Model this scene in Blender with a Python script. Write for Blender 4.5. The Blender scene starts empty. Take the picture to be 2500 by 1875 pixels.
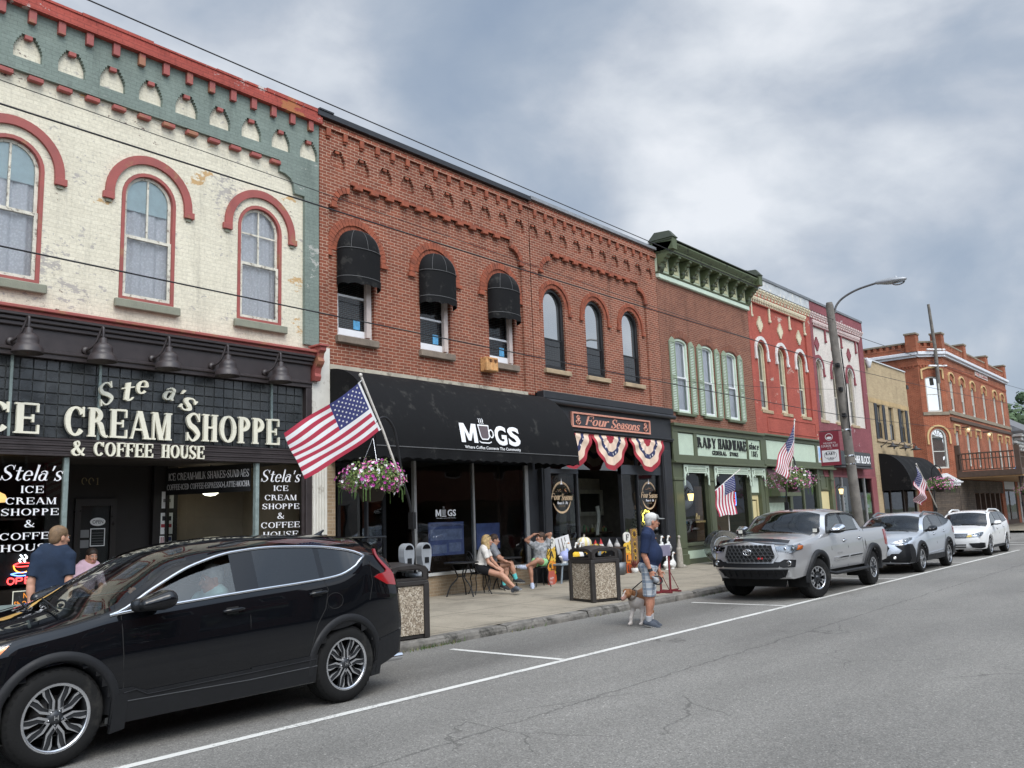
import bpy,math,random
import numpy as np
from mathutils import Vector,Matrix
from mathutils.geometry import tessellate_polygon
random.seed(7);RNG=np.random.default_rng(7)
SC=bpy.context.scene;COL=SC.collection
PI=math.pi
# ------------------------------------------------------------------ camera
CR=[[0.6460226343170139,-0.7624887587828656,-0.0355759564856777],[0.09624607536725863,0.12760286716301214,-0.9871444682862679],[0.7572261544126072,0.63429362366458,0.15582089093555626]]
cam=bpy.data.cameras.new('camera');cam_o=bpy.data.objects.new('camera',cam);COL.objects.link(cam_o)
m=Matrix.Identity(4)
for r in range(3):
 m[r][0]=CR[0][r];m[r][1]=-CR[1][r];m[r][2]=-CR[2][r]
m[2][3]=1.70
cam_o.matrix_world=m
cam.sensor_width=36;cam.lens=36*2111.5/2500;cam.clip_end=3000;cam.clip_start=0.05
SC.camera=cam_o
# ------------------------------------------------------------------ view, world, sun
SC.view_settings.view_transform='Standard';SC.view_settings.look='None'
SC.view_settings.exposure=0.58;SC.view_settings.gamma=1
SC.cycles.max_bounces=8;SC.cycles.transparent_max_bounces=12
SUN_EL,SUN_AZ=math.radians(52),math.radians(205)
world=bpy.data.worlds.new('World');SC.world=world;world.use_nodes=True
def NT(tree):
 tree.nodes.clear()
 def N(t,**k):
  n=tree.nodes.new(t)
  for a,b in k.items():
   if a=='ins':
    for i,v in b.items():n.inputs[i].default_value=v
   else:setattr(n,a,b)
  return n
 def L(a,i,b,j):tree.links.new(a.outputs[i],b.inputs[j])
 return N,L
def ramp(n,stops):
 e=n.color_ramp.elements
 while len(e)<len(stops):e.new(0.5)
 for q,(p,c)in zip(e,stops):
  q.position=p;q.color=(*c,1)if len(c)==3 else c
SKYO=(1.33,0.0,0.0)
def build_world():
 N,L=NT(world.node_tree)
 out=N('ShaderNodeOutputWorld');bg=N('ShaderNodeBackground');L(bg,0,out,0)
 sky=N('ShaderNodeTexSky',sky_type='NISHITA',sun_disc=False,sun_elevation=SUN_EL,sun_rotation=SUN_AZ,dust_density=2.0)
 ss=N('ShaderNodeVectorMath',operation='SCALE');ss.inputs[3].default_value=0.10;L(sky,0,ss,0)
 tc=N('ShaderNodeTexCoord');
 mp=N('ShaderNodeMapping');L(tc,0,mp,0);mp.inputs['Location'].default_value=SKYO;mp.inputs['Scale'].default_value=(1,1,1.7)
 n1=N('ShaderNodeTexNoise',ins={'Scale':3.1,'Detail':10,'Roughness':0.50,'Distortion':0.35});L(mp,0,n1,'Vector')
 n2=N('ShaderNodeTexNoise',ins={'Scale':1.5,'Detail':3,'Roughness':0.5});L(mp,0,n2,'Vector')
 n3=N('ShaderNodeTexNoise',ins={'Scale':9.0,'Detail':8,'Roughness':0.55,'Distortion':0.3});L(mp,0,n3,'Vector')
 a=N('ShaderNodeMath',operation='MULTIPLY',ins={1:0.50});L(n1,0,a,0)
 a2=N('ShaderNodeMath',operation='MULTIPLY_ADD',ins={1:0.16});L(n3,0,a2,0);L(a,0,a2,2)
 b=N('ShaderNodeMath',operation='MULTIPLY_ADD',ins={1:0.34});L(n2,0,b,0);L(a2,0,b,2)
 cr=N('ShaderNodeValToRGB');L(b,0,cr,0)
 ramp(cr,[(0.38,(0.215,0.268,0.350)),(0.46,(0.255,0.305,0.378)),(0.51,(0.305,0.350,0.415)),(0.555,(0.38,0.415,0.468)),(0.61,(0.49,0.52,0.56)),(0.67,(0.60,0.62,0.65))])
 dv=N('ShaderNodeVectorMath',operation='DOT_PRODUCT');L(tc,0,dv,0)
 dv.inputs[1].default_value=(math.sin(SUN_AZ)*math.cos(SUN_EL),math.cos(SUN_AZ)*math.cos(SUN_EL),math.sin(SUN_EL))
 mr=N('ShaderNodeMapRange',interpolation_type='SMOOTHSTEP',ins={1:0.35,2:1.0,3:1.0,4:4.6});L(dv,'Value',mr,0)
 sc2=N('ShaderNodeVectorMath',operation='SCALE');L(cr,0,sc2,0);L(mr,0,sc2,3)
 mx=N('ShaderNodeMix',data_type='RGBA',ins={0:0.90});L(ss,0,mx,6);L(sc2,0,mx,7)
 L(mx,2,bg,0);bg.inputs[1].default_value=1.0
build_world()
sl=bpy.data.lights.new('sun','SUN');sl.energy=1.5;sl.angle=math.radians(35);sl.color=(1,0.94,0.85)
so=bpy.data.objects.new('sun',sl);COL.objects.link(so)
so.rotation_euler=(PI/2-SUN_EL,0,PI-SUN_AZ);so.location=(0,0,60)
# ------------------------------------------------------------------ materials
MATS={}
def mat(name,col,rough=0.6,metal=0.0,spec=0.5,var=0.12,vs=6.0,bump=0.0,bs=60.0,coat=0.0,emit=0.0,stain=None,alpha=None,world=False,sheen=0.0,sub=0.0):
 """painted / cloth / stone surface; var = tone variation, stain = (colour, amount, scale)"""
 if name in MATS:return MATS[name]
 M=bpy.data.materials.new(name);M.use_nodes=True;N,L=NT(M.node_tree)
 out=N('ShaderNodeOutputMaterial');p=N('ShaderNodeBsdfPrincipled');L(p,0,out,0)
 p.inputs['Roughness'].default_value=rough;p.inputs['Metallic'].default_value=metal
 p.inputs['Specular IOR Level'].default_value=spec;p.inputs['Coat Weight'].default_value=coat;p.inputs['Coat Roughness'].default_value=0.03
 if sheen:p.inputs['Sheen Weight'].default_value=sheen
 if sub:p.inputs['Subsurface Weight'].default_value=sub;p.inputs['Subsurface Radius'].default_value=(0.012,0.005,0.003)
 c=(*col,1);p.inputs['Base Color'].default_value=c
 if var or bump or stain:
  if world:g=N('ShaderNodeNewGeometry');gi=0
  else:g=N('ShaderNodeTexCoord');gi=3
 if var:
  n=N('ShaderNodeTexNoise',ins={'Scale':vs,'Detail':5,'Roughness':0.6});L(g,gi,n,'Vector')
  mx=N('ShaderNodeMix',data_type='RGBA',ins={6:tuple(v*(1-var)for v in col)+(1,),7:tuple(min(1,v*(1+var))for v in col)+(1,)})
  mr=N('ShaderNodeMapRange',ins={1:0.3,2:0.7});L(n,0,mr,0);L(mr,0,mx,0);last=mx
  if stain:
   n2=N('ShaderNodeTexNoise',ins={'Scale':stain[2],'Detail':8,'Roughness':0.68});L(g,gi,n2,'Vector')
   mr2=N('ShaderNodeMapRange',interpolation_type='SMOOTHSTEP',ins={1:0.62-stain[1]*0.3,2:0.70-stain[1]*0.2});L(n2,0,mr2,0)
   m2=N('ShaderNodeMix',data_type='RGBA');L(mr2,0,m2,0);L(mx,2,m2,6);m2.inputs[7].default_value=(*stain[0],1);last=m2
  L(last,2,p,'Base Color')
  if rough>0.2:
   m3=N('ShaderNodeMapRange',ins={1:0.3,2:0.7,3:max(0.05,rough-0.1),4:min(1,rough+0.1)});L(n,0,m3,0);L(m3,0,p,'Roughness')
 if bump:
  nb=N('ShaderNodeTexNoise',ins={'Scale':bs,'Detail':4,'Roughness':0.6});L(g,gi,nb,'Vector')
  b=N('ShaderNodeBump',ins={'Strength':bump,'Distance':0.02});L(nb,0,b,'Height');L(b,0,p,'Normal')
 if emit:
  p.inputs['Emission Color'].default_value=c;p.inputs['Emission Strength'].default_value=emit
 MATS[name]=M;return M
def brick(name,c1,c2,mortar,bw=0.225,bh=0.083,mo=0.012,bump=0.5,peel=None,rough=0.85,tone=0.25,dirt_haze=None,offset=0.5):
 """brick wall in metres: u runs along the wall, v up; peel = list of (colour, threshold, scale) of worn paint"""
 if name in MATS:return MATS[name]
 M=bpy.data.materials.new(name);M.use_nodes=True;N,L=NT(M.node_tree)
 out=N('ShaderNodeOutputMaterial');p=N('ShaderNodeBsdfPrincipled');L(p,0,out,0);p.inputs['Roughness'].default_value=rough
 p.inputs['Specular IOR Level'].default_value=0.3
 g=N('ShaderNodeNewGeometry');s=N('ShaderNodeSeparateXYZ');L(g,0,s,0)
 sn=N('ShaderNodeSeparateXYZ');L(g,'True Normal',sn,0)
 ax=N('ShaderNodeMath',operation='ABSOLUTE');L(sn,0,ax,0)
 gt=N('ShaderNodeMath',operation='GREATER_THAN',ins={1:0.8});L(ax,0,gt,0)
 mu=N('ShaderNodeMix',data_type='FLOAT');L(gt,0,mu,0);L(s,0,mu,2);L(s,1,mu,3)
 nw=N('ShaderNodeTexNoise',ins={'Scale':1.3,'Detail':2});L(g,0,nw,'Vector')
 wz=N('ShaderNodeMath',operation='MULTIPLY_ADD',ins={1:0.03});L(nw,0,wz,0);L(s,2,wz,2)
 c=N('ShaderNodeCombineXYZ');L(mu,0,c,0);L(wz,0,c,1)
 bt=N('ShaderNodeTexBrick',offset=offset,ins={'Scale':1.0,'Mortar Size':mo/2,'Mortar Smooth':0.25,'Bias':0.0,'Brick Width':bw,'Row Height':bh,'Color1':(*c1,1),'Color2':(*c2,1),'Mortar':(*mortar,1)});L(c,0,bt,'Vector')
 n=N('ShaderNodeTexNoise',ins={'Scale':0.9,'Detail':6,'Roughness':0.62});L(g,0,n,'Vector')
 mr=N('ShaderNodeMapRange',ins={1:0.3,2:0.7,3:1-tone,4:1+tone});L(n,0,mr,0)
 sc=N('ShaderNodeVectorMath',operation='SCALE');L(bt,0,sc,0);L(mr,0,sc,3);last=(sc,0)
 nf=N('ShaderNodeTexNoise',ins={'Scale':28,'Detail':4,'Roughness':0.7});L(g,0,nf,'Vector')
 mrf=N('ShaderNodeMapRange',ins={1:0.3,2:0.7,3:0.86,4:1.14});L(nf,0,mrf,0)
 sc3=N('ShaderNodeVectorMath',operation='SCALE');L(sc,0,sc3,0);L(mrf,0,sc3,3);last=(sc3,0)
 for col,th,scale in(peel or[]):
  q=N('ShaderNodeTexNoise',ins={'Scale':scale,'Detail':9,'Roughness':0.72});mp=N('ShaderNodeMapping');L(g,0,mp,0)
  mp.inputs['Location'].default_value=(scale*3.7,1.1,col[0]*9);mp.inputs['Scale'].default_value=(1,1,1.9);L(mp,0,q,'Vector')
  q2=N('ShaderNodeTexNoise',ins={'Scale':0.8,'Detail':3});L(mp,0,q2,'Vector')
  ad=N('ShaderNodeMath',operation='MULTIPLY_ADD',ins={1:0.55});L(q2,0,ad,0);L(q,0,ad,2)
  st=N('ShaderNodeMapRange',ins={1:th,2:th+0.012});L(ad,0,st,0)
  mx=N('ShaderNodeMix',data_type='RGBA',ins={7:(*col,1)});L(st,0,mx,0);L(last[0],last[1],mx,6);last=(mx,2)
 ms=N('ShaderNodeMapping');L(g,0,ms,0);ms.inputs['Scale'].default_value=(2.6,2.6,0.28);ns=N('ShaderNodeTexNoise',ins={'Scale':1.0,'Detail':7,'Roughness':0.66});L(ms,0,ns,'Vector')
 mq=N('ShaderNodeMapRange',interpolation_type='SMOOTHSTEP',ins={1:0.52,2:0.72,3:1.0,4:0.74});L(ns,0,mq,0);sq=N('ShaderNodeVectorMath',operation='SCALE');L(last[0],last[1],sq,0);L(mq,0,sq,3)
 L(sq,0,p,'Base Color')
 b=N('ShaderNodeBump',invert=True,ins={'Strength':bump,'Distance':0.012});L(bt,1,b,'Height')
 b2=N('ShaderNodeBump',ins={'Strength':0.25,'Distance':0.006});L(nf,0,b2,'Height');L(b,0,b2,'Normal');L(b2,0,p,'Normal')
 MATS[name]=M;return M
def glass(name,tint=(0.9,0.95,0.95),refl=0.0,k=1.6,dirt_haze=0.0,dirt_haze_col=(0.5,0.5,0.5),rough=0.0,ior=1.5):
 """thin window pane: clear transmission plus fresnel reflection (both faces)"""
 if name in MATS:return MATS[name]
 M=bpy.data.materials.new(name);M.use_nodes=True;N,L=NT(M.node_tree)
 out=N('ShaderNodeOutputMaterial');t=N('ShaderNodeBsdfTransparent',ins={0:(*tint,1)});gl=N('ShaderNodeBsdfGlossy',ins={'Roughness':rough})
 fr=N('ShaderNodeFresnel',ins={'IOR':ior});ad=N('ShaderNodeMath',operation='MULTIPLY_ADD',use_clamp=True,ins={1:k,2:refl});L(fr,0,ad,0)
 tc=N('ShaderNodeTexCoord');nz=N('ShaderNodeTexNoise',ins={'Scale':1.6,'Detail':1});L(tc,3,nz,'Vector')
 bp=N('ShaderNodeBump',ins={'Strength':0.12,'Distance':0.02});L(nz,0,bp,'Height');L(bp,0,gl,'Normal')
 mx=N('ShaderNodeMixShader');L(ad,0,mx,0);L(t,0,mx,1);L(gl,0,mx,2);last=mx
 if dirt_haze:
  d=N('ShaderNodeBsdfDiffuse',ins={0:(*dirt_haze_col,1)});m2=N('ShaderNodeMixShader',ins={0:dirt_haze});L(mx,0,m2,1);L(d,0,m2,2);last=m2
 L(last,0,out,0);MATS[name]=M;return M
 # ------------------------------------------------------------------ mesh builder
class MB:
 def __init__(s):s.v=[];s.f=[];s.m=[];s.sm=[];s.mats=[];s.X=None
 def mi(s,M):
  if M not in s.mats:s.mats.append(M)
  return s.mats.index(M)
 def add(s,vs,fs,M,smooth=False):
  o=len(s.v);X=s.X
  s.v+=[tuple(X@Vector(q))for q in vs]if X is not None else[tuple(q)for q in vs]
  i=s.mi(M)
  for f in fs:s.f.append(tuple(o+a for a in f));s.m.append(i);s.sm.append(smooth)
  return s
 def box(s,x0,x1,y0,y1,z0,z1,M,b=0.0):
  if b:
   b=min(b,(x1-x0)/2.01,(y1-y0)/2.01,(z1-z0)/2.01)
   vs=[];idx={}
   for sx in(0,1):
    for sy in(0,1):
     for sz in(0,1):
      X=(x0,x1)[sx];Y=(y0,y1)[sy];Z=(z0,z1)[sz]
      dx=b*(1-2*sx);dy=b*(1-2*sy);dz=b*(1-2*sz)
      for ax,q in(('x',(X,Y+dy,Z+dz)),('y',(X+dx,Y,Z+dz)),('z',(X+dx,Y+dy,Z))):
       idx[(sx,sy,sz,ax)]=len(vs);vs.append(q)
   fs=[]
   for a in(0,1):
    fs.append([idx[(a,p,q,'x')]for p,q in((0,0),(1,0),(1,1),(0,1))])
    fs.append([idx[(p,a,q,'y')]for p,q in((0,0),(1,0),(1,1),(0,1))])
    fs.append([idx[(p,q,a,'z')]for p,q in((0,0),(1,0),(1,1),(0,1))])
    for c in(0,1):
     fs.append([idx[(a,c,0,'x')],idx[(a,c,1,'x')],idx[(a,c,1,'y')],idx[(a,c,0,'y')]])
     fs.append([idx[(a,0,c,'x')],idx[(a,1,c,'x')],idx[(a,1,c,'z')],idx[(a,0,c,'z')]])
     fs.append([idx[(0,a,c,'y')],idx[(1,a,c,'y')],idx[(1,a,c,'z')],idx[(0,a,c,'z')]])
     for d in(0,1):fs.append([idx[(a,c,d,k)]for k in 'xyz'])
   return s.add(vs,fs,M)
  vs=[(x,y,z)for x in(x0,x1)for y in(y0,y1)for z in(z0,z1)]
  return s.add(vs,[(0,1,3,2),(4,6,7,5),(0,4,5,1),(2,3,7,6),(0,2,6,4),(1,5,7,3)],M)
 def plate(s,out,holes,yf,yb,M,Mr=None,back=True):
  """outline in (x,z), holes cut right through, front at yf, back at yb"""
  loops=[list(out)]+[list(h)for h in holes]
  tri=tessellate_polygon([[Vector((a,b,0))for a,b in l]for l in loops])
  pts=[q for l in loops for q in l];n=len(pts)
  fs=[]
  for a,b,c in tri:
   ar=(pts[b][0]-pts[a][0])*(pts[c][1]-pts[a][1])-(pts[b][1]-pts[a][1])*(pts[c][0]-pts[a][0])
   fs.append((a,b,c)if ar>0 else(a,c,b))
  s.add([(x,yf,z)for x,z in pts],fs,M)
  if back:s.add([(x,yb,z)for x,z in pts],[f[::-1]for f in fs],M)
  for l in loops:
   k=len(l);vs=[(x,yf,z)for x,z in l]+[(x,yb,z)for x,z in l]
   s.add(vs,[(i,(i+1)%k,k+(i+1)%k,k+i)for i in range(k)],Mr or M)
  return s
 def tube(s,pts,r,M,n=8,cap=True,flat=1.0,smooth=True):
  P=[Vector(p)for p in pts];R=r if hasattr(r,'__len__')else[r]*len(P)
  vs=[];fs=[];up=None
  for i,p in enumerate(P):
   t=(P[min(i+1,len(P)-1)]-P[max(i-1,0)]).normalized()
   if up is None:up=Vector((0,0,1))if abs(t.z)<0.9 else Vector((0,1,0))
   a=t.cross(up)
   if a.length<1e-4:a=t.cross(Vector((1,0,0)))
   a.normalize();b=a.cross(t).normalized();up=b
   for k in range(n):
    q=2*PI*k/n;vs.append(p+a*math.cos(q)*R[i]+b*math.sin(q)*R[i]*flat)
  for i in range(len(P)-1):
   for k in range(n):fs.append((i*n+k,i*n+(k+1)%n,(i+1)*n+(k+1)%n,(i+1)*n+k))
  s.add(vs,fs,M,smooth)
  if cap:s.add([vs[k]for k in range(n)]+[vs[-n+k]for k in range(n)],[tuple(range(n))[::-1],tuple(range(n,2*n))],M)if s.X is None else s._cap(vs,n,M)
  return s
 def _cap(s,vs,n,M):
  return s.add([vs[k]for k in range(n)]+[vs[-n+k]for k in range(n)],[tuple(range(n))[::-1],tuple(range(n,2*n))],M)
 def lathe(s,prof,c,M,n=24,axis='z',smooth=True,a0=0,a1=2*PI,closed=True):
  vs=[];k=len(prof);full=abs(a1-a0-2*PI)<1e-6;m_=n if full else n+1
  for i in range(m_):
   a=a0+(a1-a0)*i/n;ca,sa=math.cos(a),math.sin(a)
   for r,h in prof:
    q={'z':(r*ca,r*sa,h),'y':(r*ca,h,r*sa),'x':(h,r*ca,r*sa)}[axis]
    vs.append((c[0]+q[0],c[1]+q[1],c[2]+q[2]))
  fs=[]
  for i in range(n):
   j=(i+1)%m_
   for a in range(k-1):fs.append((i*k+a,j*k+a,j*k+a+1,i*k+a+1))
  return s.add(vs,fs,M,smooth)
 def ball(s,c,r,M,n=12,mtx=None):
  r=r if hasattr(r,'__len__')else(r,r,r);vs=[];fs=[];h=n//2
  for i in range(h+1):
   t=PI*i/h
   for k in range(n):
    a=2*PI*k/n;q=Vector((r[0]*math.sin(t)*math.cos(a),r[1]*math.sin(t)*math.sin(a),r[2]*math.cos(t)))
    if mtx is not None:q=mtx@q
    vs.append((c[0]+q.x,c[1]+q.y,c[2]+q.z))
  for i in range(h):
   for k in range(n):fs.append((i*n+k,(i+1)*n+k,(i+1)*n+(k+1)%n,i*n+(k+1)%n))
  return s.add(vs,fs,M,True)
 def grid(s,fn,nu,nv,M,smooth=True):
  vs=[fn(i/nu,j/nv)for i in range(nu+1)for j in range(nv+1)]
  fs=[(i*(nv+1)+j,(i+1)*(nv+1)+j,(i+1)*(nv+1)+j+1,i*(nv+1)+j+1)for i in range(nu)for j in range(nv)]
  if callable(M):
   for f,(i,j)in zip(fs,[(i,j)for i in range(nu)for j in range(nv)]):pass
   o=len(s.v);X=s.X
   s.v+=[tuple(X@Vector(q))for q in vs]if X is not None else[tuple(q)for q in vs]
   for f,(i,j)in zip(fs,[(i,j)for i in range(nu)for j in range(nv)]):
    s.f.append(tuple(o+a for a in f));s.m.append(s.mi(M((i+.5)/nu,(j+.5)/nv)));s.sm.append(smooth)
   return s
  return s.add(vs,fs,M,smooth)
 def build(s,name,parent=None,local=False,**tags):
  me=bpy.data.meshes.new(name);o=bpy.data.objects.new(name,me);COL.objects.link(o)
  off=Vector((0,0,0))
  if parent is not None:
   o.parent=parent
   if not local:
    q=parent
    while q is not None:off+=q.location;q=q.parent
  elif tags.get('at'):
   off=Vector(tags['at']);o.location=off
  v=[(a-off.x,b-off.y,c-off.z)for a,b,c in s.v]if off.length else s.v
  me.from_pydata(v,[],s.f)
  for M in s.mats:me.materials.append(M)
  me.polygons.foreach_set('material_index',s.m);me.polygons.foreach_set('use_smooth',s.sm);me.update()
  for a in('label','category','group','kind'):
   if tags.get(a):o[a]=tags[a]
  return o
def thing(name,label,cat,loc=(0,0,0),rotz=0.0,group=None):
 o=bpy.data.objects.new(name,None);COL.objects.link(o);o.location=loc;o.rotation_euler=(0,0,rotz)
 o.empty_display_size=0.2;o['label']=label;o['category']=cat
 if group:o['group']=group
 return o
def copy_tree(o,parent=None,shift=None):
 c=o.copy();COL.objects.link(c);c.parent=parent
 for ch in list(o.children):copy_tree(ch,c)
 if shift is not None:c.location=shift
 return c
 # ------------------------------------------------------------------ 2-D outlines
def rect(x0,x1,z0,z1):return[(x0,z0),(x1,z0),(x1,z1),(x0,z1)]
def arch(cx,w,z0,zs,rise,n=14):
 return[(cx-w/2,z0),(cx+w/2,z0)]+[(cx+w/2*math.cos(PI*i/n),zs+rise*math.sin(PI*i/n))for i in range(n+1)]
def band(cx,ri,ro,zs,zf,n=18,ki=1.0,ko=1.0):
 """arched band (hood mould) with legs down to zf"""
 o=[(cx+ro*math.cos(PI*i/n),zs+ro*ko*math.sin(PI*i/n))for i in range(n+1)]
 q=[(cx-ri*math.cos(PI*i/n),zs+ri*ki*math.sin(PI*i/n))for i in range(n+1)]
 return[(cx+ro,zf)]+o+[(cx-ro,zf),(cx-ri,zf)]+q+[(cx+ri,zf)]
def ell(cx,cz,rx,rz,n=28):return[(cx+rx*math.cos(2*PI*i/n),cz+rz*math.sin(2*PI*i/n))for i in range(n)]
def smooth_path(pts,n=6):
 P=[Vector(p)for p in pts];out=[]
 for i in range(len(P)-1):
  a=P[max(i-1,0)];b=P[i];c=P[i+1];d=P[min(i+2,len(P)-1)]
  for k in range(n):
   t=k/n
   out.append(0.5*((2*b)+(c-a)*t+(2*a-5*b+4*c-d)*t*t+(3*b-a-3*c+d)*t**3))
 return out+[P[-1]]
 # ------------------------------------------------------------------ lettering
def sans(mb,txt,x0,x1,z0,z1,y,M,ext=0.004,shear=0.0,bold=0.0):
 """built-in sans face fitted to a box, facing -Y"""
 cu=bpy.data.curves.new('txt','FONT');cu.body=txt;cu.offset=bold;cu.shear=shear;cu.resolution_u=3
 o=bpy.data.objects.new('txt',cu);COL.objects.link(o);dg=bpy.context.evaluated_depsgraph_get();dg.update()
 me=o.evaluated_get(dg).to_mesh();V=[v.co.copy()for v in me.vertices];F=[tuple(p.vertices)for p in me.polygons]
 ed={}
 for f in F:
  for i in range(len(f)):k=(f[i],f[(i+1)%len(f)]);ed[k]=1
 o.evaluated_get(dg).to_mesh_clear();bpy.data.objects.remove(o);bpy.data.curves.remove(cu)
 if not V:return mb
 ax,bx=min(v.x for v in V),max(v.x for v in V);az,bz=min(v.y for v in V),max(v.y for v in V)
 sx=(x1-x0)/(bx-ax);sz=(z1-z0)/(bz-az);n=len(V)
 P=[(x0+(v.x-ax)*sx,z0+(v.y-az)*sz)for v in V]
 mb.add([(a,y-ext,b)for a,b in P],F,M)
 side=[(a,b)for(a,b)in ed if(b,a)not in ed]
 if ext>0.003:mb.add([(a,y-ext,b)for a,b in P]+[(a,y,b)for a,b in P],[(a,b,n+b,n+a)for a,b in side],M)
 return mb
def _strip(pts,ws):
 o=[]
 for i in range(len(pts)):
  a=pts[max(i-1,0)];b=pts[min(i+1,len(pts)-1)];dx,dz=b[0]-a[0],b[1]-a[1];l=math.hypot(dx,dz)or 1
  w=(ws[i]if hasattr(ws,'__len__')else ws)/2
  o.append(((pts[i][0]-dz/l*w,pts[i][1]+dx/l*w),(pts[i][0]+dz/l*w,pts[i][1]-dx/l*w)))
 return[[o[i][0],o[i][1],o[i+1][1],o[i+1][0]]for i in range(len(o)-1)]
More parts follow.
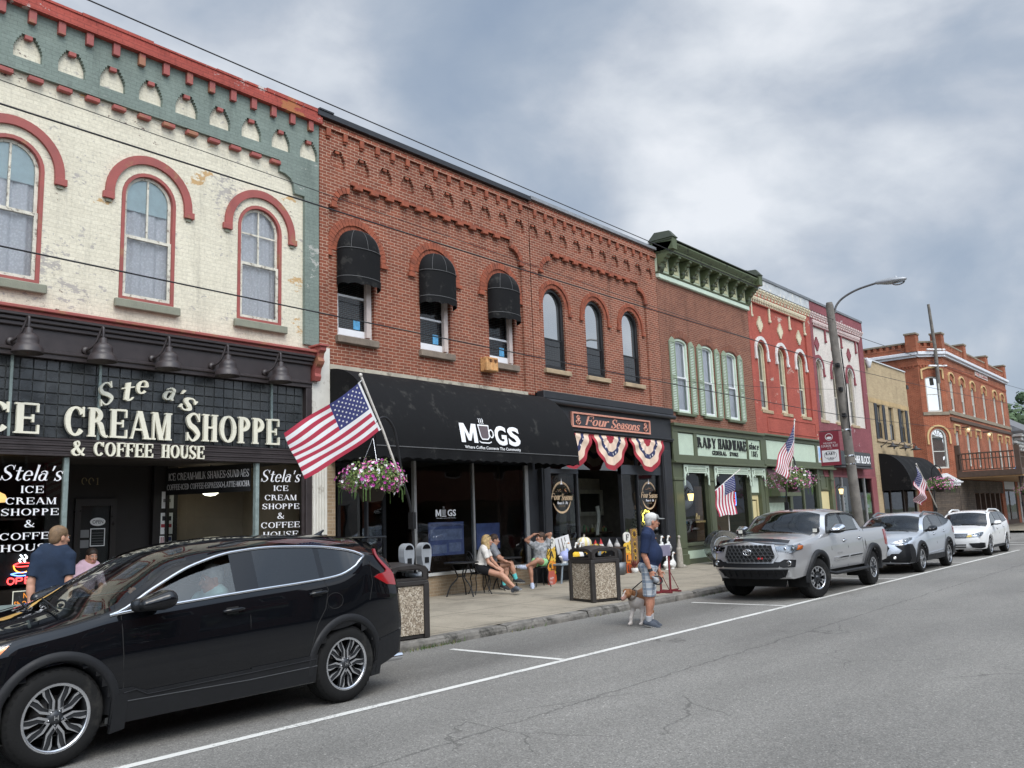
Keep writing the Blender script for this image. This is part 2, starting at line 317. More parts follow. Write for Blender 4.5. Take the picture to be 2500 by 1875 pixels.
def glyph(ch,w=0.17,t=0.06,s=0.07,h=0.05):
 """serif letterform in a cap height of 1: list of polygons, advance"""
 Q=[]
 def V(x,a=0,b=1,lo=1,hi=1,ww=None):
  ww=ww or w
  Q.append(rect(x,x+ww,a,b))
  if lo:Q.append(rect(x-s,x+ww+s,a,a+h))
  if hi:Q.append(rect(x-s,x+ww+s,b-h,b))
 def H(z,a,b,tt=None):tt=tt or t;Q.append(rect(a,b,z,z+tt))
 def tick(x,z0,z1):Q.append(rect(x,x+t,z0,z1))
 def D(x0,z0,x1,z1,ww):Q.append([(x0,z0),(x0+ww,z0),(x1+ww,z1),(x1,z1)])
 def foot(x,z):Q.append(rect(x-s,x+s,z,z+h))
 def arc(cx,cz,rx,rz,a0,a1,n=18,k=None):
  ps=[];ws=[]
  for i in range(n+1):
   a=math.radians(a0+(a1-a0)*i/n);ps.append((cx+(rx-w/2)*math.cos(a),cz+(rz-t/2)*math.sin(a)));ws.append(t+(w-t)*abs(math.cos(a))**1.3)
  Q.extend(_strip(ps,ws))
 def sp(pts,ws):
  ps=[(p.x,p.y)for p in smooth_path([(a,b,0)for a,b in pts],5)];n=len(ps)
  wl=[float(np.interp(i/(n-1),np.linspace(0,1,len(ws)),ws))for i in range(n)];Q.extend(_strip(ps,wl))
 def Sx(x,z,W,Hh):
  sp([(x+W*.92,z+Hh*.78),(x+W*.72,z+Hh*.95),(x+W*.42,z+Hh*.97),(x+W*.12,z+Hh*.80),(x+W*.24,z+Hh*.58),(x+W*.62,z+Hh*.44),(x+W*.90,z+Hh*.24),(x+W*.66,z+Hh*.04),(x+W*.34,z+Hh*.03),(x+W*.06,z+Hh*.24)],[t,t,t*1.2,w*.85,w,w*1.05,w*.9,t*1.2,t,t])
  Q.append(rect(x+W*.90,x+W*.90+t,z+Hh*.70,z+Hh));Q.append(rect(x,x+t,z,z+Hh*.30))
 A=0.7
 if ch=='I':V(s);A=w+2*s
 elif ch=='C':arc(.40,.5,.40,.5,34,322);tick(.67,.66,1.0);A=.80
 elif ch=='G':arc(.40,.5,.40,.5,42,330);tick(.72,.66,1.0);V(.62,0.02,.44,0,1,w*.9);A=.84
 elif ch=='E':V(s);H(1-h,s+w,.68);H(0,s+w,.70);H(.48,s+w,.52);tick(.64,.72,1);tick(.66,0,.30);tick(.50,.38,.64);A=.74
 elif ch=='F':V(s);H(1-h,s+w,.66);H(.48,s+w,.50);tick(.62,.72,1);tick(.48,.38,.64);A=.68
 elif ch=='L':V(s);H(0,s+w,.66);tick(.62,0,.32);A=.70
 elif ch=='T':V(.36-w/2,0,1,1,0);H(1-h,.02,.70);tick(.02,.70,1);tick(.66,.70,1);A=.72
 elif ch=='R':V(s);arc(s+w*.5,.745,.42,.255,-90,90);sp([(.36,.5),(.5,.42),(.60,.14),(.72,.02),(.80,.06)],[t,w,w*.9,t,t]);A=.78
 elif ch=='P':V(s);arc(s+w*.5,.725,.46,.275,-90,90);A=.66
 elif ch=='B':V(s);arc(s+w*.5,.76,.40,.24,-90,90);arc(s+w*.5,.27,.46,.27,-90,90);A=.68
 elif ch=='D':V(s);arc(s+w*.4,.5,.56,.5,-90,90);A=.78
 elif ch=='O':arc(.42,.5,.42,.5,0,360,30);A=.84
 elif ch=='H':V(s);V(.76-w-s,0,1);H(.48,s+w,.76-w-s);A=.76
 elif ch=='U':V(s,.3,1,0,1);arc(.40,.32,.40-s,.32,180,360);V(.72-t,.3,1,0,1,t);A=.80
 elif ch=='N':V(s,0,1,1,1,t);D(s,1,.72-w-s,0,w*1.1);V(.74-s-t,0,1,0,1,t);A=.78
 elif ch=='M':V(s,0,1,1,1,t);V(.92-s-w,0,1);D(s,1,.44-w*.5,0,w*1.05);D(.44-t*.3,0,.92-s-w,1,t);A=.92
 elif ch=='A':D(.30,1,.64,0,w*1.1);D(.04+s*.4,0,.34,1,t);H(.30,.15,.62);foot(.08,0);Q.append(rect(.60,.60+w+2*s,0,h));A=.84
 elif ch=='W':D(.02,1,.24,0,w);D(.26,0,.44,1,t);D(.40,1,.62,0,w);D(.66,0,.84,1,t);foot(.1,1-h);foot(.48,1-h);foot(.86,1-h);A=.92
 elif ch=='Y':V(.38-w/2,0,.5,1,0);D(.02,1,.38-w/2,.45,w);D(.40,.45,.66,1,t);foot(.1,1-h);foot(.7,1-h);A=.74
 elif ch=='K':V(s);D(.30,.40,.60,1,t);D(.36,.52,.62,0,w);foot(.62,1-h);foot(.7,0);A=.78
 elif ch=='S':Sx(.03,0,.60,1.0);A=.68
 elif ch=='&':sp([(.78,.50),(.62,.16),(.40,.02),(.16,.06),(.08,.26),(.26,.50),(.46,.70),(.44,.92),(.30,.97),(.20,.82),(.30,.58),(.58,.18),(.84,.02)],[t,t,t,w*.8,w,t*1.3,t*1.3,w*.7,t,w*.8,w,w,t*1.4]);foot(.78,.48);A=.88
 elif ch=="'":Q.append([(.05,1),(.05+w,1),(.05+w*.5,.68),(.04,.66)]);A=.24
 elif ch=='e':arc(.28,.32,.28,.34,2,322,20);H(.32,.08,.54,t*.9);A=.58
 elif ch=='a':arc(.24,.24,.24,.25,60,360);V(.36,.04,.5,0,0);sp([(.08,.54),(.24,.65),(.42,.58),(.45,.44)],[w*.5,t,w*.8,w]);sp([(.44,.12),(.50,.02),(.58,.06)],[w*.8,t,t]);A=.60
 elif ch=='l':V(s,0,1.05,1,0);Q.append([(0,1.05),(s+w*.5,1.05),(s+w*.5,1.0),(0,.99)]);A=w+2*s
 elif ch=='i':V(s,0,.66,1,0);Q.append(ell(s+w/2,.88,w*.6,w*.6,10));Q.append(rect(0,s+w*.5,.61,.66));A=w+2*s
 elif ch=='t':V(.12,.06,.88,0,0);H(.60,.0,.42);sp([(.20,.14),(.26,.02),(.36,.02),(.43,.12)],[w,w*.6,t,t]);A=.42
 elif ch=='s':Sx(.02,0,.40,.67);A=.46
 elif ch=='o':arc(.30,.325,.30,.345,0,360,24);A=.62
 elif ch=='u':V(.06,.16,.66,0,0);arc(.30,.2,.26,.21,180,350,10);V(.42,.0,.66,0,0);Q.append(rect(0,.1,.61,.66));Q.append(rect(.36,.45,.61,.66));A=.64
 elif ch=='n':V(s,0,.64,1,0);arc(.32,.42,.22,.24,0,170,10);V(.40,0,.46,1,0);A=.64
 elif ch=='r':V(s,0,.64,1,0);sp([(.20,.44),(.28,.60),(.38,.64),(.44,.56)],[t,t,w*.7,w*.9]);A=.46
 elif ch=='c':arc(.28,.32,.28,.34,50,318,16);A=.54
 elif ch=='w':D(.0,.64,.14,0,w*.9);D(.2,0,.32,.64,t);D(.30,.64,.44,0,w*.9);D(.5,0,.64,.64,t);A=.68
 elif ch=='f':V(.12,0,.84,1,0);H(.60,.0,.40);sp([(.2,.8),(.27,.97),(.40,.98),(.46,.90)],[w,w*.7,t,w*.6]);A=.42
 elif ch=='·':Q.append(ell(.16,.42,.12,.12,12));A=.34
 elif ch=='-':H(.42,.05,.32,t*1.5);A=.36
 elif ch==' ':A=.34
 elif ch in '0123456789':
  if ch=='1':V(.22,0,1,1,0);Q.append([(.08,.84),(.30,1),(.30,.93),(.08,.80)])
  elif ch=='8':arc(.32,.75,.26,.25,0,360);arc(.32,.27,.31,.27,0,360)
  elif ch=='5':H(.93,.14,.56,.08);Q.append(rect(.14,.14+t,.5,1));arc(.3,.29,.31,.3,-130,130)
  elif ch=='0':arc(.32,.5,.32,.5,0,360)
  else:arc(.32,.5,.32,.5,0,270)
  A=.66
 return Q,A
def serif(mb,txt,x0,x1,z0,z1,y,M,ext=0.03,slant=0.0,gap=0.10,kw=None,arcfn=None):
 """serif lettering fitted between x0..x1, cap height z0..z1; arcfn(u)->(dz, rot) bends the line"""
 kw=kw or{};cx=0.0;L=[]
 for ch in txt:
  Q,A=glyph(ch,**kw);L.append((Q,cx,A));cx+=A+gap
 W=cx-gap;sx=(x1-x0)/W;hz=z1-z0;k=0
 for Q,ox,A in L:
  mid=ox+A/2;dz,rot=arcfn(mid/W)if arcfn else(0,0);ca,sa=math.cos(rot),math.sin(rot)
  for poly in Q:
   k+=1;ps=[]
   for a,b in poly:
    X=(a-A/2+slant*b)*sx;Z=b*hz
    X,Z=X*ca-(Z-hz/2)*sa,X*sa+(Z-hz/2)*ca+hz/2
    ps.append((x0+mid*sx+X,z0+dz+Z))
   e=ext+(k%7)*0.0004
   n=len(ps);fv=[(a,y-e,b)for a,b in ps]
   if ext>0.006:
    bv=[(a,y,b)for a,b in ps];mb.add(fv+bv,[tuple(range(n))]+[(i,n+i,n+(i+1)%n,(i+1)%n)for i in range(n)],M)
   else:mb.add(fv,[tuple(range(n))],M)
 return mb
 # ------------------------------------------------------------------ smooth organic bodies (distance field + surface nets)
def sdf_arrays(prims,cell=0.01,k=0.02):
 """prims: ('c',a,b,ra,rb[,k]) tapered limb, ('e',c,(rx,ry,rz)[,mtx][,k]) ellipsoid, ('-e',...) carve, ('p',point,normal) keep the side opposite the normal"""
 lo=np.full(3,1e9);hi=-lo
 for p in prims:
  if p[0]in 'cf':
   r=max(p[3],p[4])
   for q in(p[1],p[2]):lo=np.minimum(lo,np.array(q)-r);hi=np.maximum(hi,np.array(q)+r)
  elif p[0]=='e':r=max(p[2]);lo=np.minimum(lo,np.array(p[1])-r);hi=np.maximum(hi,np.array(p[1])+r)
 lo-=3*cell;hi+=3*cell
 n=np.ceil((hi-lo)/cell).astype(int)+1
 ax=[lo[i]+cell*np.arange(n[i])for i in range(3)]
 F=np.full(n,0.2)
 for p in prims:
  if p[0]=='p':
   nn=np.array(p[2],float);nn/=np.linalg.norm(nn)
   d=(ax[0]-p[1][0])[:,None,None]*nn[0]+(ax[1]-p[1][1])[None,:,None]*nn[1]+(ax[2]-p[1][2])[None,None,:]*nn[2]
   F=np.maximum(F,d);continue
  kk=k;mt=None
  for q in p[5 if p[0]in 'cf' else 3:]:
   if isinstance(q,(int,float)):kk=q
   else:mt=q
  pad=max(kk,0.02)+0.03
  if p[0]in 'cf':a,b=np.array(p[1],float),np.array(p[2],float);R=max(p[3],p[4]);l2=np.minimum(a,b)-R-pad;h2=np.maximum(a,b)+R+pad
  else:a=np.array(p[1],float);R=max(p[2]);l2=a-R-pad;h2=a+R+pad
  i0=np.clip(np.floor((l2-lo)/cell).astype(int),0,n);i1=np.clip(np.ceil((h2-lo)/cell).astype(int)+1,0,n)
  sl_=tuple(slice(i0[i],i1[i])for i in range(3))
  X=ax[0][sl_[0]][:,None,None];Y=ax[1][sl_[1]][None,:,None];Z=ax[2][sl_[2]][None,None,:]
  if p[0]in 'cf':
   d_=b-a;L2=max(d_@d_,1e-9)
   t=np.clip(((X-a[0])*d_[0]+(Y-a[1])*d_[1]+(Z-a[2])*d_[2])/L2,0,1)
   d=np.sqrt((X-a[0]-t*d_[0])**2+(Y-a[1]-t*d_[1])**2+(Z-a[2]-t*d_[2])**2)-(p[3]+t*(p[4]-p[3]))
   if p[0]=='f':
    l_=math.sqrt(L2);ss=((X-a[0])*d_[0]+(Y-a[1])*d_[1]+(Z-a[2])*d_[2])/l_;d=np.maximum(d,np.maximum(-ss,ss-l_))
  else:
   r=p[2];px,py,pz=X-a[0],Y-a[1],Z-a[2]
   if mt is not None:
    q=np.array(mt.to_3x3().transposed());px,py,pz=(q[0][0]*px+q[0][1]*py+q[0][2]*pz,q[1][0]*px+q[1][1]*py+q[1][2]*pz,q[2][0]*px+q[2][1]*py+q[2][2]*pz)
   k0=np.sqrt((px/r[0])**2+(py/r[1])**2+(pz/r[2])**2);k1=np.sqrt((px/r[0]**2)**2+(py/r[1]**2)**2+(pz/r[2]**2)**2)+1e-9
   d=k0*(k0-1)/k1
  g=F[sl_]
  if p[0]=='-e':F[sl_]=np.maximum(g,-d)
  else:
   h=np.clip(0.5+0.5*(g-d)/kk,0,1);F[sl_]=g*(1-h)+d*h-kk*h*(1-h)
 S=F<0
 c8=[(i,j,l)for i in(0,1)for j in(0,1)for l in(0,1)]
 def sub(A,o):return A[o[0]:A.shape[0]-1+o[0],o[1]:A.shape[1]-1+o[1],o[2]:A.shape[2]-1+o[2]]
 cnt=sum(sub(S,o).astype(np.int8)for o in c8);mix=(cnt>0)&(cnt<8)
 I=np.argwhere(mix);vid=np.full(mix.shape,-1,np.int64);vid[mix]=np.arange(len(I))
 vals=np.stack([sub(F,o)[mix]for o in c8]);acc=np.zeros((len(I),3));num=np.zeros(len(I))
 for a in range(8):
  for b in range(a+1,8):
   ca,cb=np.array(c8[a]),np.array(c8[b])
   if abs(ca-cb).sum()!=1:continue
   va,vb=vals[a],vals[b];mk=(va<0)!=(vb<0);t=np.where(mk,va/np.where(va-vb==0,1,va-vb),0)
   acc+=mk[:,None]*(ca+t[:,None]*(cb-ca));num+=mk
 P=lo+cell*(I+acc/num[:,None])
 quads=[]
 for d in range(3):
  e=[0,0,0];e[d]=1;u,v=[(1,2),(2,0),(0,1)][d]
  A=S[tuple(slice(0,S.shape[i]-e[i])for i in range(3))];B=S[tuple(slice(e[i],None)for i in range(3))]
  E=np.argwhere(A!=B);E=E[(E[:,u]>0)&(E[:,v]>0)&(E[:,u]<S.shape[u]-1)&(E[:,v]<S.shape[v]-1)]
  fl=A[tuple(E.T)]
  def cid(du,dv):q=E.copy();q[:,u]-=du;q[:,v]-=dv;return vid[tuple(q.T)]
  q4=np.stack([cid(1,1),cid(0,1),cid(0,0),cid(1,0)],1);q4[~fl]=q4[~fl][:,::-1];quads.append(q4)
 return P,np.concatenate(quads)
def sdf_obj(name,prims,M,parent=None,cell=0.01,k=0.02,shade=None,**tags):
 P,Qd=sdf_arrays(prims,cell,k)
 mb=MB();mb.v=[tuple(p)for p in P];mb.f=[tuple(int(a)for a in q)for q in Qd]
 if shade is None:mb.mats=[M];mb.m=[0]*len(Qd)
 else:
  cen=P[Qd].mean(1);idx,mats=shade(cen);mb.mats=list(mats);mb.m=[int(i)for i in idx]
 mb.sm=[True]*len(Qd)
 return mb.build(name,parent,**tags)
 # ================================================================== GROUND
def asphalt():
 M=bpy.data.materials.new('asphalt');M.use_nodes=True;N,L=NT(M.node_tree)
 out=N('ShaderNodeOutputMaterial');p=N('ShaderNodeBsdfPrincipled');L(p,0,out,0);p.inputs['Specular IOR Level'].default_value=0.35
 g=N('ShaderNodeNewGeometry');s=N('ShaderNodeSeparateXYZ');L(g,0,s,0)
 a=N('ShaderNodeTexVoronoi',ins={'Scale':95});L(g,0,a,'Vector')
 cr=N('ShaderNodeValToRGB');L(a,1,cr,0);ramp(cr,[(0.0,(0.10,0.096,0.088)),(0.55,(0.195,0.187,0.171)),(0.85,(0.25,0.24,0.22)),(1.0,(0.46,0.44,0.40))])
 n=N('ShaderNodeTexNoise',ins={'Scale':0.55,'Detail':8,'Roughness':0.62});mp=N('ShaderNodeMapping');L(g,0,mp,0);mp.inputs['Scale'].default_value=(0.35,1.2,1);L(mp,0,n,'Vector')
 mr=N('ShaderNodeMapRange',ins={1:0.3,2:0.7,3:0.80,4:1.18});L(n,0,mr,0)
 sc=N('ShaderNodeVectorMath',operation='SCALE');L(cr,0,sc,0);L(mr,0,sc,3)
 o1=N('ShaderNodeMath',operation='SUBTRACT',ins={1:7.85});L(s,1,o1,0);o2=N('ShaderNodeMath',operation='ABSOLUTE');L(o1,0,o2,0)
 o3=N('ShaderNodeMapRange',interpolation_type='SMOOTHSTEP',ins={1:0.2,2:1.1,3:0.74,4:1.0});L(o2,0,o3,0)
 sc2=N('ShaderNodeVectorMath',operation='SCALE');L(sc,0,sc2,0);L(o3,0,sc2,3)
 b=N('ShaderNodeTexNoise',ins={'Scale':2.2,'Detail':6,'Roughness':0.7});L(g,0,b,'Vector');bm=N('ShaderNodeMapRange',ins={1:0.62,2:0.78,3:1.0,4:0.72});L(b,0,bm,0)
 sc3=N('ShaderNodeVectorMath',operation='SCALE');L(sc2,0,sc3,0);L(bm,0,sc3,3)
 w=N('ShaderNodeTexNoise',ins={'Scale':1.6,'Detail':6,'Roughness':0.75});L(g,0,w,'Vector')
 ys=N('ShaderNodeMath',operation='MULTIPLY_ADD',ins={1:0.34,2:-5.20});L(w,0,ys,0);yy=N('ShaderNodeMath',operation='ADD');L(s,1,yy,0);L(ys,0,yy,1)
 ab=N('ShaderNodeMath',operation='ABSOLUTE');L(yy,0,ab,0);sm=N('ShaderNodeMapRange',ins={1:0.008,2:0.020,3:0.62,4:1.0});L(ab,0,sm,0)
 v=N('ShaderNodeTexVoronoi',feature='DISTANCE_TO_EDGE',ins={'Scale':0.85,'Randomness':1.0});wv=N('ShaderNodeMix',data_type='VECTOR',ins={0:0.22});L(g,0,wv,4)
 wn=N('ShaderNodeTexNoise',ins={'Scale':2.5,'Detail':5});L(g,0,wn,'Vector');L(wn,1,wv,5);L(wv,1,v,'Vector')
 mk=N('ShaderNodeTexNoise',ins={'Scale':0.33,'Detail':2});L(g,0,mk,'Vector');mkr=N('ShaderNodeMapRange',ins={1:0.52,2:0.60,3:0.0,4:0.007});L(mk,0,mkr,0)
 lt=N('ShaderNodeMath',operation='LESS_THAN');L(v,0,lt,0);L(mkr,0,lt,1);lm=N('ShaderNodeMapRange',ins={3:1.0,4:0.66});L(lt,0,lm,0)
 mu=N('ShaderNodeMath',operation='MULTIPLY');L(sm,0,mu,0);L(lm,0,mu,1)
 sc4=N('ShaderNodeVectorMath',operation='SCALE');L(sc3,0,sc4,0);L(mu,0,sc4,3);L(sc4,0,p,'Base Color')
 bp=N('ShaderNodeBump',ins={'Strength':0.55,'Distance':0.006});L(a,0,bp,'Height');L(bp,0,p,'Normal')
 rr=N('ShaderNodeMapRange',ins={1:0.3,2:0.7,3:0.62,4:0.86});L(n,0,rr,0);L(rr,0,p,'Roughness')
 return M
def concrete(name,col,jx,jy,y0):
 M=bpy.data.materials.new(name);M.use_nodes=True;N,L=NT(M.node_tree)
 out=N('ShaderNodeOutputMaterial');p=N('ShaderNodeBsdfPrincipled');L(p,0,out,0);p.inputs['Roughness'].default_value=0.85;p.inputs['Specular IOR Level'].default_value=0.3
 g=N('ShaderNodeNewGeometry');s=N('ShaderNodeSeparateXYZ');L(g,0,s,0)
 n=N('ShaderNodeTexNoise',ins={'Scale':0.8,'Detail':9,'Roughness':0.66});L(g,0,n,'Vector')
 cr=N('ShaderNodeValToRGB');L(n,0,cr,0);ramp(cr,[(0.3,tuple(c*0.62 for c in col)),(0.5,col),(0.72,tuple(min(1,c*1.2)for c in col))])
 f=N('ShaderNodeTexNoise',ins={'Scale':60,'Detail':4});L(g,0,f,'Vector');fm=N('ShaderNodeMapRange',ins={1:0.3,2:0.7,3:0.85,4:1.15});L(f,0,fm,0)
 sc=N('ShaderNodeVectorMath',operation='SCALE');L(cr,0,sc,0);L(fm,0,sc,3)
 sp=N('ShaderNodeTexNoise',ins={'Scale':3.1,'Detail':8,'Roughness':0.75});L(g,0,sp,'Vector');sm=N('ShaderNodeMapRange',ins={1:0.58,2:0.66,3:1.0,4:0.66});L(sp,0,sm,0)
 sc2=N('ShaderNodeVectorMath',operation='SCALE');L(sc,0,sc2,0);L(sm,0,sc2,3)
 last=sc2;wn=N('ShaderNodeTexNoise',ins={'Scale':2.0,'Detail':5});L(g,0,wn,'Vector')
 for ax,st,off in((0,jx,0.4),(1,jy,y0)):
  a=N('ShaderNodeMath',operation='ADD',ins={1:200*st-off});L(s,ax,a,0);w=N('ShaderNodeMath',operation='MULTIPLY_ADD',ins={1:0.05});L(wn,0,w,0);L(a,0,w,2)
  b=N('ShaderNodeMath',operation='MODULO',ins={1:st});L(w,0,b,0)
  c=N('ShaderNodeMapRange',ins={1:0.012,2:0.026,3:0.30,4:1.0});L(b,0,c,0)
  q=N('ShaderNodeVectorMath',operation='SCALE');L(last,0,q,0);L(c,0,q,3);last=q
 L(last,0,p,'Base Color');bp=N('ShaderNodeBump',ins={'Strength':0.3,'Distance':0.005});L(f,0,bp,'Height');L(bp,0,p,'Normal');return M
def line_paint():
 M=bpy.data.materials.new('line_paint');M.use_nodes=True;N,L=NT(M.node_tree)
 out=N('ShaderNodeOutputMaterial');p=N('ShaderNodeBsdfPrincipled',ins={'Roughness':0.7});g=N('ShaderNodeNewGeometry')
 n=N('ShaderNodeTexNoise',ins={'Scale':26,'Detail':7,'Roughness':0.8});L(g,0,n,'Vector');n2=N('ShaderNodeTexNoise',ins={'Scale':1.4,'Detail':4});L(g,0,n2,'Vector')
 a=N('ShaderNodeMath',operation='MULTIPLY_ADD',ins={1:0.6});L(n2,0,a,0);L(n,0,a,2)
 mr=N('ShaderNodeMapRange',ins={1:0.84,2:0.96});L(a,0,mr,0)
 mx=N('ShaderNodeMix',data_type='RGBA',ins={6:(0.62,0.61,0.57,1),7:(0.18,0.175,0.165,1)});L(mr,0,mx,0);L(mx,2,p,'Base Color');L(p,0,out,0);return M
ASPH=asphalt();LINE=line_paint()
WALK=concrete('walk_concrete',(0.29,0.255,0.20),1.55,1.47,9.3);KERB=mat('kerb_stone',(0.17,0.158,0.14),0.85,var=0.4,vs=5,bump=0.7,bs=18,world=True,stain=((0.05,0.047,0.04),0.35,2.3))
def ground():
 b=MB();gm=mat('far_ground',(0.10,0.11,0.07),0.95,var=0.3,vs=0.05,world=True)
 b.grid(lambda u,v:(-400+1400*u,-500+1500*v,-0.30),8,8,gm,False);b.build('ground',kind='structure')
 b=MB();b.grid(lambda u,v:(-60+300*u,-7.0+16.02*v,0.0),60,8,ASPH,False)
 b.grid(lambda u,v:(47.2+9.2*u,9.02+60*v,0.0),4,12,ASPH,False);b.build('road',kind='structure')
 b=MB();z=0.004;B=lambda x0,x1,y0,y1:b.add([(x0,y0,z),(x1,y0,z),(x1,y1,z),(x0,y1,z)],[(0,1,2,3)],LINE)
 B(-12,36.0,6.55,6.65)
 for x in(2.1,8.72,15.42,21.95,28.55,35.8):B(x-.05,x+.05,6.66,8.55)
 for x in(40.6,42.75):B(x-.1,x+.1,-5,8.6)
 b.build('road_marking',kind='structure')
 b=MB();WY=lambda y:0.115+(y-9.0)*0.02
 b.grid(lambda u,v:(-30+77*u,9.16+4.6*v,WY(9.16+4.6*v)),40,6,WALK,False)
 b.grid(lambda u,v:(56.0+60*u,9.16+4.6*v,WY(9.16+4.6*v)),20,6,WALK,False)
 b.build('sidewalk',kind='structure')
 b=MB();r=random.Random(3);x=-30.0
 while x<110:
  l=r.uniform(1.5,2.6)
  if not(46.5<x<55.5):
   dz=r.uniform(-.008,.010);dy=r.uniform(-.012,.010);rows=9;c=0.03
   def fn(u,v,x=x,l=l,dz=dz,dy=dy):
    P=[(8.97+dy,-0.02),(8.965+dy,0.05),(8.975+dy,0.098+dz),(9.005+dy,0.122+dz),(9.165,0.122+dz),(9.168,0.05)]
    q=v*(len(P)-1);i=min(int(q),len(P)-2);t=q-i;y=P[i][0]*(1-t)+P[i+1][0]*t;zz=P[i][1]*(1-t)+P[i+1][1]*t
    e=min(u,1-u)*l;ch=max(0,0.035-e)*0.6;j=r.uniform(-.004,.004)if v>.2 else 0
    return(x+.006+(l-.012)*u,y+ch*(1 if v<.6 else 0)+j,zz-ch*(.8 if v>.2 else 0)+j)
   b.grid(fn,14,10,KERB,False)
  x+=l
 b.build('kerb',kind='structure')
 b=MB();wm=[mat('weed_green',(0.07,0.12,0.03),0.8,var=0.3,vs=30),mat('weed_dry',(0.16,0.15,0.06),0.8,var=0.3,vs=30)]
 for cx,n,sp in((8.85,150,.26),(8.35,60,.3),(10.6,35,.3),(7.2,50,.8),(13.2,20,.5),(16.8,15,.5)):
  for _ in range(n):
   px=cx+r.gauss(0,sp);py=8.95+r.gauss(0,.035);a=r.uniform(0,2*PI);h=r.uniform(.02,.085);w=.006
   b.add([(px-w*math.sin(a),py+w*math.cos(a),.0),(px+w*math.sin(a),py-w*math.cos(a),.0),(px+h*.5*math.cos(a),py+h*.5*math.sin(a),h)],[(0,1,2)],wm[r.random()<.3])
 b.build('weeds',kind='stuff',label='green and dry weeds growing in the gutter along the kerb',category='weeds')
ground()
# ================================================================== BUILDINGS
YF=13.2
FL=0.20
GLW=glass('shop_glass',k=1.05);GLU=glass('upper_glass',tint=(0.97,0.98,0.98),refl=0.03,k=.9,dirt_haze=0.03,dirt_haze_col=(.5,.55,.6));GLD=glass('dark_glass',tint=(0.35,0.38,0.4),refl=0.16)
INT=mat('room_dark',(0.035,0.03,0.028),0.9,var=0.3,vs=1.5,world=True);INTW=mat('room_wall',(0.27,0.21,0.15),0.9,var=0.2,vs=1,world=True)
WOODD=mat('dark_wood',(0.06,0.035,0.022),0.55,var=0.3,vs=8)
LACE=None
def lace():
 global LACE
 if LACE:return LACE
 M=bpy.data.materials.new('lace');M.use_nodes=True;N,L=NT(M.node_tree)
 out=N('ShaderNodeOutputMaterial');d=N('ShaderNodeBsdfDiffuse',ins={0:(.93,.92,.93,1)});t=N('ShaderNodeBsdfTransparent');g=N('ShaderNodeNewGeometry')
 v=N('ShaderNodeTexVoronoi',ins={'Scale':26});L(g,0,v,'Vector');n=N('ShaderNodeTexNoise',ins={'Scale':60,'Detail':4});L(g,0,n,'Vector')
 a=N('ShaderNodeMath',operation='ADD');L(v,0,a,0);L(n,0,a,1);mr=N('ShaderNodeMapRange',ins={1:.7,2:1.05,3:.96,4:.80});L(a,0,mr,0)
 mx=N('ShaderNodeMixShader');L(mr,0,mx,0);L(t,0,mx,1);L(d,0,mx,2);L(mx,0,out,0);LACE=M;return M
def shell(root,x0,x1,z0,z1,M,yb=25.0,roofm=None,left=True,right=True):
 """side walls, back wall, flat roof behind the facade"""
 b=MB();a=.012
 b.box(x0+a,x0+.25,YF+.34,yb,z0,z1,M);b.box(x1-.25,x1-a,YF+.34,yb,z0,z1,M);b.box(x0+.252,x1-.252,yb-.25,yb,z0,z1,M)
 b.build('side_wall',root)
 b=MB();b.box(x0+.252,x1-.252,YF+.345,yb-.252,z1-.75,z1-.55,roofm or mat('roof_tar',(0.06,0.06,0.06),.9));b.build('roof',root)
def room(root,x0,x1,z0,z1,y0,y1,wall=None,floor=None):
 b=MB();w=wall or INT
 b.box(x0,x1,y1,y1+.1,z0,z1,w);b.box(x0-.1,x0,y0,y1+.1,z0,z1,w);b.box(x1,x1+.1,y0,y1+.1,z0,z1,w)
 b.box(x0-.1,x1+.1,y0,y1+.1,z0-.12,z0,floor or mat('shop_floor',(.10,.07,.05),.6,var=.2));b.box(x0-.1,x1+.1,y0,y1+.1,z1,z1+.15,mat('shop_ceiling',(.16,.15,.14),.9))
 return b.build('interior',root)
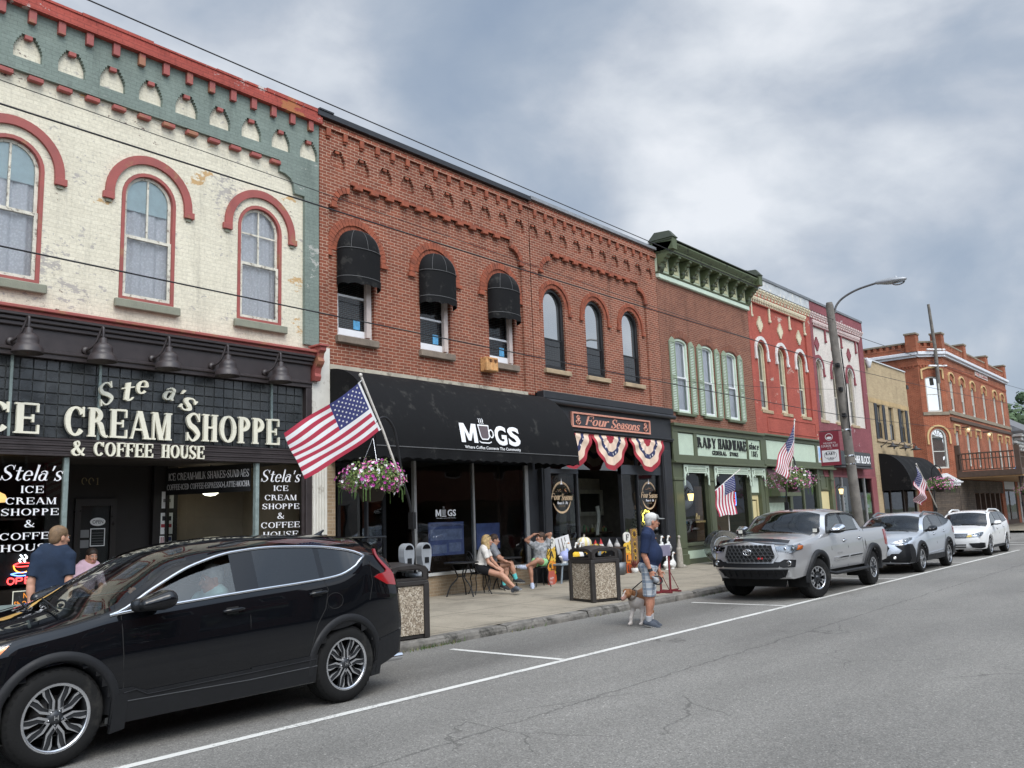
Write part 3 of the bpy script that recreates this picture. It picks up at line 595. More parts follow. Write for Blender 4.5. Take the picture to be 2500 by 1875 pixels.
def window(root,cx,w,z0,zs,rise,yw,frame,fw=.055,set_=.10,rail=None,mull=0,pane=GLU,sash=None,sw=.045,curtain=None,sill=None,name='window',top=None,lower=None,label=None,blind=None):
 """opening in a wall whose front face is yw: outer casing, two sashes, panes, cloth behind, stone sill"""
 e=.004;o=arch(cx,w-2*e,z0+e,zs,rise-e);i=arch(cx,w-2*fw,z0+fw,zs,max(rise-fw,.01))
 b=MB();b.plate(o,[i],yw+set_-.06,yw+set_+.10,frame);f=b.build(name,root)
 if label:f['label']=label
 sash=sash or frame;iw=w-2*fw-.006;rl=rail or(z0+zs+rise)/2;y1=yw+set_
 def inner(za,zb,archd):
  if archd:return arch(cx,iw,za,zs,max(rise-fw-.003,.008)),arch(cx,iw-2*sw,za+sw,zs,max(rise-fw-sw,.006))
  return rect(cx-iw/2,cx+iw/2,za,zb),rect(cx-iw/2+sw,cx+iw/2-sw,za+sw,zb-sw)
 b=MB();O,I=inner(rl-.02,0,True);b.plate(O,[I],y1+.005,y1+.04,sash)
 if mull:b.box(cx-.016,cx+.016,y1+.01,y1+.035,rl+.02,zs+rise-fw-sw,sash)
 if mull>1:b.box(cx-iw/2+sw,cx+iw/2-sw,y1+.012,y1+.033,zs-.12,zs-.09,sash)
 O2,I2=inner(z0+fw+.003,rl+.025,False);b.plate(O2,[I2],y1-.035,y1+.002,sash);b.build('sash',f)
 b=MB();b.plate(I,[],y1+.02,y1+.026,top or pane,back=False);b.build('pane',f)
 b=MB();b.plate(I2,[],y1-.015,y1-.009,lower or pane,back=False);b.build('pane',f)
 if curtain:
  b=MB();r=random.Random(cx)
  ph=r.uniform(0,6);H=zs+rise-z0-fw
  def fn(u,v):return(cx-iw/2+iw*u,y1+.085+.022*math.sin(u*19+ph+v*1.5)+.010*math.sin(u*43),z0+fw+H*v)
  b.grid(fn,40,8,curtain);b.build('curtain',f)
 if blind:
  b=MB();b.box(cx-iw/2,cx+iw/2,y1+.042,y1+.048,blind,zs+rise-fw,mat('pale_blind',(.56,.68,.68),.8,var=.1));b.build('blind',f)
 if sill:
  m_,za,zb,ov=sill;b=MB();b.box(cx-w/2-ov,cx+w/2+ov,yw-.10,yw+set_-.07,za,zb,m_,.012);b.build('sill',f)
 return f
def voussoir(root,cx,ri,ro,zs,zf,y0,y1,M,stop=None,n=19,name='window_arch',seam=None,ko=1.0):
 """hood mould of radial bricks with label stops at its feet"""
 b=MB();g=.006
 for i in range(n):
  a0=PI*i/n+g;a1=PI*(i+1)/n-g
  P=[(cx+ri*math.cos(a0),zs+ri*ko*math.sin(a0)),(cx+ro*math.cos(a0),zs+ro*ko*math.sin(a0)),(cx+ro*math.cos((a0+a1)/2),zs+ro*ko*math.sin((a0+a1)/2)),(cx+ro*math.cos(a1),zs+ro*ko*math.sin(a1)),(cx+ri*math.cos(a1),zs+ri*ko*math.sin(a1)),(cx+ri*math.cos((a0+a1)/2),zs+ri*ko*math.sin((a0+a1)/2))]
  b.plate(P,[],y0+.002*(i%2),y1,M,back=False)
 if zf<zs-.01:
  for s in(-1,1):
   a,c=sorted((cx+s*ri,cx+s*ro));b.box(a,c,y0,y1,zf,zs-.004,M)
 if stop:
  sm,sw,sh=stop
  for s in(-1,1):
   a,c=sorted((cx+s*ri,cx+s*(ro+sw)));b.box(a,c,y0-.02,y1,zf-sh,zf-.003,sm)
 return b.build(name,root)
def niche(cx,zb,zt,w,n=5):
 """corbelled (stepped) arch opening"""
 P=[(cx-w/2,zb),(cx+w/2,zb)];zs=zb+(zt-zb)*.42;st=(zt-zs)/n;x=w/2
 R=[]
 for i in range(n):
  z=zs+st*i;xn=w/2*(1-.50*((i+1)/n)**1.5)
  R+=[(x,z),(xn,z)];x=xn
 P+=[(cx+a,z)for a,z in R]+[(cx+x,zt),(cx-x,zt)]+[(cx-a,z)for a,z in R[::-1]]
 o=[P[0]]
 for q in P[1:]:
  if abs(q[0]-o[-1][0])+abs(q[1]-o[-1][1])>1e-5:o.append(q)
 return o
def lamp_goose(root,x,z,y,M,name='wall_lamp'):
 """gooseneck lamp: wall rose, bent arm, bell shade"""
 b=MB();b.lathe([(0,y-.045),(.055,y-.045),(.062,y-.02),(.062,y)],(x-.12,0,z+.10),M,14,'y')
 b.tube(smooth_path([(x-.12,y-.04,z+.10),(x-.12,y-.12,z+.11),(x-.06,y-.20,z+.20),(x-.01,y-.26,z+.40),(x,y-.30,z+.42),(x,y-.31,z+.34),(x,y-.31,z+.26)],5),.02,M,8)
 f=b.build(name,root);b=MB()
 b.lathe([(0.02,.27),(.05,.26),(.05,.19),(.095,.17),(.13,.13),(.142,.08),(.135,.035),(.165,.015),(.195,-.03),(.205,-.085),(.21,-.10),(.195,-.10),(.17,-.03),(.10,0),(0,.02)],(x,y-.31,z),M,24)
 b.build('lamp_shade',f);return f
def barn_lamp(root,x,z,y,M):
 b=MB();b.tube(smooth_path([(x-.30,y,z+.02),(x-.30,y-.15,z+.10),(x-.22,y-.30,z+.26),(x-.05,y-.42,z+.28),(x,y-.45,z+.16)],5),.018,M,6);b.box(x-.37,x-.23,y-.03,y,z-.02,z+.07,M)
 f=b.build('wall_lamp',root);b=MB();b.lathe([(.03,.18),(.06,.16),(.08,.08),(.20,.03),(.30,-.02),(.29,-.02),(.19,.02),(0,.05)],(x,y-.45,z),M,20);b.build('lamp_shade',f)
def bake_awning(name,root,x0,x1,zt,zb,proj,val,M,yw=YF,scallop=.035,ends=True,n=20,q=1.0):
 """quarter-round cloth awning on a frame with end panels and a scalloped skirt"""
 P=[]
 for i in range(n+1):
  a=PI/2*i/n;P.append((yw-.012-proj*math.sin(a)**1.0,zb+val+(zt-zb-val)*math.cos(a)**q))
 b=MB()
 def fn(u,v):
  i=v*n;k=min(int(i),n-1);t=i-k;y=P[k][0]*(1-t)+P[k+1][0]*t;z=P[k][1]*(1-t)+P[k+1][1]*t
  sag=.014*math.sin(u*PI*round((x1-x0)/1.1))**2*math.sin(v*PI);return(x0+(x1-x0)*u,y+sag,z-sag*.6)
 b.grid(fn,48,n,M);c=b.build(name,root)
 b=MB();yv=yw-.012-proj;nx=max(8,int((x1-x0)/.03))
 def sk(u,v):
  x=x0+(x1-x0)*u;s=scallop*abs(math.sin(x*PI/.28));return(x,yv-.004+.012*math.sin(x*9)*v,zb+val-.004-(val-.004-s)*v-.0)
 b.grid(sk,nx,4,M);pts=smooth_path([(x0,yv-.006,zb+val),(x1,yv-.006,zb+val)],3);b.tube(pts,.011,mat('awning_seam',(.09,.09,.09),.7),6);b.build('valance',root if c.parent else c)
 if ends:
  for x in(x0,x1):
   b=MB();V=[(x,y,z)for y,z in P]+[(x,yw-.012,zb+val)]
   b.add(V,[tuple(range(len(V)))],M);ny=40
   def es(u,v):y=yw-.012-proj*u;return(x,y,zb+val-.002-(val-.004-scallop*abs(math.sin(y*PI/.28)))*v)
   b.grid(es,ny,3,M);b.build('end_panel',root if c.parent else c)
 return c
 # ------------------------------------------------------------------ 1 cream ice-cream shop
def cream_building():
 R=thing('brick_building','cream painted brick building with green frieze and red trim above the ice cream shop','building',(6,YF,0))
 CREAM=brick('cream_brick',(.66,.615,.49),(.62,.575,.455),(.56,.515,.40),bw=.205,bh=.066,mo=.009,bump=.35,tone=.06,peel=[((.40,.37,.33),.905,7.0),((.13,.085,.075),.955,8.0),((.50,.33,.16),.95,1.3)])
 GRN=brick('green_frieze',(.195,.235,.205),(.175,.212,.185),(.145,.18,.155),bw=.205,bh=.066,mo=.009,bump=.4,tone=.10,peel=[((.40,.40,.36),.94,4)])
 RED=mat('red_trim',(.30,.075,.063),.6,var=.15,vs=3,stain=((.30,.13,.07),.25,2.5),bump=.15,world=True);REDC=brick('red_cornice',(.35,.075,.055),(.31,.065,.05),(.22,.05,.04),bw=.205,bh=.066,bump=.3,tone=.15,peel=[((.5,.45,.42),.95,4),((.36,.14,.06),.90,.8)])
 SILL=mat('grey_green_sill',(.22,.225,.17),.8,var=.15,bump=.2,world=True);SASH=mat('old_white_sash',(.58,.55,.46),.7,var=.2,vs=8,stain=((.22,.19,.15),.3,14));BR=mat('storefront_brown',(.034,.026,.026),.45,var=.15)
 x0,x1=0.6,10.06;y1=YF+.07
 wc=[2.45,4.565,6.675,8.79];WW=.93;Z0,ZS,RI=5.39,7.14,.46
 b=MB();b.plate(rect(x0,x1,4.90,9.70),[arch(c,WW,Z0,ZS,RI)for c in wc],y1,y1+.24,CREAM);b.build('upper_wall',R)
 o=[(x0,8.60),(9.16,8.60),(9.16,8.38),(9.27,8.37),(9.40,8.31),(9.47,8.21),(9.50,8.03),(9.73,8.03),(9.73,5.12),(x1,5.12),(x1,9.62),(x0,9.62)]
 b=MB();b.plate(o,[niche(9.82-.6425*k,8.81,9.20,.41)for k in range(15)if 9.82-.6425*k-.21>x0],YF,y1-.001,GRN,back=False)
 b.build('frieze',R)
 b=MB()
 for k in range(14):
  c=9.82-.6425*k
  b.box(c-.055,c+.055,YF-.015,YF+.05,9.125,9.195,RED,.006)
 for k in range(21):
  c=9.06-.425*k
  if c>x0+.1:b.box(c-.105,c+.105,YF-.035,YF+.06,8.495,8.565,RED,.008)
 b.build('string_course',R)
 b=MB();b.box(x0,x1+.01,YF-.11,YF+.2,9.60,9.73,REDC);b.box(x0,x1,YF-.07,YF+.3,9.732,9.83,REDC)
 r=random.Random(2);x=x0
 while x<x1-.2:
  l=min(r.uniform(.7,1.5),x1-x);b.box(x,x+l-.01,YF-.085,YF+.3,9.832,9.855+r.uniform(0,.05),REDC);x+=l
 for k in range(22):
  c=9.83-.4275*k
  if c>x0:b.box(c-.055,c+.055,YF-.075,YF-.002,9.39,9.598,RED,.006)
 b.build('cornice',R)
 for c in wc:
  w=window(R,c,WW,Z0,ZS,RI,y1,RED,fw=.06,set_=.05,rail=6.46,mull=1 if c!=8.79 else 2,sash=SASH,sw=.05,curtain=lace(),sill=(SILL,5.245,5.385,.08),pane=GLU,blind=(6.93 if c<8 else None))
  b=MB()
  b.plate(band(c,.60,.74,7.14,7.10,22),[],y1-.05,y1-.002,RED,back=False)
  for s in(-1,1):
   a,d=sorted((c+s*.60,c+s*.78));b.box(a,d,y1-.06,y1-.002,6.99,7.098,RED,.006);a,d=sorted((c+s*.64,c+s*.73));b.box(a,d,y1-.03,y1-.002,6.94,6.988,SILL)
  b.build('hood_mould',w)
 b=MB();b.box(x0,9.88,YF-.16,YF+.05,4.885,4.93,RED);b.box(x0,9.88,YF-.22,YF+.05,4.932,4.985,RED,.01);b.build('red_moulding',R)
 b=MB();y=YF-.06
 b.box(x0,9.82,y,YF+.2,4.40,4.70,BR);b.box(x0,9.84,y-.13,YF+.2,4.835,4.882,BR,.01);b.box(x0,9.84,y-.09,YF+.2,4.77,4.832,BR,.012);b.box(x0,9.84,y-.05,YF+.2,4.702,4.768,BR,.012);b.box(x0,9.84,y-.05,YF+.2,4.345,4.398,BR,.012);b.box(x0,9.84,y-.02,YF+.2,4.28,4.343,BR)
 b.box(9.72,9.85,y-.012,YF+.2,.2,4.278,BR,.01)
 for i in range(7):b.box(x0,9.719,y-.03+(i%2)*.012,YF+.2,2.86+i*.037,2.86+i*.037+.034,BR,.004)
 b.build('storefront_fascia',R)
 PRISM=mat('prism_glass',(.030,.034,.036),.28,var=.35,vs=5,spec=.8,bump=.08,bs=45)
 b=MB();nx=50;zz0,zz1=3.125,4.278;s=.181
 x=9.70
 while x>x0+.2:
  for i in range(7):
   z=zz0+.165*i
   b.box(x-s+.008,x-.008,YF+.02,YF+.06,z+.008,min(z+.157,zz1),PRISM,.004)
  x-=s
 b.box(x0,9.719,YF+.045,YF+.12,zz0-.01,zz1,mat('lead_came',(.07,.075,.075),.5,.3));b.build('prism_glass_transom',R)
 b=MB();POST=mat('weathered_post',(.20,.25,.24),.6,var=.25,vs=10)
 for px in(4.7,5.95,9.02):b.box(px-.018,px+.018,YF-.005,YF+.044,zz0,zz1,POST)
 b.build('transom_bar',R)
 LET=mat('cream_letter',(.72,.69,.56),.5,var=.04);kw=dict(w=.20,t=.07,s=.06,h=.055)
 b=MB();yl=YF-.03
 serif(b,'ICE',4.14,5.08,3.165,3.60,yl,LET,.05,kw=kw);serif(b,'CREAM',5.43,7.09,3.165,3.605,yl,LET,.05,kw=kw);serif(b,'SHOPPE',7.34,9.14,3.18,3.635,yl,LET,.05,kw=kw)
 kw2=dict(w=.21,t=.08,s=.06,h=.06)
 serif(b,'&',5.52,5.71,2.875,3.085,YF-.10,LET,.035,kw=kw2);serif(b,'COFFEE',5.84,6.76,2.875,3.085,YF-.10,LET,.035,kw=kw2,gap=.07);serif(b,'HOUSE',6.90,7.64,2.88,3.09,YF-.10,LET,.035,kw=kw2,gap=.07)
 for ch,xa,xb,za,zb,rt in(('S',5.87,6.10,3.66,3.99,.34),('t',6.20,6.40,3.75,4.06,.22),('e',6.46,6.66,3.885,4.20,.06),('a',6.93,7.13,3.82,4.13,-.12),("'",7.18,7.25,3.80,4.02,-.2),('s',7.25,7.47,3.67,4.02,-.42)):
  serif(b,ch,xa,xb,za,zb,yl,LET,.05,slant=.22,kw=dict(w=.16,t=.06,s=.02,h=.03),arcfn=lambda u,rt=rt:(0,rt))
 b.build('sign_lettering',R)
 for k in range(8):
  x=8.94-1.046*k
  if x>x0+.3:lamp_goose(R,x,4.36,YF-.065,BR)
 b=MB()
 for px in(5.50,8.72):b.box(px-.035,px+.035,YF-.04,YF+.06,FL,2.855,POST,.01)
 b.box(8.756,9.68,YF-.03,YF+.05,.95,1.02,POST);b.box(x0,5.464,YF-.03,YF+.05,.72,.80,POST);b.box(9.66,9.715,YF-.03,YF+.06,1.0,2.855,BR);b.build('window_post',R)
 b=MB();b.box(x0,5.464,YF-.02,YF+.08,FL,.718,BR);b.box(8.756,9.66,YF-.02,YF+.08,FL,.948,BR);b.build('bulkhead',R)
 b=MB();b.plate(rect(8.756,9.66,1.022,2.855),[],YF+.01,YF+.016,GLW,back=False);b.plate(rect(x0,5.464,.802,2.855),[],YF+.01,YF+.016,GLW,back=False)
 b.add([(8.70,YF+.06,.95),(8.70,YF+.06,2.855),(8.0,YF+1.75,2.855),(8.0,YF+1.75,.95)],[(0,1,2,3)],GLW);b.add([(5.52,YF+.06,.95),(5.52,YF+.06,2.855),(6.2,YF+1.75,2.855),(6.2,YF+1.75,.95)],[(0,1,2,3)],GLW);W_=b.build('shop_window',R)
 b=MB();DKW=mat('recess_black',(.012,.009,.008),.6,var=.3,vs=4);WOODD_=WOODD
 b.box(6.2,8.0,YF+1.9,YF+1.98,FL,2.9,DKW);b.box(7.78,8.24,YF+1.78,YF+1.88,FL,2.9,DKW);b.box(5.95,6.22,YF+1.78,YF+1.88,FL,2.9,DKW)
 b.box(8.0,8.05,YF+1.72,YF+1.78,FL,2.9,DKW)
 b.X=Matrix.Translation((8.70,YF+.07,0))@Matrix.Rotation(math.atan2(1.69,-.7),4,'Z');b.box(0,1.82,-.03,.03,FL,.95,BR);b.X=None
 b.X=Matrix.Translation((5.52,YF+.07,0))@Matrix.Rotation(math.atan2(1.69,.68),4,'Z');b.box(0,1.82,-.03,.03,FL,.95,BR);b.X=None
 b.build('entrance_wall',R)
 dr=MB();dr.plate(rect(6.45,7.15,FL,2.32),[rect(6.55,7.05,.9,2.2)],YF+1.84,YF+1.895,mat('door_black',(.02,.016,.014),.35));D=dr.build('shop_door',R)
 g=MB();g.plate(rect(6.55,7.05,.9,2.2),[],YF+1.87,YF+1.876,GLW,back=False);g.build('door_glass',D)
 PW=mat('paper_white',(.78,.78,.77),.8,var=.05);PG=mat('paper_grey',(.22,.22,.22),.8);INK=mat('ink',(.03,.03,.035),.8,var=0);NR=mat('flag_red_print',(.35,.05,.06),.8,var=0);NB=mat('flag_blue_print',(.05,.06,.18),.8,var=0)
 g=MB();yd=YF+1.86
 g.plate(ell(6.84,1.93,.13,.07),[],yd,yd,PW,back=False);sans(g,'OPEN',6.75,6.93,1.90,1.96,yd-.003,INK,.002)
 for a in((6.52,6.70,1.67,1.80),(6.52,6.70,1.50,1.63)):g.plate(rect(*a),[],yd-.001,yd,PG,back=False)
 g.plate(rect(6.72,6.97,1.52,1.82),[rect(6.735,6.955,1.535,1.805)],yd-.002,yd,PW,back=False)
 for i in range(5):g.box(6.745,6.945,yd-.003,yd,1.56+i*.045,1.565+i*.045,PG)
 g.build('door_notice',D)
 n=MB();yn=YF+1.775
 n.plate(rect(7.93,8.16,2.14,2.44),[],yn,yn,PW,back=False);n.plate(rect(7.92,8.15,1.68,2.06),[],yn,yn,PW,back=False);n.plate(rect(7.91,8.14,1.36,1.65),[],yn,yn,PW,back=False)
 n.plate(rect(7.93,8.13,1.80,1.86),[],yn-.002,yn,NR,back=False);n.box(7.95,8.12,yn-.003,yn,1.92,2.0,INK);n.plate(ell(8.03,1.76,.035,.035),[],yn-.003,yn,INK,back=False)
 for i in range(4):n.plate(rect(7.93+i*.036,7.948+i*.036,1.52,1.63),[],yn-.002,yn,NR,back=False)
 n.plate(rect(8.07,8.13,1.56,1.63),[],yn-.003,yn,NB,back=False)
 for i in range(4):n.box(7.95,8.10,yn-.002,yn,1.39+i*.025,1.395+i*.025,PG)
 n.plate(rect(7.96,8.10,2.25,2.31),[],yn-.002,yn,PG,back=False);n.build('notice',R)
 n=MB();serif(n,'231',6.55,6.88,2.56,2.68,YF+1.89,mat('gold_dim',(.25,.2,.1),.4),.003,kw=dict(w=.12,t=.07));n.build('house_number',R)
 WHT=mat('white_vinyl',(.80,.80,.82),.5,var=0);g=MB();yg=YF+.004;kt=dict(w=.15,t=.06,s=.06,h=.05)
 def col(xs):
  (a,c),lines=xs
  for i,(tx,l,rr,z0,z1)in enumerate(lines):
   if i==0:serif(g,tx,l,rr,z0,z1,yg,WHT,.002,slant=.26,kw=dict(w=.13,t=.045,s=.03,h=.035),gap=.07)
   else:serif(g,tx,l,rr,z0,z1,yg,WHT,.002,kw=kt)
 col(((0,0),[("Stela's",8.80,9.62,2.53,2.74),('ICE',9.07,9.38,2.37,2.465),('CREAM',8.89,9.56,2.205,2.30),('SHOPPE',8.84,9.62,2.05,2.145),('&',9.15,9.30,1.88,1.985),('COFFEE',8.82,9.63,1.72,1.82),('HOUSE',8.86,9.60,1.555,1.655)]))
 col(((0,0),[("Stela's",4.62,5.44,2.505,2.72),('ICE',4.90,5.21,2.33,2.43),('CREAM',4.71,5.39,2.17,2.265),('SHOPPE',4.66,5.43,2.015,2.11),('&',4.97,5.11,1.85,1.95),('COFFEE',4.66,5.45,1.68,1.775),('HOUSE',4.68,5.42,1.52,1.615)]))
 g.build('window_lettering',R)
 g=MB();L_=1.80;g.X=Matrix.Translation((8.67,YF+.10,0))@Matrix.Rotation(math.atan2(1.69,-.7)+PI,4,'Z')@Matrix.Translation((-L_,0,0))
 g.box(0.02,L_,-.002,.006,2.37,2.85,mat('menu_black',(.012,.012,.013),.35));kt2=dict(w=.16,t=.07,s=.04,h=.05)
 serif(g,'ICE CREAM·MILK SHAKES·SUNDAES',.08,L_-.03,2.63,2.76,-.006,WHT,.002,kw=kt2,gap=.06);serif(g,'COFFEE·ICED COFFEE·ESPRESSO·LATTE·MOCHA',.05,L_-.02,2.46,2.56,-.006,WHT,.002,kw=kt2,gap=.06);g.X=None
 g.build('menu_band',R)
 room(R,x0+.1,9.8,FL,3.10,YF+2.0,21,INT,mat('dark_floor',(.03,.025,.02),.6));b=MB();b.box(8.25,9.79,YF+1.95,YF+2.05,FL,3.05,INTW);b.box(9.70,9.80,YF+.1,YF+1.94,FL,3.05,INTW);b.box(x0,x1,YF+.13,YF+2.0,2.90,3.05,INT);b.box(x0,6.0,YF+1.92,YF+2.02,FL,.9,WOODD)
 for i in range(3):b.box(x0+.3,5.7,YF+1.9,YF+2.3,1.15+i*.42,1.18+i*.42,WOODD)
 b.build('interior',R)
 YEL=mat('lamp_glow',(1.0,.62,.22),.4,var=0,emit=.8);b=MB()
 b.lathe([(0,.10),(.06,.09),(.10,.02),(.20,-.03),(.235,-.10),(.20,-.14),(0,-.15)],(4.70,YF+.55,2.36),YEL,8,smooth=False);b.tube([(4.70,YF+.55,2.46),(4.70,YF+.55,2.90)],.008,INK,5);b.build('pendant_lamp',R)
 b=MB();b.lathe([(0,-.09),(.09,-.075),(.15,-.03),(.17,0)],(8.55,YF+1.2,2.42),mat('lamp_white',(1,.93,.72),.4,var=0,emit=2.5),18);b.tube([(8.55,YF+1.2,2.4),(8.55,YF+1.2,2.9)],.012,INK,5);b.build('ceiling_lamp',R)
 b=MB();b.box(4.50,5.28,YF+.05,YF+.06,1.06,1.50,mat('neon_board',(.008,.008,.009),.4));y=YF+.03
 nr=mat('neon_red',(1,.06,.06),.4,var=0,emit=3.0);no=mat('neon_orange',(1,.32,.04),.4,var=0,emit=3.0);nb_=mat('neon_blue',(.15,.35,1),.4,var=0,emit=2.4);nw=mat('neon_white',(.9,.95,1),.4,var=0,emit=2.5)
 T=lambda pts,M,r=.008:b.tube([(p[0],y,p[1])for p in smooth_path([(q[0],q[1],0)for q in pts],5)],r,M,6)
 T([(4.87,1.33),(4.89,1.27),(4.95,1.23),(5.03,1.23),(5.09,1.27),(5.11,1.33)],no);T([(4.87,1.33),(4.93,1.355),(5.05,1.355),(5.11,1.33),(5.05,1.31),(4.93,1.31),(4.87,1.33)],nr);T([(4.84,1.21),(4.93,1.185),(5.05,1.185),(5.14,1.21),(5.05,1.225),(4.93,1.225),(4.84,1.21)],nb_);T([(5.11,1.32),(5.15,1.30),(5.14,1.26),(5.09,1.26)],no)
 for dx in(-.03,.03):T([(4.99+dx,1.37),(4.97+dx,1.40),(5.01+dx,1.43),(4.98+dx,1.47)],nw,.010)
 for i,ch in enumerate('OPEN'):
  xx=4.80+i*.115;z0,z1=1.075,1.155
  P={'O':[[(.0,.5),(.15,.95),(.5,1),(.85,.8),(.9,.4),(.6,0),(.2,.1),(0,.5)]],'P':[[(0,0),(0,.5),(0,1)],[(0,1),(.6,1),(.8,.75),(.6,.5),(0,.5)]],'E':[[(0,0),(0,.5),(0,1)],[(0,1),(.4,1),(.8,1)],[(0,.5),(.35,.5),(.7,.5)],[(0,0),(.4,0),(.8,0)]],'N':[[(0,0),(0,.5),(0,1)],[(0,1),(.4,.5),(.8,0)],[(.8,0),(.8,.5),(.8,1)]]}[ch]
  for st in P:T([(xx+p*.095,z0+q*(z1-z0))for p,q in st],nr,.009)
 b.build('neon_sign',R)
 b=MB();b.box(4.86,5.26,YF-.012,YF-.004,.74,.98,mat('sign_black',(.012,.012,.012),.5));OR=mat('sign_orange',(.85,.28,.03),.5,var=0);b.plate(rect(4.86,5.26,.74,.98),[rect(4.872,5.248,.752,.968)],YF-.014,YF-.012,mat('sign_cream',(.7,.68,.55),.5),back=False)
 sans(b,'NO',5.00,5.12,.875,.95,YF-.0125,OR,.002,bold=.02);sans(b,'SMOKING',4.885,5.235,.765,.84,YF-.0125,OR,.002,bold=.02);b.build('no_smoking_sign',R)
 PL=mat('white_plaster',(.62,.60,.54),.8,var=.08,bump=.2,bs=20,stain=((.40,.37,.32),.2,3),world=True);b=MB()
 b.box(9.885,10.30,YF-.02,YF+.3,3.48,5.10,PL);b.box(9.86,10.25,YF-.13,YF+.25,3.44,3.50,PL,.01);b.box(9.87,10.20,YF-.06,YF+.25,FL,3.438,PL)
 for i in range(5):b.box(9.885+i*.063,9.885+i*.063+.042,YF-.085,YF-.058,.5,3.40,PL,.012)
 b.box(9.86,10.21,YF-.11,YF+.2,FL,.46,PL,.01);b.build('pilaster',R)
 b=MB();pr=[(0,5.05),(-.30,5.05),(-.30,4.98),(-.24,4.93),(-.22,4.85),(-.25,4.78),(-.22,4.72),(-.16,4.66),(-.13,4.56),(-.15,4.50),(-.12,4.42),(0,4.42)]
 V=[(9.86,YF+y,z)for y,z in pr]+[(10.0,YF+y,z)for y,z in pr];n_=len(pr);b.add(V,[tuple(range(n_)),tuple(range(2*n_-1,n_-1,-1))]+[(i,(i+1)%n_,n_+(i+1)%n_,n_+i)for i in range(n_)],RED);b.box(9.82,10.04,YF-.34,YF+.02,5.052,5.09,RED,.008);b.build('scroll_bracket',R)
 shell(R,x0,x1,4.9,9.6,CREAM)
 b=MB();b.box(x0,x1-.02,YF+.36,24.7,4.9,5.0,INT);b.box(x0+.01,x0+.2,YF+.02,24.9,0,4.899,CREAM);b.box(x0+.2,x1-.05,24.7,24.9,0,4.899,CREAM);b.build('floor_slab',R)
cream_building()
# ------------------------------------------------------------------ 2 red brick coffee shop, 3 red brick gift shop
BRK=brick('red_brick',(.24,.072,.040),(.165,.050,.030),(.46,.335,.245),bw=.205,bh=.066,mo=.0105,tone=.16,bump=.4)
BRKA=mat('arch_brick',(.25,.068,.034),.85,var=.35,vs=7,bump=.3,bs=40,world=True);STONE=mat('sill_stone',(.19,.15,.115),.85,var=.25,vs=4,bump=.4,bs=25,world=True);STONEL=mat('sill_sandstone',(.36,.27,.17),.85,var=.2,vs=4,bump=.4,bs=25,world=True)
TANB=brick('tan_base_brick',(.32,.235,.15),(.25,.18,.11),(.36,.30,.22),bw=.205,bh=.066,tone=.15)
BLKCLOTH=mat('black_canvas',(.0065,.0065,.007),.8,spec=.2,var=.3,vs=2,stain=((.028,.027,.025),.16,3.0),bump=.12,bs=9)
ALU=mat('aluminium',(.42,.42,.41),.45,.7,var=.1);BLACKP=mat('black_paint',(.020,.021,.024),.5,var=.25,vs=3,bump=.1,bs=12);SLATE=mat('slate_blue_paint',(.035,.04,.048),.55,var=.15)
VINYL=mat('white_vinyl_frame',(.72,.72,.73),.5,var=.03);BLKF=mat('black_frame',(.012,.012,.013),.4,var=.1)
def brick_front(R,x0,x1,zb,top,pl,pr_,nich,dent,strg,wins,hood,frame_y=.07):
 """common corbelled brick front: recessed field, proud frieze with stepped niches, two piers"""
 y1=YF+frame_y
 cx0,cx1=pl+.55,pr_-.42
 b=MB();b.plate(rect(x0,x1,zb,top),[arch(*w)for w in wins],y1,y1+.24,BRK);b.build('upper_wall',R)
 A=[(cx0,8.60),(cx0,8.42),(cx0-.14,8.40),(cx0-.30,8.33),(cx0-.42,8.20),(cx0-.47,8.05),(pl,8.03),(pl,zb),(x0,zb),(x0,top),(x1,top),(x1,zb),(pr_,zb),(pr_,8.05),(pr_-.08,8.06),(pr_-.12,8.22),(pr_-.22,8.34),(pr_-.34,8.40),(cx1,8.41),(cx1,8.60)]
 b=MB();b.plate(A,[niche(c,8.87,9.22,.38)for c in nich],YF,y1-.001,BRK,back=False);b.build('frieze',R)
 b=MB()
 for s,a0 in((cx0,PI/2),(cx1,0)):
  for i in range(6):
   t0=a0+PI/2*i/6+.02;t1=a0+PI/2*(i+1)/6-.02;c=(s-.02 if a0 else s+.0,8.03)
   P=[(c[0]+r_*math.cos(t),c[1]+r_*math.sin(t))for r_,t in((.34,t0),(.46,t0),(.46,t1),(.34,t1))]
   b.plate(P,[],YF-.022,YF+.03,BRKA,back=False)
  q=c[0]-.40 if a0 else c[0]+.40;b.box(q-.08,q+.08,YF-.04,YF+.03,7.99,8.045,BRKA)
 b.box(cx0,cx1,YF-.012,YF+.02,8.585,8.635,BRKA)
 for c in strg:b.box(c-.10,c+.10,YF-.04,YF+.05,8.505,8.58,BRKA,.006)
 b.build('string_course',R)
 b=MB();b.box(x0,x1,YF-.055,YF+.1,9.60,top-.10,BRK)
 for c in dent:b.box(c-.055,c+.055,YF-.058,YF-.001,9.44,9.60,BRKA,.006);b.box(c-.04,c+.04,YF-.035,YF-.001,9.395,9.438,BRKA,.006)
 for c in nich:b.box(c-.05,c+.05,YF+.01,YF+.05,9.16,9.215,BRKA)
 b.build('cornice',R)
 for(c,w,z0,zs,ri)in wins:voussoir(R,c,*hood,zs-.02,7.08,y1-.045,y1-.002,BRKA,stop=(BRKA,.05,.085),n=25);voussoir(R,c,w/2+.012,hood[0]-.015,zs,zs,y1-.012,y1-.002,BRKA,n=19,name='arch_ring')
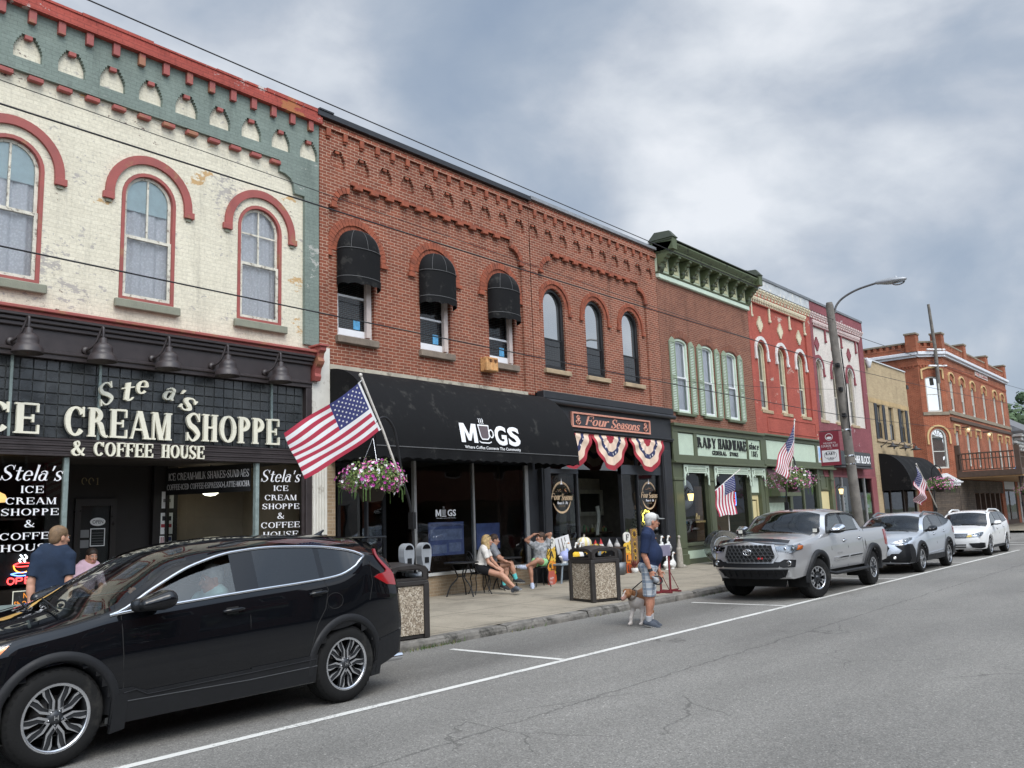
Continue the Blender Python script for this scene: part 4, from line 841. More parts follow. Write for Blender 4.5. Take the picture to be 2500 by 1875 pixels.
def coffee_building():
 R=thing('brick_building','red brick building with three black window awnings above the long coffee shop awning','building',(13.2,YF,0))
 x0,x1=10.075,16.63;wc=[11.035,13.28,15.53];W=(.94,5.42,7.14,.47)
 brick_front(R,x0,x1,4.75,9.78,10.29,16.30,[10.53+.637*k for k in range(10)],[10.27+.4305*k for k in range(15)],[11.05+.432*k for k in range(11)],[(c,)+W for c in wc],(.63,.775))
 b=MB();b.box(x0-.1,x1+.03,YF-.10,YF+.36,9.785,9.895,mat('black_coping',(.018,.019,.022),.45,var=.2));b.box(10.0,10.35,YF-.12,YF+.2,9.897,9.93,MATS['black_coping']);b.build('coping',R)
 for i,c in enumerate(wc):
  w=window(R,c,.94,5.42,7.14,.47,YF+.07,VINYL,fw=.05,set_=.14,rail=6.28 if i==0 else(6.16 if i==1 else 6.02),sash=VINYL,sw=.045,sill=(STONE,5.27,5.415,.06),pane=GLU)
  b=MB();b.box(c-.38,c+.30,YF+.155,YF+.18,5.475,5.60,VINYL);b.box(c+.28,c+.40,YF+.08,YF+.16,5.47,7.1,mat('pinkish_jamb',(.50,.42,.38),.8,var=.15));b.build('jamb',w)
  b=MB();b.box(c+.02,c+.19,YF+.186,YF+.19,5.63,5.84,mat('blue_card',(.10,.33,.55),.5,var=.3,vs=14));b.build('sticker',w)
  b=MB();zt,zv,zb_,pj,hw=7.645,7.17,6.42,.34,.51;n=14
  def half(u):a=PI*u;return-hw*math.cos(a),-pj*math.sin(a)**.75
  b.grid(lambda u,v:(c+half(u)[0],YF+.03+half(u)[1],zv-.0+(zb_+.17-zv)*v),24,4,BLKCLOTH)
  b.grid(lambda u,v:(c+half(u)[0]*math.cos(v*PI/2)**.9,YF+.03+half(u)[1]*math.cos(v*PI/2)**.9,zv+(zt-zv)*math.sin(v*PI/2)),24,10,BLKCLOTH)
  b.grid(lambda u,v:(c+half(u)[0]*1.012,YF+.028+half(u)[1]*1.012,zb_+.165-(.165-.03*abs(math.sin(u*PI*5)))*v),40,3,BLKCLOTH)
  for zz in(zv,zb_+.168):b.tube([(c+half(k/24)[0]*1.015,YF+.028+half(k/24)[1]*1.015,zz)for k in range(25)],.008,MATS.get('awning_seam')or mat('awning_seam',(.09,.09,.09),.7),5)
  for k in(6,12,18):b.tube([(c+half(k/24)[0]*math.cos(v*PI/16)**.9*1.012,YF+.028+half(k/24)[1]*math.cos(v*PI/16)**.9*1.012,zv+(zt-zv)*math.sin(v*PI/16))for v in range(8)],.005,MATS['awning_seam'],5)
  b.build('window_awning',R)
 b=MB();b.box(x0+.22,x1-.3,YF-.03,YF+.2,4.70,4.80,mat('concrete_lintel',(.42,.38,.30),.85,var=.2,vs=3,bump=.3,world=True,stain=((.22,.19,.15),.3,4)));b.build('lintel',R)
 b=MB();RUST=mat('rusty_box',(.55,.30,.12),.7,var=.25,vs=7,stain=((.28,.10,.03),.45,9),bump=.2);b.box(14.70,15.10,YF-.16,YF+.06,5.14,5.47,RUST,.015)
 for k in range(2):
  b.plate(rect(14.75+k*.17,14.90+k*.17,5.17,5.44),[rect(14.762+k*.17,14.888+k*.17,5.182,5.428)],YF-.168,YF-.16,RUST,back=False)
  for q in range(3):b.box(14.785+k*.17,14.865+k*.17,YF-.172,YF-.161,5.36+q*.022,5.37+q*.022,mat('rust_dark',(.12,.05,.02),.8))
 b.build('alarm_box',R)
 aw=bake_awning('shop_awning',R,10.31,16.50,4.70,2.90,1.32,.225,BLKCLOTH)
 W=mat('awning_white',(.80,.80,.80),.6,var=0);b=MB();MUG=mat('mug_brown',(.10,.075,.08),.6,var=0)
 b.plate([(12.54+(13.03-12.54)*u,3.285+(3.68-3.285)*v)for u,v in((0,0),(0,1),(.27,1),(.5,.40),(.73,1),(1,1),(1,0),(.76,0),(.76,.60),(.58,.10),(.42,.10),(.24,.60),(.24,0))],[],-.004,0,W,back=False);sans(b,'G',13.57,13.95,3.265,3.685,0,W,.004,bold=.035);sans(b,'S',14.0,14.39,3.265,3.685,0,W,.004,bold=.035)
 cup=[(13.085,3.68),(13.115,3.42),(13.16,3.36),(13.34,3.36),(13.40,3.42),(13.425,3.68)];cup_i=[(13.11,3.655),(13.14,3.425),(13.17,3.385),(13.33,3.385),(13.375,3.425),(13.40,3.655)]
 b.plate(cup,[cup_i],-.004,0,W,back=False);b.plate(cup_i,[],-.002,0,MUG,back=False);b.plate(ell(13.465,3.50,.075,.095),[ell(13.46,3.50,.05,.068)],-.0045,0,W,back=False)
 b.plate([(13.07,3.315),(13.13,3.285),(13.37,3.285),(13.44,3.315),(13.44,3.335),(13.37,3.31),(13.13,3.31),(13.07,3.335)],[],-.0043,0,W,back=False)
 for k in range(3):b.tube([(p.x,-.004,p.y)for p in smooth_path([(13.17+k*.055,3.70,0),(13.155+k*.055,3.74,0),(13.18+k*.055,3.77,0),(13.16+k*.055,3.81,0)],4)],.009,W,5)
 sans(b,'Where Coffee Connects The Community',12.62,14.37,3.145,3.225,0,W,.003,bold=.012)
 nv=[]
 for x,y,z in b.v:
  cz=min(max((z-3.125)/1.575,0),1);yy=YF-.012-1.32*math.sqrt(1-cz*cz);nv.append((x,yy+y-.012,z))
 b.v=nv;b.build('awning_lettering',aw)
 for px,a,c in((11.24,.022,BLACKP),(12.53,.035,ALU),(14.32,.025,ALU),(16.20,.06,ALU)):
  b=MB();b.box(px-a,px+a,YF+.02,YF+.10,.68 if px>12.6 else FL,3.0,c);b.build('mullion',R)
 b=MB();b.box(12.45,16.28,YF-.02,YF+.12,.615,.675,mat('white_sill',(.55,.55,.53),.6,var=.1,world=True));b.build('sill',R)
 b=MB();b.box(12.45,16.28,YF+.03,YF+.2,FL-.05,.613,TANB);b.build('base_wall',R)
 b=MB();b.box(10.212,10.42,YF-.02,YF+.3,FL-.05,2.98,TANB);b.build('brick_pier',R)
 b=MB();b.plate(rect(12.565,14.295,.68,3.0),[],YF+.05,YF+.056,GLW,back=False);b.build('shop_window',R)
 b=MB();b.plate(rect(14.345,16.14,.68,3.0),[],YF+.05,YF+.056,GLW,back=False);b.build('shop_window',R)
 b=MB();b.plate(rect(10.42,12.5,FL,3.0),[rect(10.5,11.2,.4,2.9),rect(11.28,12.42,.4,2.9)],YF+.9,YF+.96,BLACKP);b.plate(rect(10.5,11.2,.4,2.9),[],YF+.93,YF+.936,GLD,back=False);b.plate(rect(11.28,12.42,.4,2.9),[],YF+.93,YF+.936,GLD,back=False);b.build('shop_door',R)
 b=MB();b.box(16.262,16.64,YF+.03,YF+.3,FL-.05,4.69,BLACKP);b.build('dark_pier',R)
 b=MB();b.box(10.42,16.26,YF+.14,YF+.3,3.0,4.69,BLACKP);b.build('transom_panel',R)
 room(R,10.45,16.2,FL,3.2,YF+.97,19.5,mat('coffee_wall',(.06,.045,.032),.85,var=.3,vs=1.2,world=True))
 b=MB();PB=mat('poster_blue_glow',(.10,.13,.30),.4,var=.35,vs=4,emit=.04);b.box(13.66,14.78,14.0,14.03,.98,1.72,PB);b.box(15.22,16.05,14.0,14.03,1.05,1.66,PB);TX=mat('poster_ink',(.02,.025,.06),.6,var=0);PLT=mat('poster_pale_glow',(.22,.26,.42),.5,var=.3,vs=9,emit=.03)  # poster paper emits faintly, a brightness put into its colour inside the dark shop
 sans(b,'MUGS Community Center',13.72,14.70,1.61,1.68,13.995,TX,.002);b.box(13.70,14.72,13.992,13.999,1.32,1.56,PLT);b.box(13.75,14.2,13.992,13.999,1.03,1.22,PLT);b.box(14.28,14.68,13.992,13.999,1.05,1.25,PLT);b.build('poster',R)
 b=MB();b.box(15.2,16.1,16.3,16.36,.3,1.5,WOODD);b.box(13.2,15.0,17.5,18.1,.2,1.2,WOODD);b.box(12.2,16.0,19.3,19.45,1.4,2.4,mat('menu_wall',(.12,.08,.05),.8,var=.3));b.box(14.9,15.6,15.2,15.8,.2,.95,WOODD,.02);b.build('counter',R)
 b=MB();y=YF+.045;b.plate([(13.13+(13.30-13.13)*u,1.84+(1.985-1.84)*v)for u,v in((0,0),(0,1),(.27,1),(.5,.40),(.73,1),(1,1),(1,0),(.76,0),(.76,.60),(.58,.10),(.42,.10),(.24,.60),(.24,0))],[],y-.002,y,W,back=False);sans(b,'GS',13.49,13.75,1.84,1.985,y,W,.002,bold=.03);b.plate([(13.32,1.985),(13.335,1.86),(13.43,1.86),(13.445,1.985)],[],y-.002,y,mat('mug_grey',(.3,.3,.3),.6,var=0),back=False);b.box(13.31,13.46,y-.002,y,1.835,1.85,W);b.box(13.355,13.36,y-.002,y,2.0,2.05,W);b.box(13.385,13.39,y-.002,y,2.0,2.05,W);sans(b,'Where Coffee Connects The Community',13.14,13.74,1.79,1.815,y,W,.001);b.build('window_lettering',R)
 shell(R,x0,x1,4.8,9.7,BRK);b=MB();b.box(x0+.25,x1-.25,YF+.36,24.7,4.8,4.9,INT);b.box(x0+.3,x1-.3,24.7,24.9,0,4.79,INT);b.build('floor_slab',R)
def script_word(b,txt,x0,x1,z0,z1,y,M,ext=.01):
 serif(b,txt,x0,x1,z0,z1,y,M,ext,slant=.30,kw=dict(w=.17,t=.065,s=.015,h=.03),gap=.02)
def gift_building():
 R=thing('brick_building','red brick building with black framed arched windows above the black gift shop front','building',(19.7,YF,0))
 x0,x1=16.65,22.88;wc=[17.66,19.52,21.35];W=(.93,5.50,7.20,.465)
 brick_front(R,x0,x1,4.82,9.84,16.95,22.20,[16.83+.6285*k for k in range(10)],[16.88+.4285*k for k in range(14)],[17.75+.432*k for k in range(9)],[(c,)+W for c in wc],(.60,.70))
 b=MB();b.box(x0+.03,x1,YF-.09,YF+.36,9.845,9.93,mat('grey_coping',(.25,.26,.27),.5,.3,var=.2));b.build('coping',R)
 for c in wc:
  window(R,c,.93,5.50,7.20,.465,YF+.07,BLKF,fw=.075,set_=.12,rail=6.31,sash=BLKF,sw=.035,sill=(STONEL,5.375,5.495,.07),pane=glass('sky_glass',refl=.72,tint=(.5,.55,.55),dirt_haze=.06,dirt_haze_col=(.45,.55,.55)),lower=glass('screen_glass',refl=.05,tint=(.3,.32,.33)))
 b=MB();b.box(16.72,23.02,YF-.12,YF+.06,3.95,4.55,BLACKP);b.build('fascia',R)
 b=MB();b.box(16.72,23.06,YF-.22,YF+.06,4.66,4.86,BLACKP,.02);b.tube([(16.72,YF-.22,4.60),(23.10,YF-.22,4.60)],.062,BLACKP,10);b.box(16.72,23.04,YF-.15,YF+.06,4.552,4.658,BLACKP);b.box(16.72,23.03,YF-.20,YF+.06,3.905,3.948,BLACKP,.008);b.box(16.72,23.02,YF-.16,YF+.06,3.865,3.903,BLACKP,.008);b.build('cornice_black',R)
 CP=mat('copper_paint',(.62,.28,.20),.5,var=.1);b=MB();b.plate(rect(17.92,21.74,4.02,4.42),[rect(17.965,21.695,4.065,4.375)],YF-.175,YF-.12,CP,back=False);b.plate(rect(17.965,21.695,4.065,4.375),[],YF-.14,YF-.12,mat('sign_slate',(.035,.036,.042),.6,var=.1),back=False);S=b.build('sign',R)
 b=MB();script_word(b,'Four',18.52,19.55,4.105,4.345,YF-.14,CP);script_word(b,'Seasons',19.72,21.15,4.09,4.335,YF-.14,CP)
 for cx in(18.20,21.50):
  for q in(-1,1):b.tube([(p.x,YF-.155,p.y)for p in smooth_path([(cx+q*.02,4.10,0),(cx+q*.10,4.17,0),(cx+q*.03,4.22,0),(cx+q*.07,4.28,0),(cx,4.34,0)],4)],.014,CP,5)
  b.plate([(cx-.03,4.22),(cx,4.15),(cx+.03,4.22),(cx,4.31)],[],YF-.165,YF-.14,CP,back=False)
 b.build('sign_lettering',S)
 for a,c in((16.65,17.0),(22.42,22.94)):
  b=MB();b.box(a,c,YF-.10,YF+.2,FL-.05,3.864,BLACKP);b.box(a+.06,c-.06,YF-.125,YF-.10,.55,3.6,BLACKP,.012);b.box(a-.02,c+.02,YF-.14,YF+.2,FL-.05,.48,BLACKP,.01);b.build('pilaster',R)
 b=MB();yt=YF+.05
 b.box(17.0,18.27,YF-.02,YF+.12,2.83,2.94,SLATE);b.box(20.30,22.42,YF-.02,YF+.12,2.86,3.12,SLATE);b.box(17.002,17.05,YF-.01,YF+.1,1.15,2.83,BLACKP);b.box(18.20,18.27,YF-.01,YF+.1,1.15,2.83,BLACKP);b.box(20.30,20.36,YF-.01,YF+.1,1.15,3.86,BLACKP);b.box(21.14,21.19,YF-.01,YF+.1,1.15,2.86,BLACKP);b.box(22.36,22.419,YF-.01,YF+.1,1.15,3.86,BLACKP);b.box(21.14,21.19,YF-.005,YF+.1,3.12,3.86,SLATE);b.build('window_frame',R)
 for a,c in((17.002,18.27),(20.30,22.42)):
  b=MB();b.box(a,c,YF-.01,YF+.15,FL-.05,1.148,BLACKP);b.box(a+.1,c-.1,YF-.03,YF-.01,.4,1.0,BLACKP,.01);b.build('bulkhead',R)
 for a,c,z0,z1 in((17.05,18.20,1.15,2.83),(20.36,21.14,1.15,2.86),(21.19,22.36,1.15,2.86),(20.36,21.14,3.12,3.86),(21.19,22.36,3.12,3.86),(17.0,20.30,2.95,3.86)):
  b=MB();b.plate(rect(a,c,z0,z1),[],YF+.04,YF+.046,GLW if z0<2 else GLD,back=False);b.build('shop_window',R)
 for xa,xb in((18.23,18.9),(20.33,19.9)):
  b=MB();b.add([(xa,YF+.1,1.15),(xa,YF+.1,2.85),(xb,YF+1.6,2.85),(xb,YF+1.6,1.15)],[(0,1,2,3)],GLW);b.build('entrance_glass',R)
 b=MB();b.box(18.2,20.4,YF+1.6,YF+1.66,2.4,2.9,WOODD)
 for xa in(18.85,19.9):b.box(xa,xa+.07,YF+1.55,YF+1.64,FL,2.9,WOODD)
 for xa,xb in((18.23,18.9),(20.33,19.9)):
  b.X=Matrix.Translation((xa,YF+.1,0))@Matrix.Rotation(math.atan2(1.5,xb-xa),4,'Z');b.box(0,1.64,-.03,.03,FL,1.15,BLACKP);b.X=None
 b.build('entrance_wall',R)
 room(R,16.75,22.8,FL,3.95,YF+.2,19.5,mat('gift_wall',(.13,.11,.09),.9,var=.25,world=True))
 b=MB();b.box(20.6,23.0-.25,15.6,15.65,.2,2.9,mat('gift_panel',(.30,.26,.21),.9,var=.2));b.box(20.7,22.6,15.1,15.58,1.22,1.27,WOODD);b.box(20.7,22.6,15.1,15.58,.70,.75,WOODD);b.box(17.2,18.2,15.0,15.4,1.3,1.34,WOODD);b.box(20.7,20.76,15.1,15.58,.2,1.27,WOODD);b.build('shelf',R)
 b=MB();WF=mat('whitewashed',(.42,.38,.31),.8,var=.2,vs=9);b.plate(rect(21.40,22.75,1.76,2.55),[rect(21.52,22.63,1.88,2.43)],15.50,15.56,WF);b.plate(rect(21.52,22.63,1.88,2.43),[],15.54,15.55,mat('mirror',(.35,.35,.36),.05,1.0,var=0),back=False);b.build('mirror',R)
 b=MB();WHTC=mat('white_cloth',(.60,.57,.52),.9,var=.15)
 b.grid(lambda u,v:(21.62+.16*u+.05*math.sin(v*5),15.0+.05*math.sin(u*9),2.05-.85*v-.1*abs(u-.5)),6,8,WHTC);r=random.Random(5)
 for i in range(26):
  x=r.uniform(20.75,22.5);z=1.27 if i%2 else .75;h=r.uniform(.08,.24);c=r.choice([(.5,.45,.35),(.05,.04,.04),(.35,.3,.1),(.12,.2,.1),(.6,.58,.55),(.3,.08,.06)])
  b.lathe([(.0,h),(.03,h),(.05,h*.6),(.045,0),(0,0)],(x,r.uniform(15.15,15.4),z),mat('gift_%d'%(int(c[0]*100)),c,.5,var=.1),10)
 b.build('shop_goods',R)
 GD=mat('pale_gold',(.58,.42,.26),.45,var=.1);WHT=MATS['white_vinyl']
 for cx,c2 in((17.58,2.23),(21.77,2.27)):
  b=MB();y=YF+.03
  for a0,a1,r1,w_ in((20,165,.385,.018),(200,345,.385,.02),(28,160,.355,.008),(205,340,.36,.010)):
   P=[(cx+r1*math.cos(math.radians(a0+(a1-a0)*i/24)),c2+r1*math.sin(math.radians(a0+(a1-a0)*i/24)))for i in range(25)]
   for q in _strip(P,[w_*(.4+1.2*math.sin(PI*i/24))for i in range(25)]):b.plate(q,[],y-.002,y,GD,back=False)
  script_word(b,'Four',cx-.44,cx-.06,c2-.06,c2+.10,y,GD,.0025);script_word(b,'Seasons',cx-.02,cx+.44,c2-.07,c2+.09,y,GD,.0025);script_word(b,'flowers & gifts',cx-.20,cx+.24,c2-.17,c2-.10,y,WHT,.0025);sans(b,'AMERICAN APOTHECARY'[:0]or 'DECOR',cx-.12,cx+.14,c2-.225,c2-.205,y,GD,.001)
  r=random.Random(cx)
  for k in range(12):b.plate(ell(cx+r.uniform(-.22,.22),c2+r.uniform(.14,.24),.008,.011,8),[],y-.002,y,GD if k%3 else mat('vinyl_orange',(.8,.3,.1),.5,var=0),back=False)
  b.plate([(cx-.05,c2+.33),(cx+.06,c2+.33),(cx+.03,c2+.36),(cx+.01,c2+.48),(cx-.01,c2+.36)],[],y-.003,y,WHT,back=False);b.build('window_lettering',R)
 shell(R,x0,x1,4.8,9.74,BRK);b=MB();b.box(x0+.25,x1-.25,YF+.36,24.7,4.82,4.9,INT);b.box(x0+.3,x1-.3,24.7,24.9,0,4.79,INT);b.build('floor_slab',R)
coffee_building();gift_building()
# ------------------------------------------------------------------ 4 hardware store
GRNP=mat('olive_green_paint',(.085,.098,.055),.5,var=.12,vs=4,bump=.08,bs=10);PALE=mat('pale_green_paint',(.55,.64,.52),.6,var=.06,vs=4);PALEB=mat('beadboard',(.48,.62,.45),.6,var=.06)
def beadboard(b,x0,x1,z0,z1,y,step=.075,diag=True):
 b.plate(rect(x0,x1,z0,z1),[],y,y,PALE,back=False)
 if diag:
  k=x0-(z1-z0)
  while k<x1:
   a=max(k,x0);za=z0+(a-k);c=min(k+(z1-z0),x1);zc=z0+(c-k)
   if za<z1 and c>a+.01:
    za=z1-(za-z0);zc=z1-(zc-z0);b.add([(a,y-.004,za),(c,y-.004,zc),(c,y-.004,zc+.010),(a,y-.004,za+.010)],[(0,1,2,3)],mat('beadboard_groove',(.33,.45,.31),.7,var=0))
   k+=step
 else:
  k=x0+step
  while k<x1:b.box(k-.004,k+.004,y-.005,y,z0,z1,mat('beadboard_groove',(.33,.45,.31),.7,var=0));k+=step
def hardware_building():
 R=thing('brick_building','brown brick hardware store with bracketed green cornice and shuttered windows','building',(26.1,YF,0))
 BB=brick('brown_brick',(.205,.078,.046),(.16,.058,.036),(.36,.25,.19),bw=.205,bh=.066,mo=.009,tone=.14,bump=.4);BBA=mat('brown_arch',(.19,.075,.045),.85,var=.3,vs=6,bump=.3,world=True)
 x0,x1=22.90,29.34;wc=[24.165,25.935,27.68]
 b=MB();b.plate(rect(x0,x1,4.40,9.05),[arch(c,.87,4.83,7.05,.17)for c in wc],YF,YF+.26,BB);b.build('upper_wall',R)
 for c in wc:
  w=window(R,c,.87,4.83,7.05,.17,YF,PALE,fw=.07,set_=.09,rail=5.97,sash=mat('sash_white',(.66,.68,.68),.5,var=.04),sw=.05,curtain=mat('sheer_curtain',(.72,.73,.77),.9,var=.05),pane=GLU,sill=(GRNP,4.735,4.825,.16))
  b=MB()
  for i in range(15):
   a0=math.radians(52+76*i/15+.5);a1=math.radians(52+76*(i+1)/15-.5);cz=6.42
   P=[(c+r_*math.cos(a),cz+r_*math.sin(a))for r_,a in((.83,a0),(1.03,a0),(1.03,a1),(.83,a1))]
   b.plate(P,[],YF-.02-.002*(i%2),YF-.001,BBA,back=False)
  b.build('window_arch',R)
  for s in(-1,1):
   xc=c+s*.62;b=MB();hw=.165;P=[(xc-hw,4.83),(xc+hw,4.83)];zi,zo=(7.13,7.05)
   P+=[(xc+hw,zo if s>0 else zi),(xc,7.20),(xc-hw,zi if s>0 else zo)]
   holes=[rect(xc-hw+.04,xc+hw-.04,4.88,5.88),rect(xc-hw+.04,xc+hw-.04,5.97,7.02)]
   b.plate(P,holes,YF-.06,YF-.015,mat('shutter_green',(.24,.29,.20),.6,var=.1));q=4.90
   while q<7.0:
    if not(5.85<q<5.97):b.add([(xc-hw+.04,YF-.05,q),(xc+hw-.04,YF-.05,q),(xc+hw-.04,YF-.025,q+.04),(xc-hw+.04,YF-.025,q+.04)],[(0,1,2,3)],PALE)
    q+=.052
   b.build('shutter',R)
 b=MB();CG=mat('cornice_green',(.085,.105,.05),.55,var=.18,vs=3,stain=((.03,.035,.02),.3,3));DK=mat('cornice_dark',(.035,.042,.026),.6,var=.15)
 b.box(22.92,29.32,YF-.10,YF+.05,9.00,9.12,PALE);b.box(22.90,29.34,YF-.13,YF+.05,9.12,9.19,CG,.02);b.box(22.92,29.32,YF-.06,YF+.05,9.19,9.74,mat('frieze_pale',(.55,.62,.46),.6,var=.06))
 k=23.0
 while k<29.3:b.plate([(k,9.00),(k+.07,9.00),(k+.035,8.965)],[],YF-.10,YF+.0,PALE,back=False);k+=.072
 b.build('frieze_board',R)
 b=MB();b.box(22.90,29.36,YF-.46,YF+.05,9.74,9.78,CG)
 pr=[(.05,9.78),(-.46,9.78),(-.50,9.80),(-.50,9.84),(-.53,9.87),(-.58,9.93),(-.62,9.99),(-.62,10.03),(.05,10.09)]
 V=[(22.88,YF+y,z)for y,z in pr]+[(29.40,YF+y,z)for y,z in pr];n=len(pr);b.add(V,[tuple(range(n)),tuple(range(2*n-1,n-1,-1))]+[(i,(i+1)%n,n+(i+1)%n,n+i)for i in range(n)],CG)
 b.box(22.86,29.42,YF-.64,YF+.3,10.092,10.12,DK);b.build('cornice',R)
 def bracket(cx,w,big):
  b=MB();s=1.12 if big else 1.0;zt=9.74;pr=[(0,zt),(-.38*s,zt),(-.38*s,zt-.07),(-.31*s,zt-.10),(-.29*s,zt-.16),(-.22*s,zt-.19),(-.19*s,zt-.27),(-.12*s,zt-.31),(-.12,zt-.42*s),(-.08,zt-.50*s),(0,zt-.53*s)]
  V=[(cx-w/2,YF+y-.062,z)for y,z in pr]+[(cx+w/2,YF+y-.062,z)for y,z in pr];n=len(pr);b.add(V,[tuple(range(n)),tuple(range(2*n-1,n-1,-1))]+[(i,(i+1)%n,n+(i+1)%n,n+i)for i in range(n)],CG)
  b.lathe([(0,cx-w/2-.012),(.05,cx-w/2-.012),(.05,cx+w/2+.012),(0,cx+w/2+.012)],(0,YF-.14,zt-.39*s),DK,10,'x')
  if big:
   b.box(cx-w/2-.02,cx+w/2+.02,YF-.60,YF+.1,9.0,9.74,CG)if False else None
   b.box(cx-w/2-.03,cx+w/2+.03,YF-.66,YF+.1,9.79,10.16,CG);b.add([(cx-w/2-.06,YF-.70,10.161),(cx+w/2+.06,YF-.70,10.161),(cx+w/2+.06,YF+.2,10.161),(cx-w/2-.06,YF+.2,10.161),(cx-w/2+.04,YF-.52,10.40),(cx+w/2-.04,YF-.52,10.40),(cx+w/2-.04,YF-.0,10.44),(cx-w/2+.04,YF-.0,10.44)],[(0,1,2,3),(4,5,6,7),(0,1,5,4),(1,2,6,5),(2,3,7,6),(3,0,4,7)],DK)
  b.build('bracket',R)
 bracket(23.02,.22,True);bracket(29.22,.22,True)
 for k in range(8):bracket(23.70+.69*k,.16,False)
 MED=mat('medallion',(.62,.60,.36),.6,var=.05)
 for k in range(9):
  c=23.37+.69*k;b=MB();b.box(c-.17,c+.17,YF-.075,YF-.062,9.27,9.62,MED,.006)
  for q in range(4):b.tube([(c+.08*math.cos(PI/2*q+PI/4),YF-.08,9.45+.08*math.sin(PI/2*q+PI/4)),(c,YF-.088,9.45),(c+.08*math.cos(PI/2*q+.9),YF-.08,9.45+.11*math.sin(PI/2*q+.9))],.012,GRNP,5)
  b.build('medallion',R)
 b=MB();b.box(23.0,29.42,YF-.26,YF+.05,4.36,4.45,GRNP,.01);b.box(23.02,29.40,YF-.16,YF+.05,4.20,4.358,GRNP);b.box(23.02,29.40,YF-.10,YF+.05,3.35,4.198,GRNP);b.box(23.02,29.40,YF-.16,YF+.05,3.30,3.50,GRNP);b.box(23.0,29.42,YF-.24,YF+.05,3.24,3.298,GRNP,.008);b.box(24.34,24.54,YF-.15,YF,3.502,4.198,GRNP);b.box(28.11,28.22,YF-.15,YF,3.502,4.198,GRNP);b.box(29.2,29.42,YF-.17,YF,3.502,4.198,GRNP);b.box(23.02,23.36,YF-.15,YF,3.502,4.198,GRNP);b.build('shop_fascia',R)
 b=MB();beadboard(b,23.36,24.34,3.502,4.16,YF-.115);beadboard(b,24.54,28.11,3.502,4.18,YF-.115);b.build('sign_board',R)
 b=MB();beadboard(b,28.22,29.2,3.502,4.18,YF-.115,diag=False);b.build('sign_board',R)
 SB=mat('sign_letter_black',(.012,.012,.012),.5,var=0);b=MB();kw=dict(w=.20,t=.09,s=.04,h=.12)
 serif(b,'RABY',24.60,25.82,3.77,4.10,YF-.118,SB,.03,kw=kw,gap=.16);serif(b,'HARDWARE',26.0,28.06,3.77,4.11,YF-.118,SB,.03,kw=kw,gap=.15);serif(b,'GENERAL',25.55,26.55,3.565,3.70,YF-.118,SB,.015,kw=dict(w=.2,t=.12,s=.04,h=.13),gap=.16);serif(b,'STORE',26.80,27.42,3.57,3.70,YF-.118,SB,.015,kw=dict(w=.2,t=.12,s=.04,h=.13),gap=.16)
 serif(b,'since',28.32,29.10,3.86,4.09,YF-.118,SB,.012,slant=.15,kw=dict(w=.22,t=.10,s=.05,h=.06));serif(b,'1885',28.45,28.98,3.60,3.80,YF-.118,SB,.012,kw=dict(w=.18,t=.08,s=.04,h=.06));b.build('sign_lettering',R)
 for a,c in((23.02,23.60),(25.18,25.60),(28.20,28.30)):
  b=MB();b.box(a,c,YF-.10,YF+.14,FL-.05,3.238,GRNP);b.box(a+.06,c-.06,YF-.118,YF-.10,.7,2.7,GRNP,.008)if c-a>.2 else None;b.box(a-.02,c+.02,YF-.14,YF+.14,FL-.05,.52,GRNP,.012);b.box(a-.02,c+.02,YF-.14,YF+.14,2.72,2.80,GRNP,.01);b.build('post',R)
 for a,c in((23.6,25.18),(25.6,28.20)):
  b=MB();b.box(a,c,YF-.06,YF+.12,.74,.84,GRNP,.01);b.box(a,c,YF+.0,YF+.12,FL-.05,.738,GRNP);beadboard(b,a+.08,c-.08,.36,.60,YF-.004,diag=False);b.build('bulkhead',R)
  b=MB();b.plate(rect(a,c,.842,3.238),[],YF+.03,YF+.036,GLW,back=False);b.build('shop_window',R)
 def gingerbread(x0,x1):
  b=MB();y0,y1=YF-.155,YF-.125;zt,zb=3.20,2.96
  b.box(x0,x1,y0,y1,zt-.03,zt,PALE);b.box(x0+.2,x1-.2,y0,y1,zb,zb+.03,PALE);k=x0+.24
  while k<x1-.22:b.lathe([(.010,zb+.03),(.022,zb+.07),(.012,zb+.10),(.024,zb+.14),(.010,zt-.03)],(k,(y0+y1)/2,0),PALE,6);k+=.075
  for s,xe in((1,x0),(-1,x1)):
   b.plate([(xe,zt-.031),(xe+s*.22,zt-.031),(xe+s*.20,zb),(xe+s*.10,zb-.06),(xe+s*.05,zb-.20),(xe+s*.055,zb-.36),(xe,zb-.40)],[[(xe+s*.05,zt-.07),(xe+s*.16,zt-.07),(xe+s*.15,zb+.03),(xe+s*.09,zb-.0)],[(xe+s*.022,zb-.30),(xe+s*.035,zb-.12),(xe+s*.022,zb-.06)]],y0,y1,PALE)
   b.lathe([(0,zb-.10),(.03,zb-.06),(.012,zb-.02),(.02,zb)],(xe+s*.24,(y0+y1)/2,0),PALE,8)
  b.build('gingerbread_trim',R)
 gingerbread(23.60,25.20);gingerbread(25.58,28.22);gingerbread(28.34,29.42)
 b=MB();b.box(28.30,29.18,YF+.02,YF+.14,2.28,3.238,GRNP);b.box(28.36,29.12,YF+.005,YF+.02,2.36,2.88,PALE);b.build('door_transom',R)
 b=MB();YD=mat('cream_yellow_door',(.62,.53,.28),.5,var=.06);b.plate(rect(28.30,29.12,FL,2.28),[rect(28.42,29.0,1.3,2.12)],YF+.05,YF+.10,YD);b.plate(rect(28.46,28.96,1.34,2.08),[],YF+.08,YF+.10,YD,back=False);b.box(28.44,28.98,YF+.035,YF+.05,.4,1.1,YD,.01);b.build('door',R)
 b=MB();b.box(29.14,29.42,YF-.08,YF+.14,FL-.05,3.238,GRNP);b.box(29.12,29.44,YF-.12,YF+.14,FL-.05,.52,GRNP,.012);b.build('post',R)
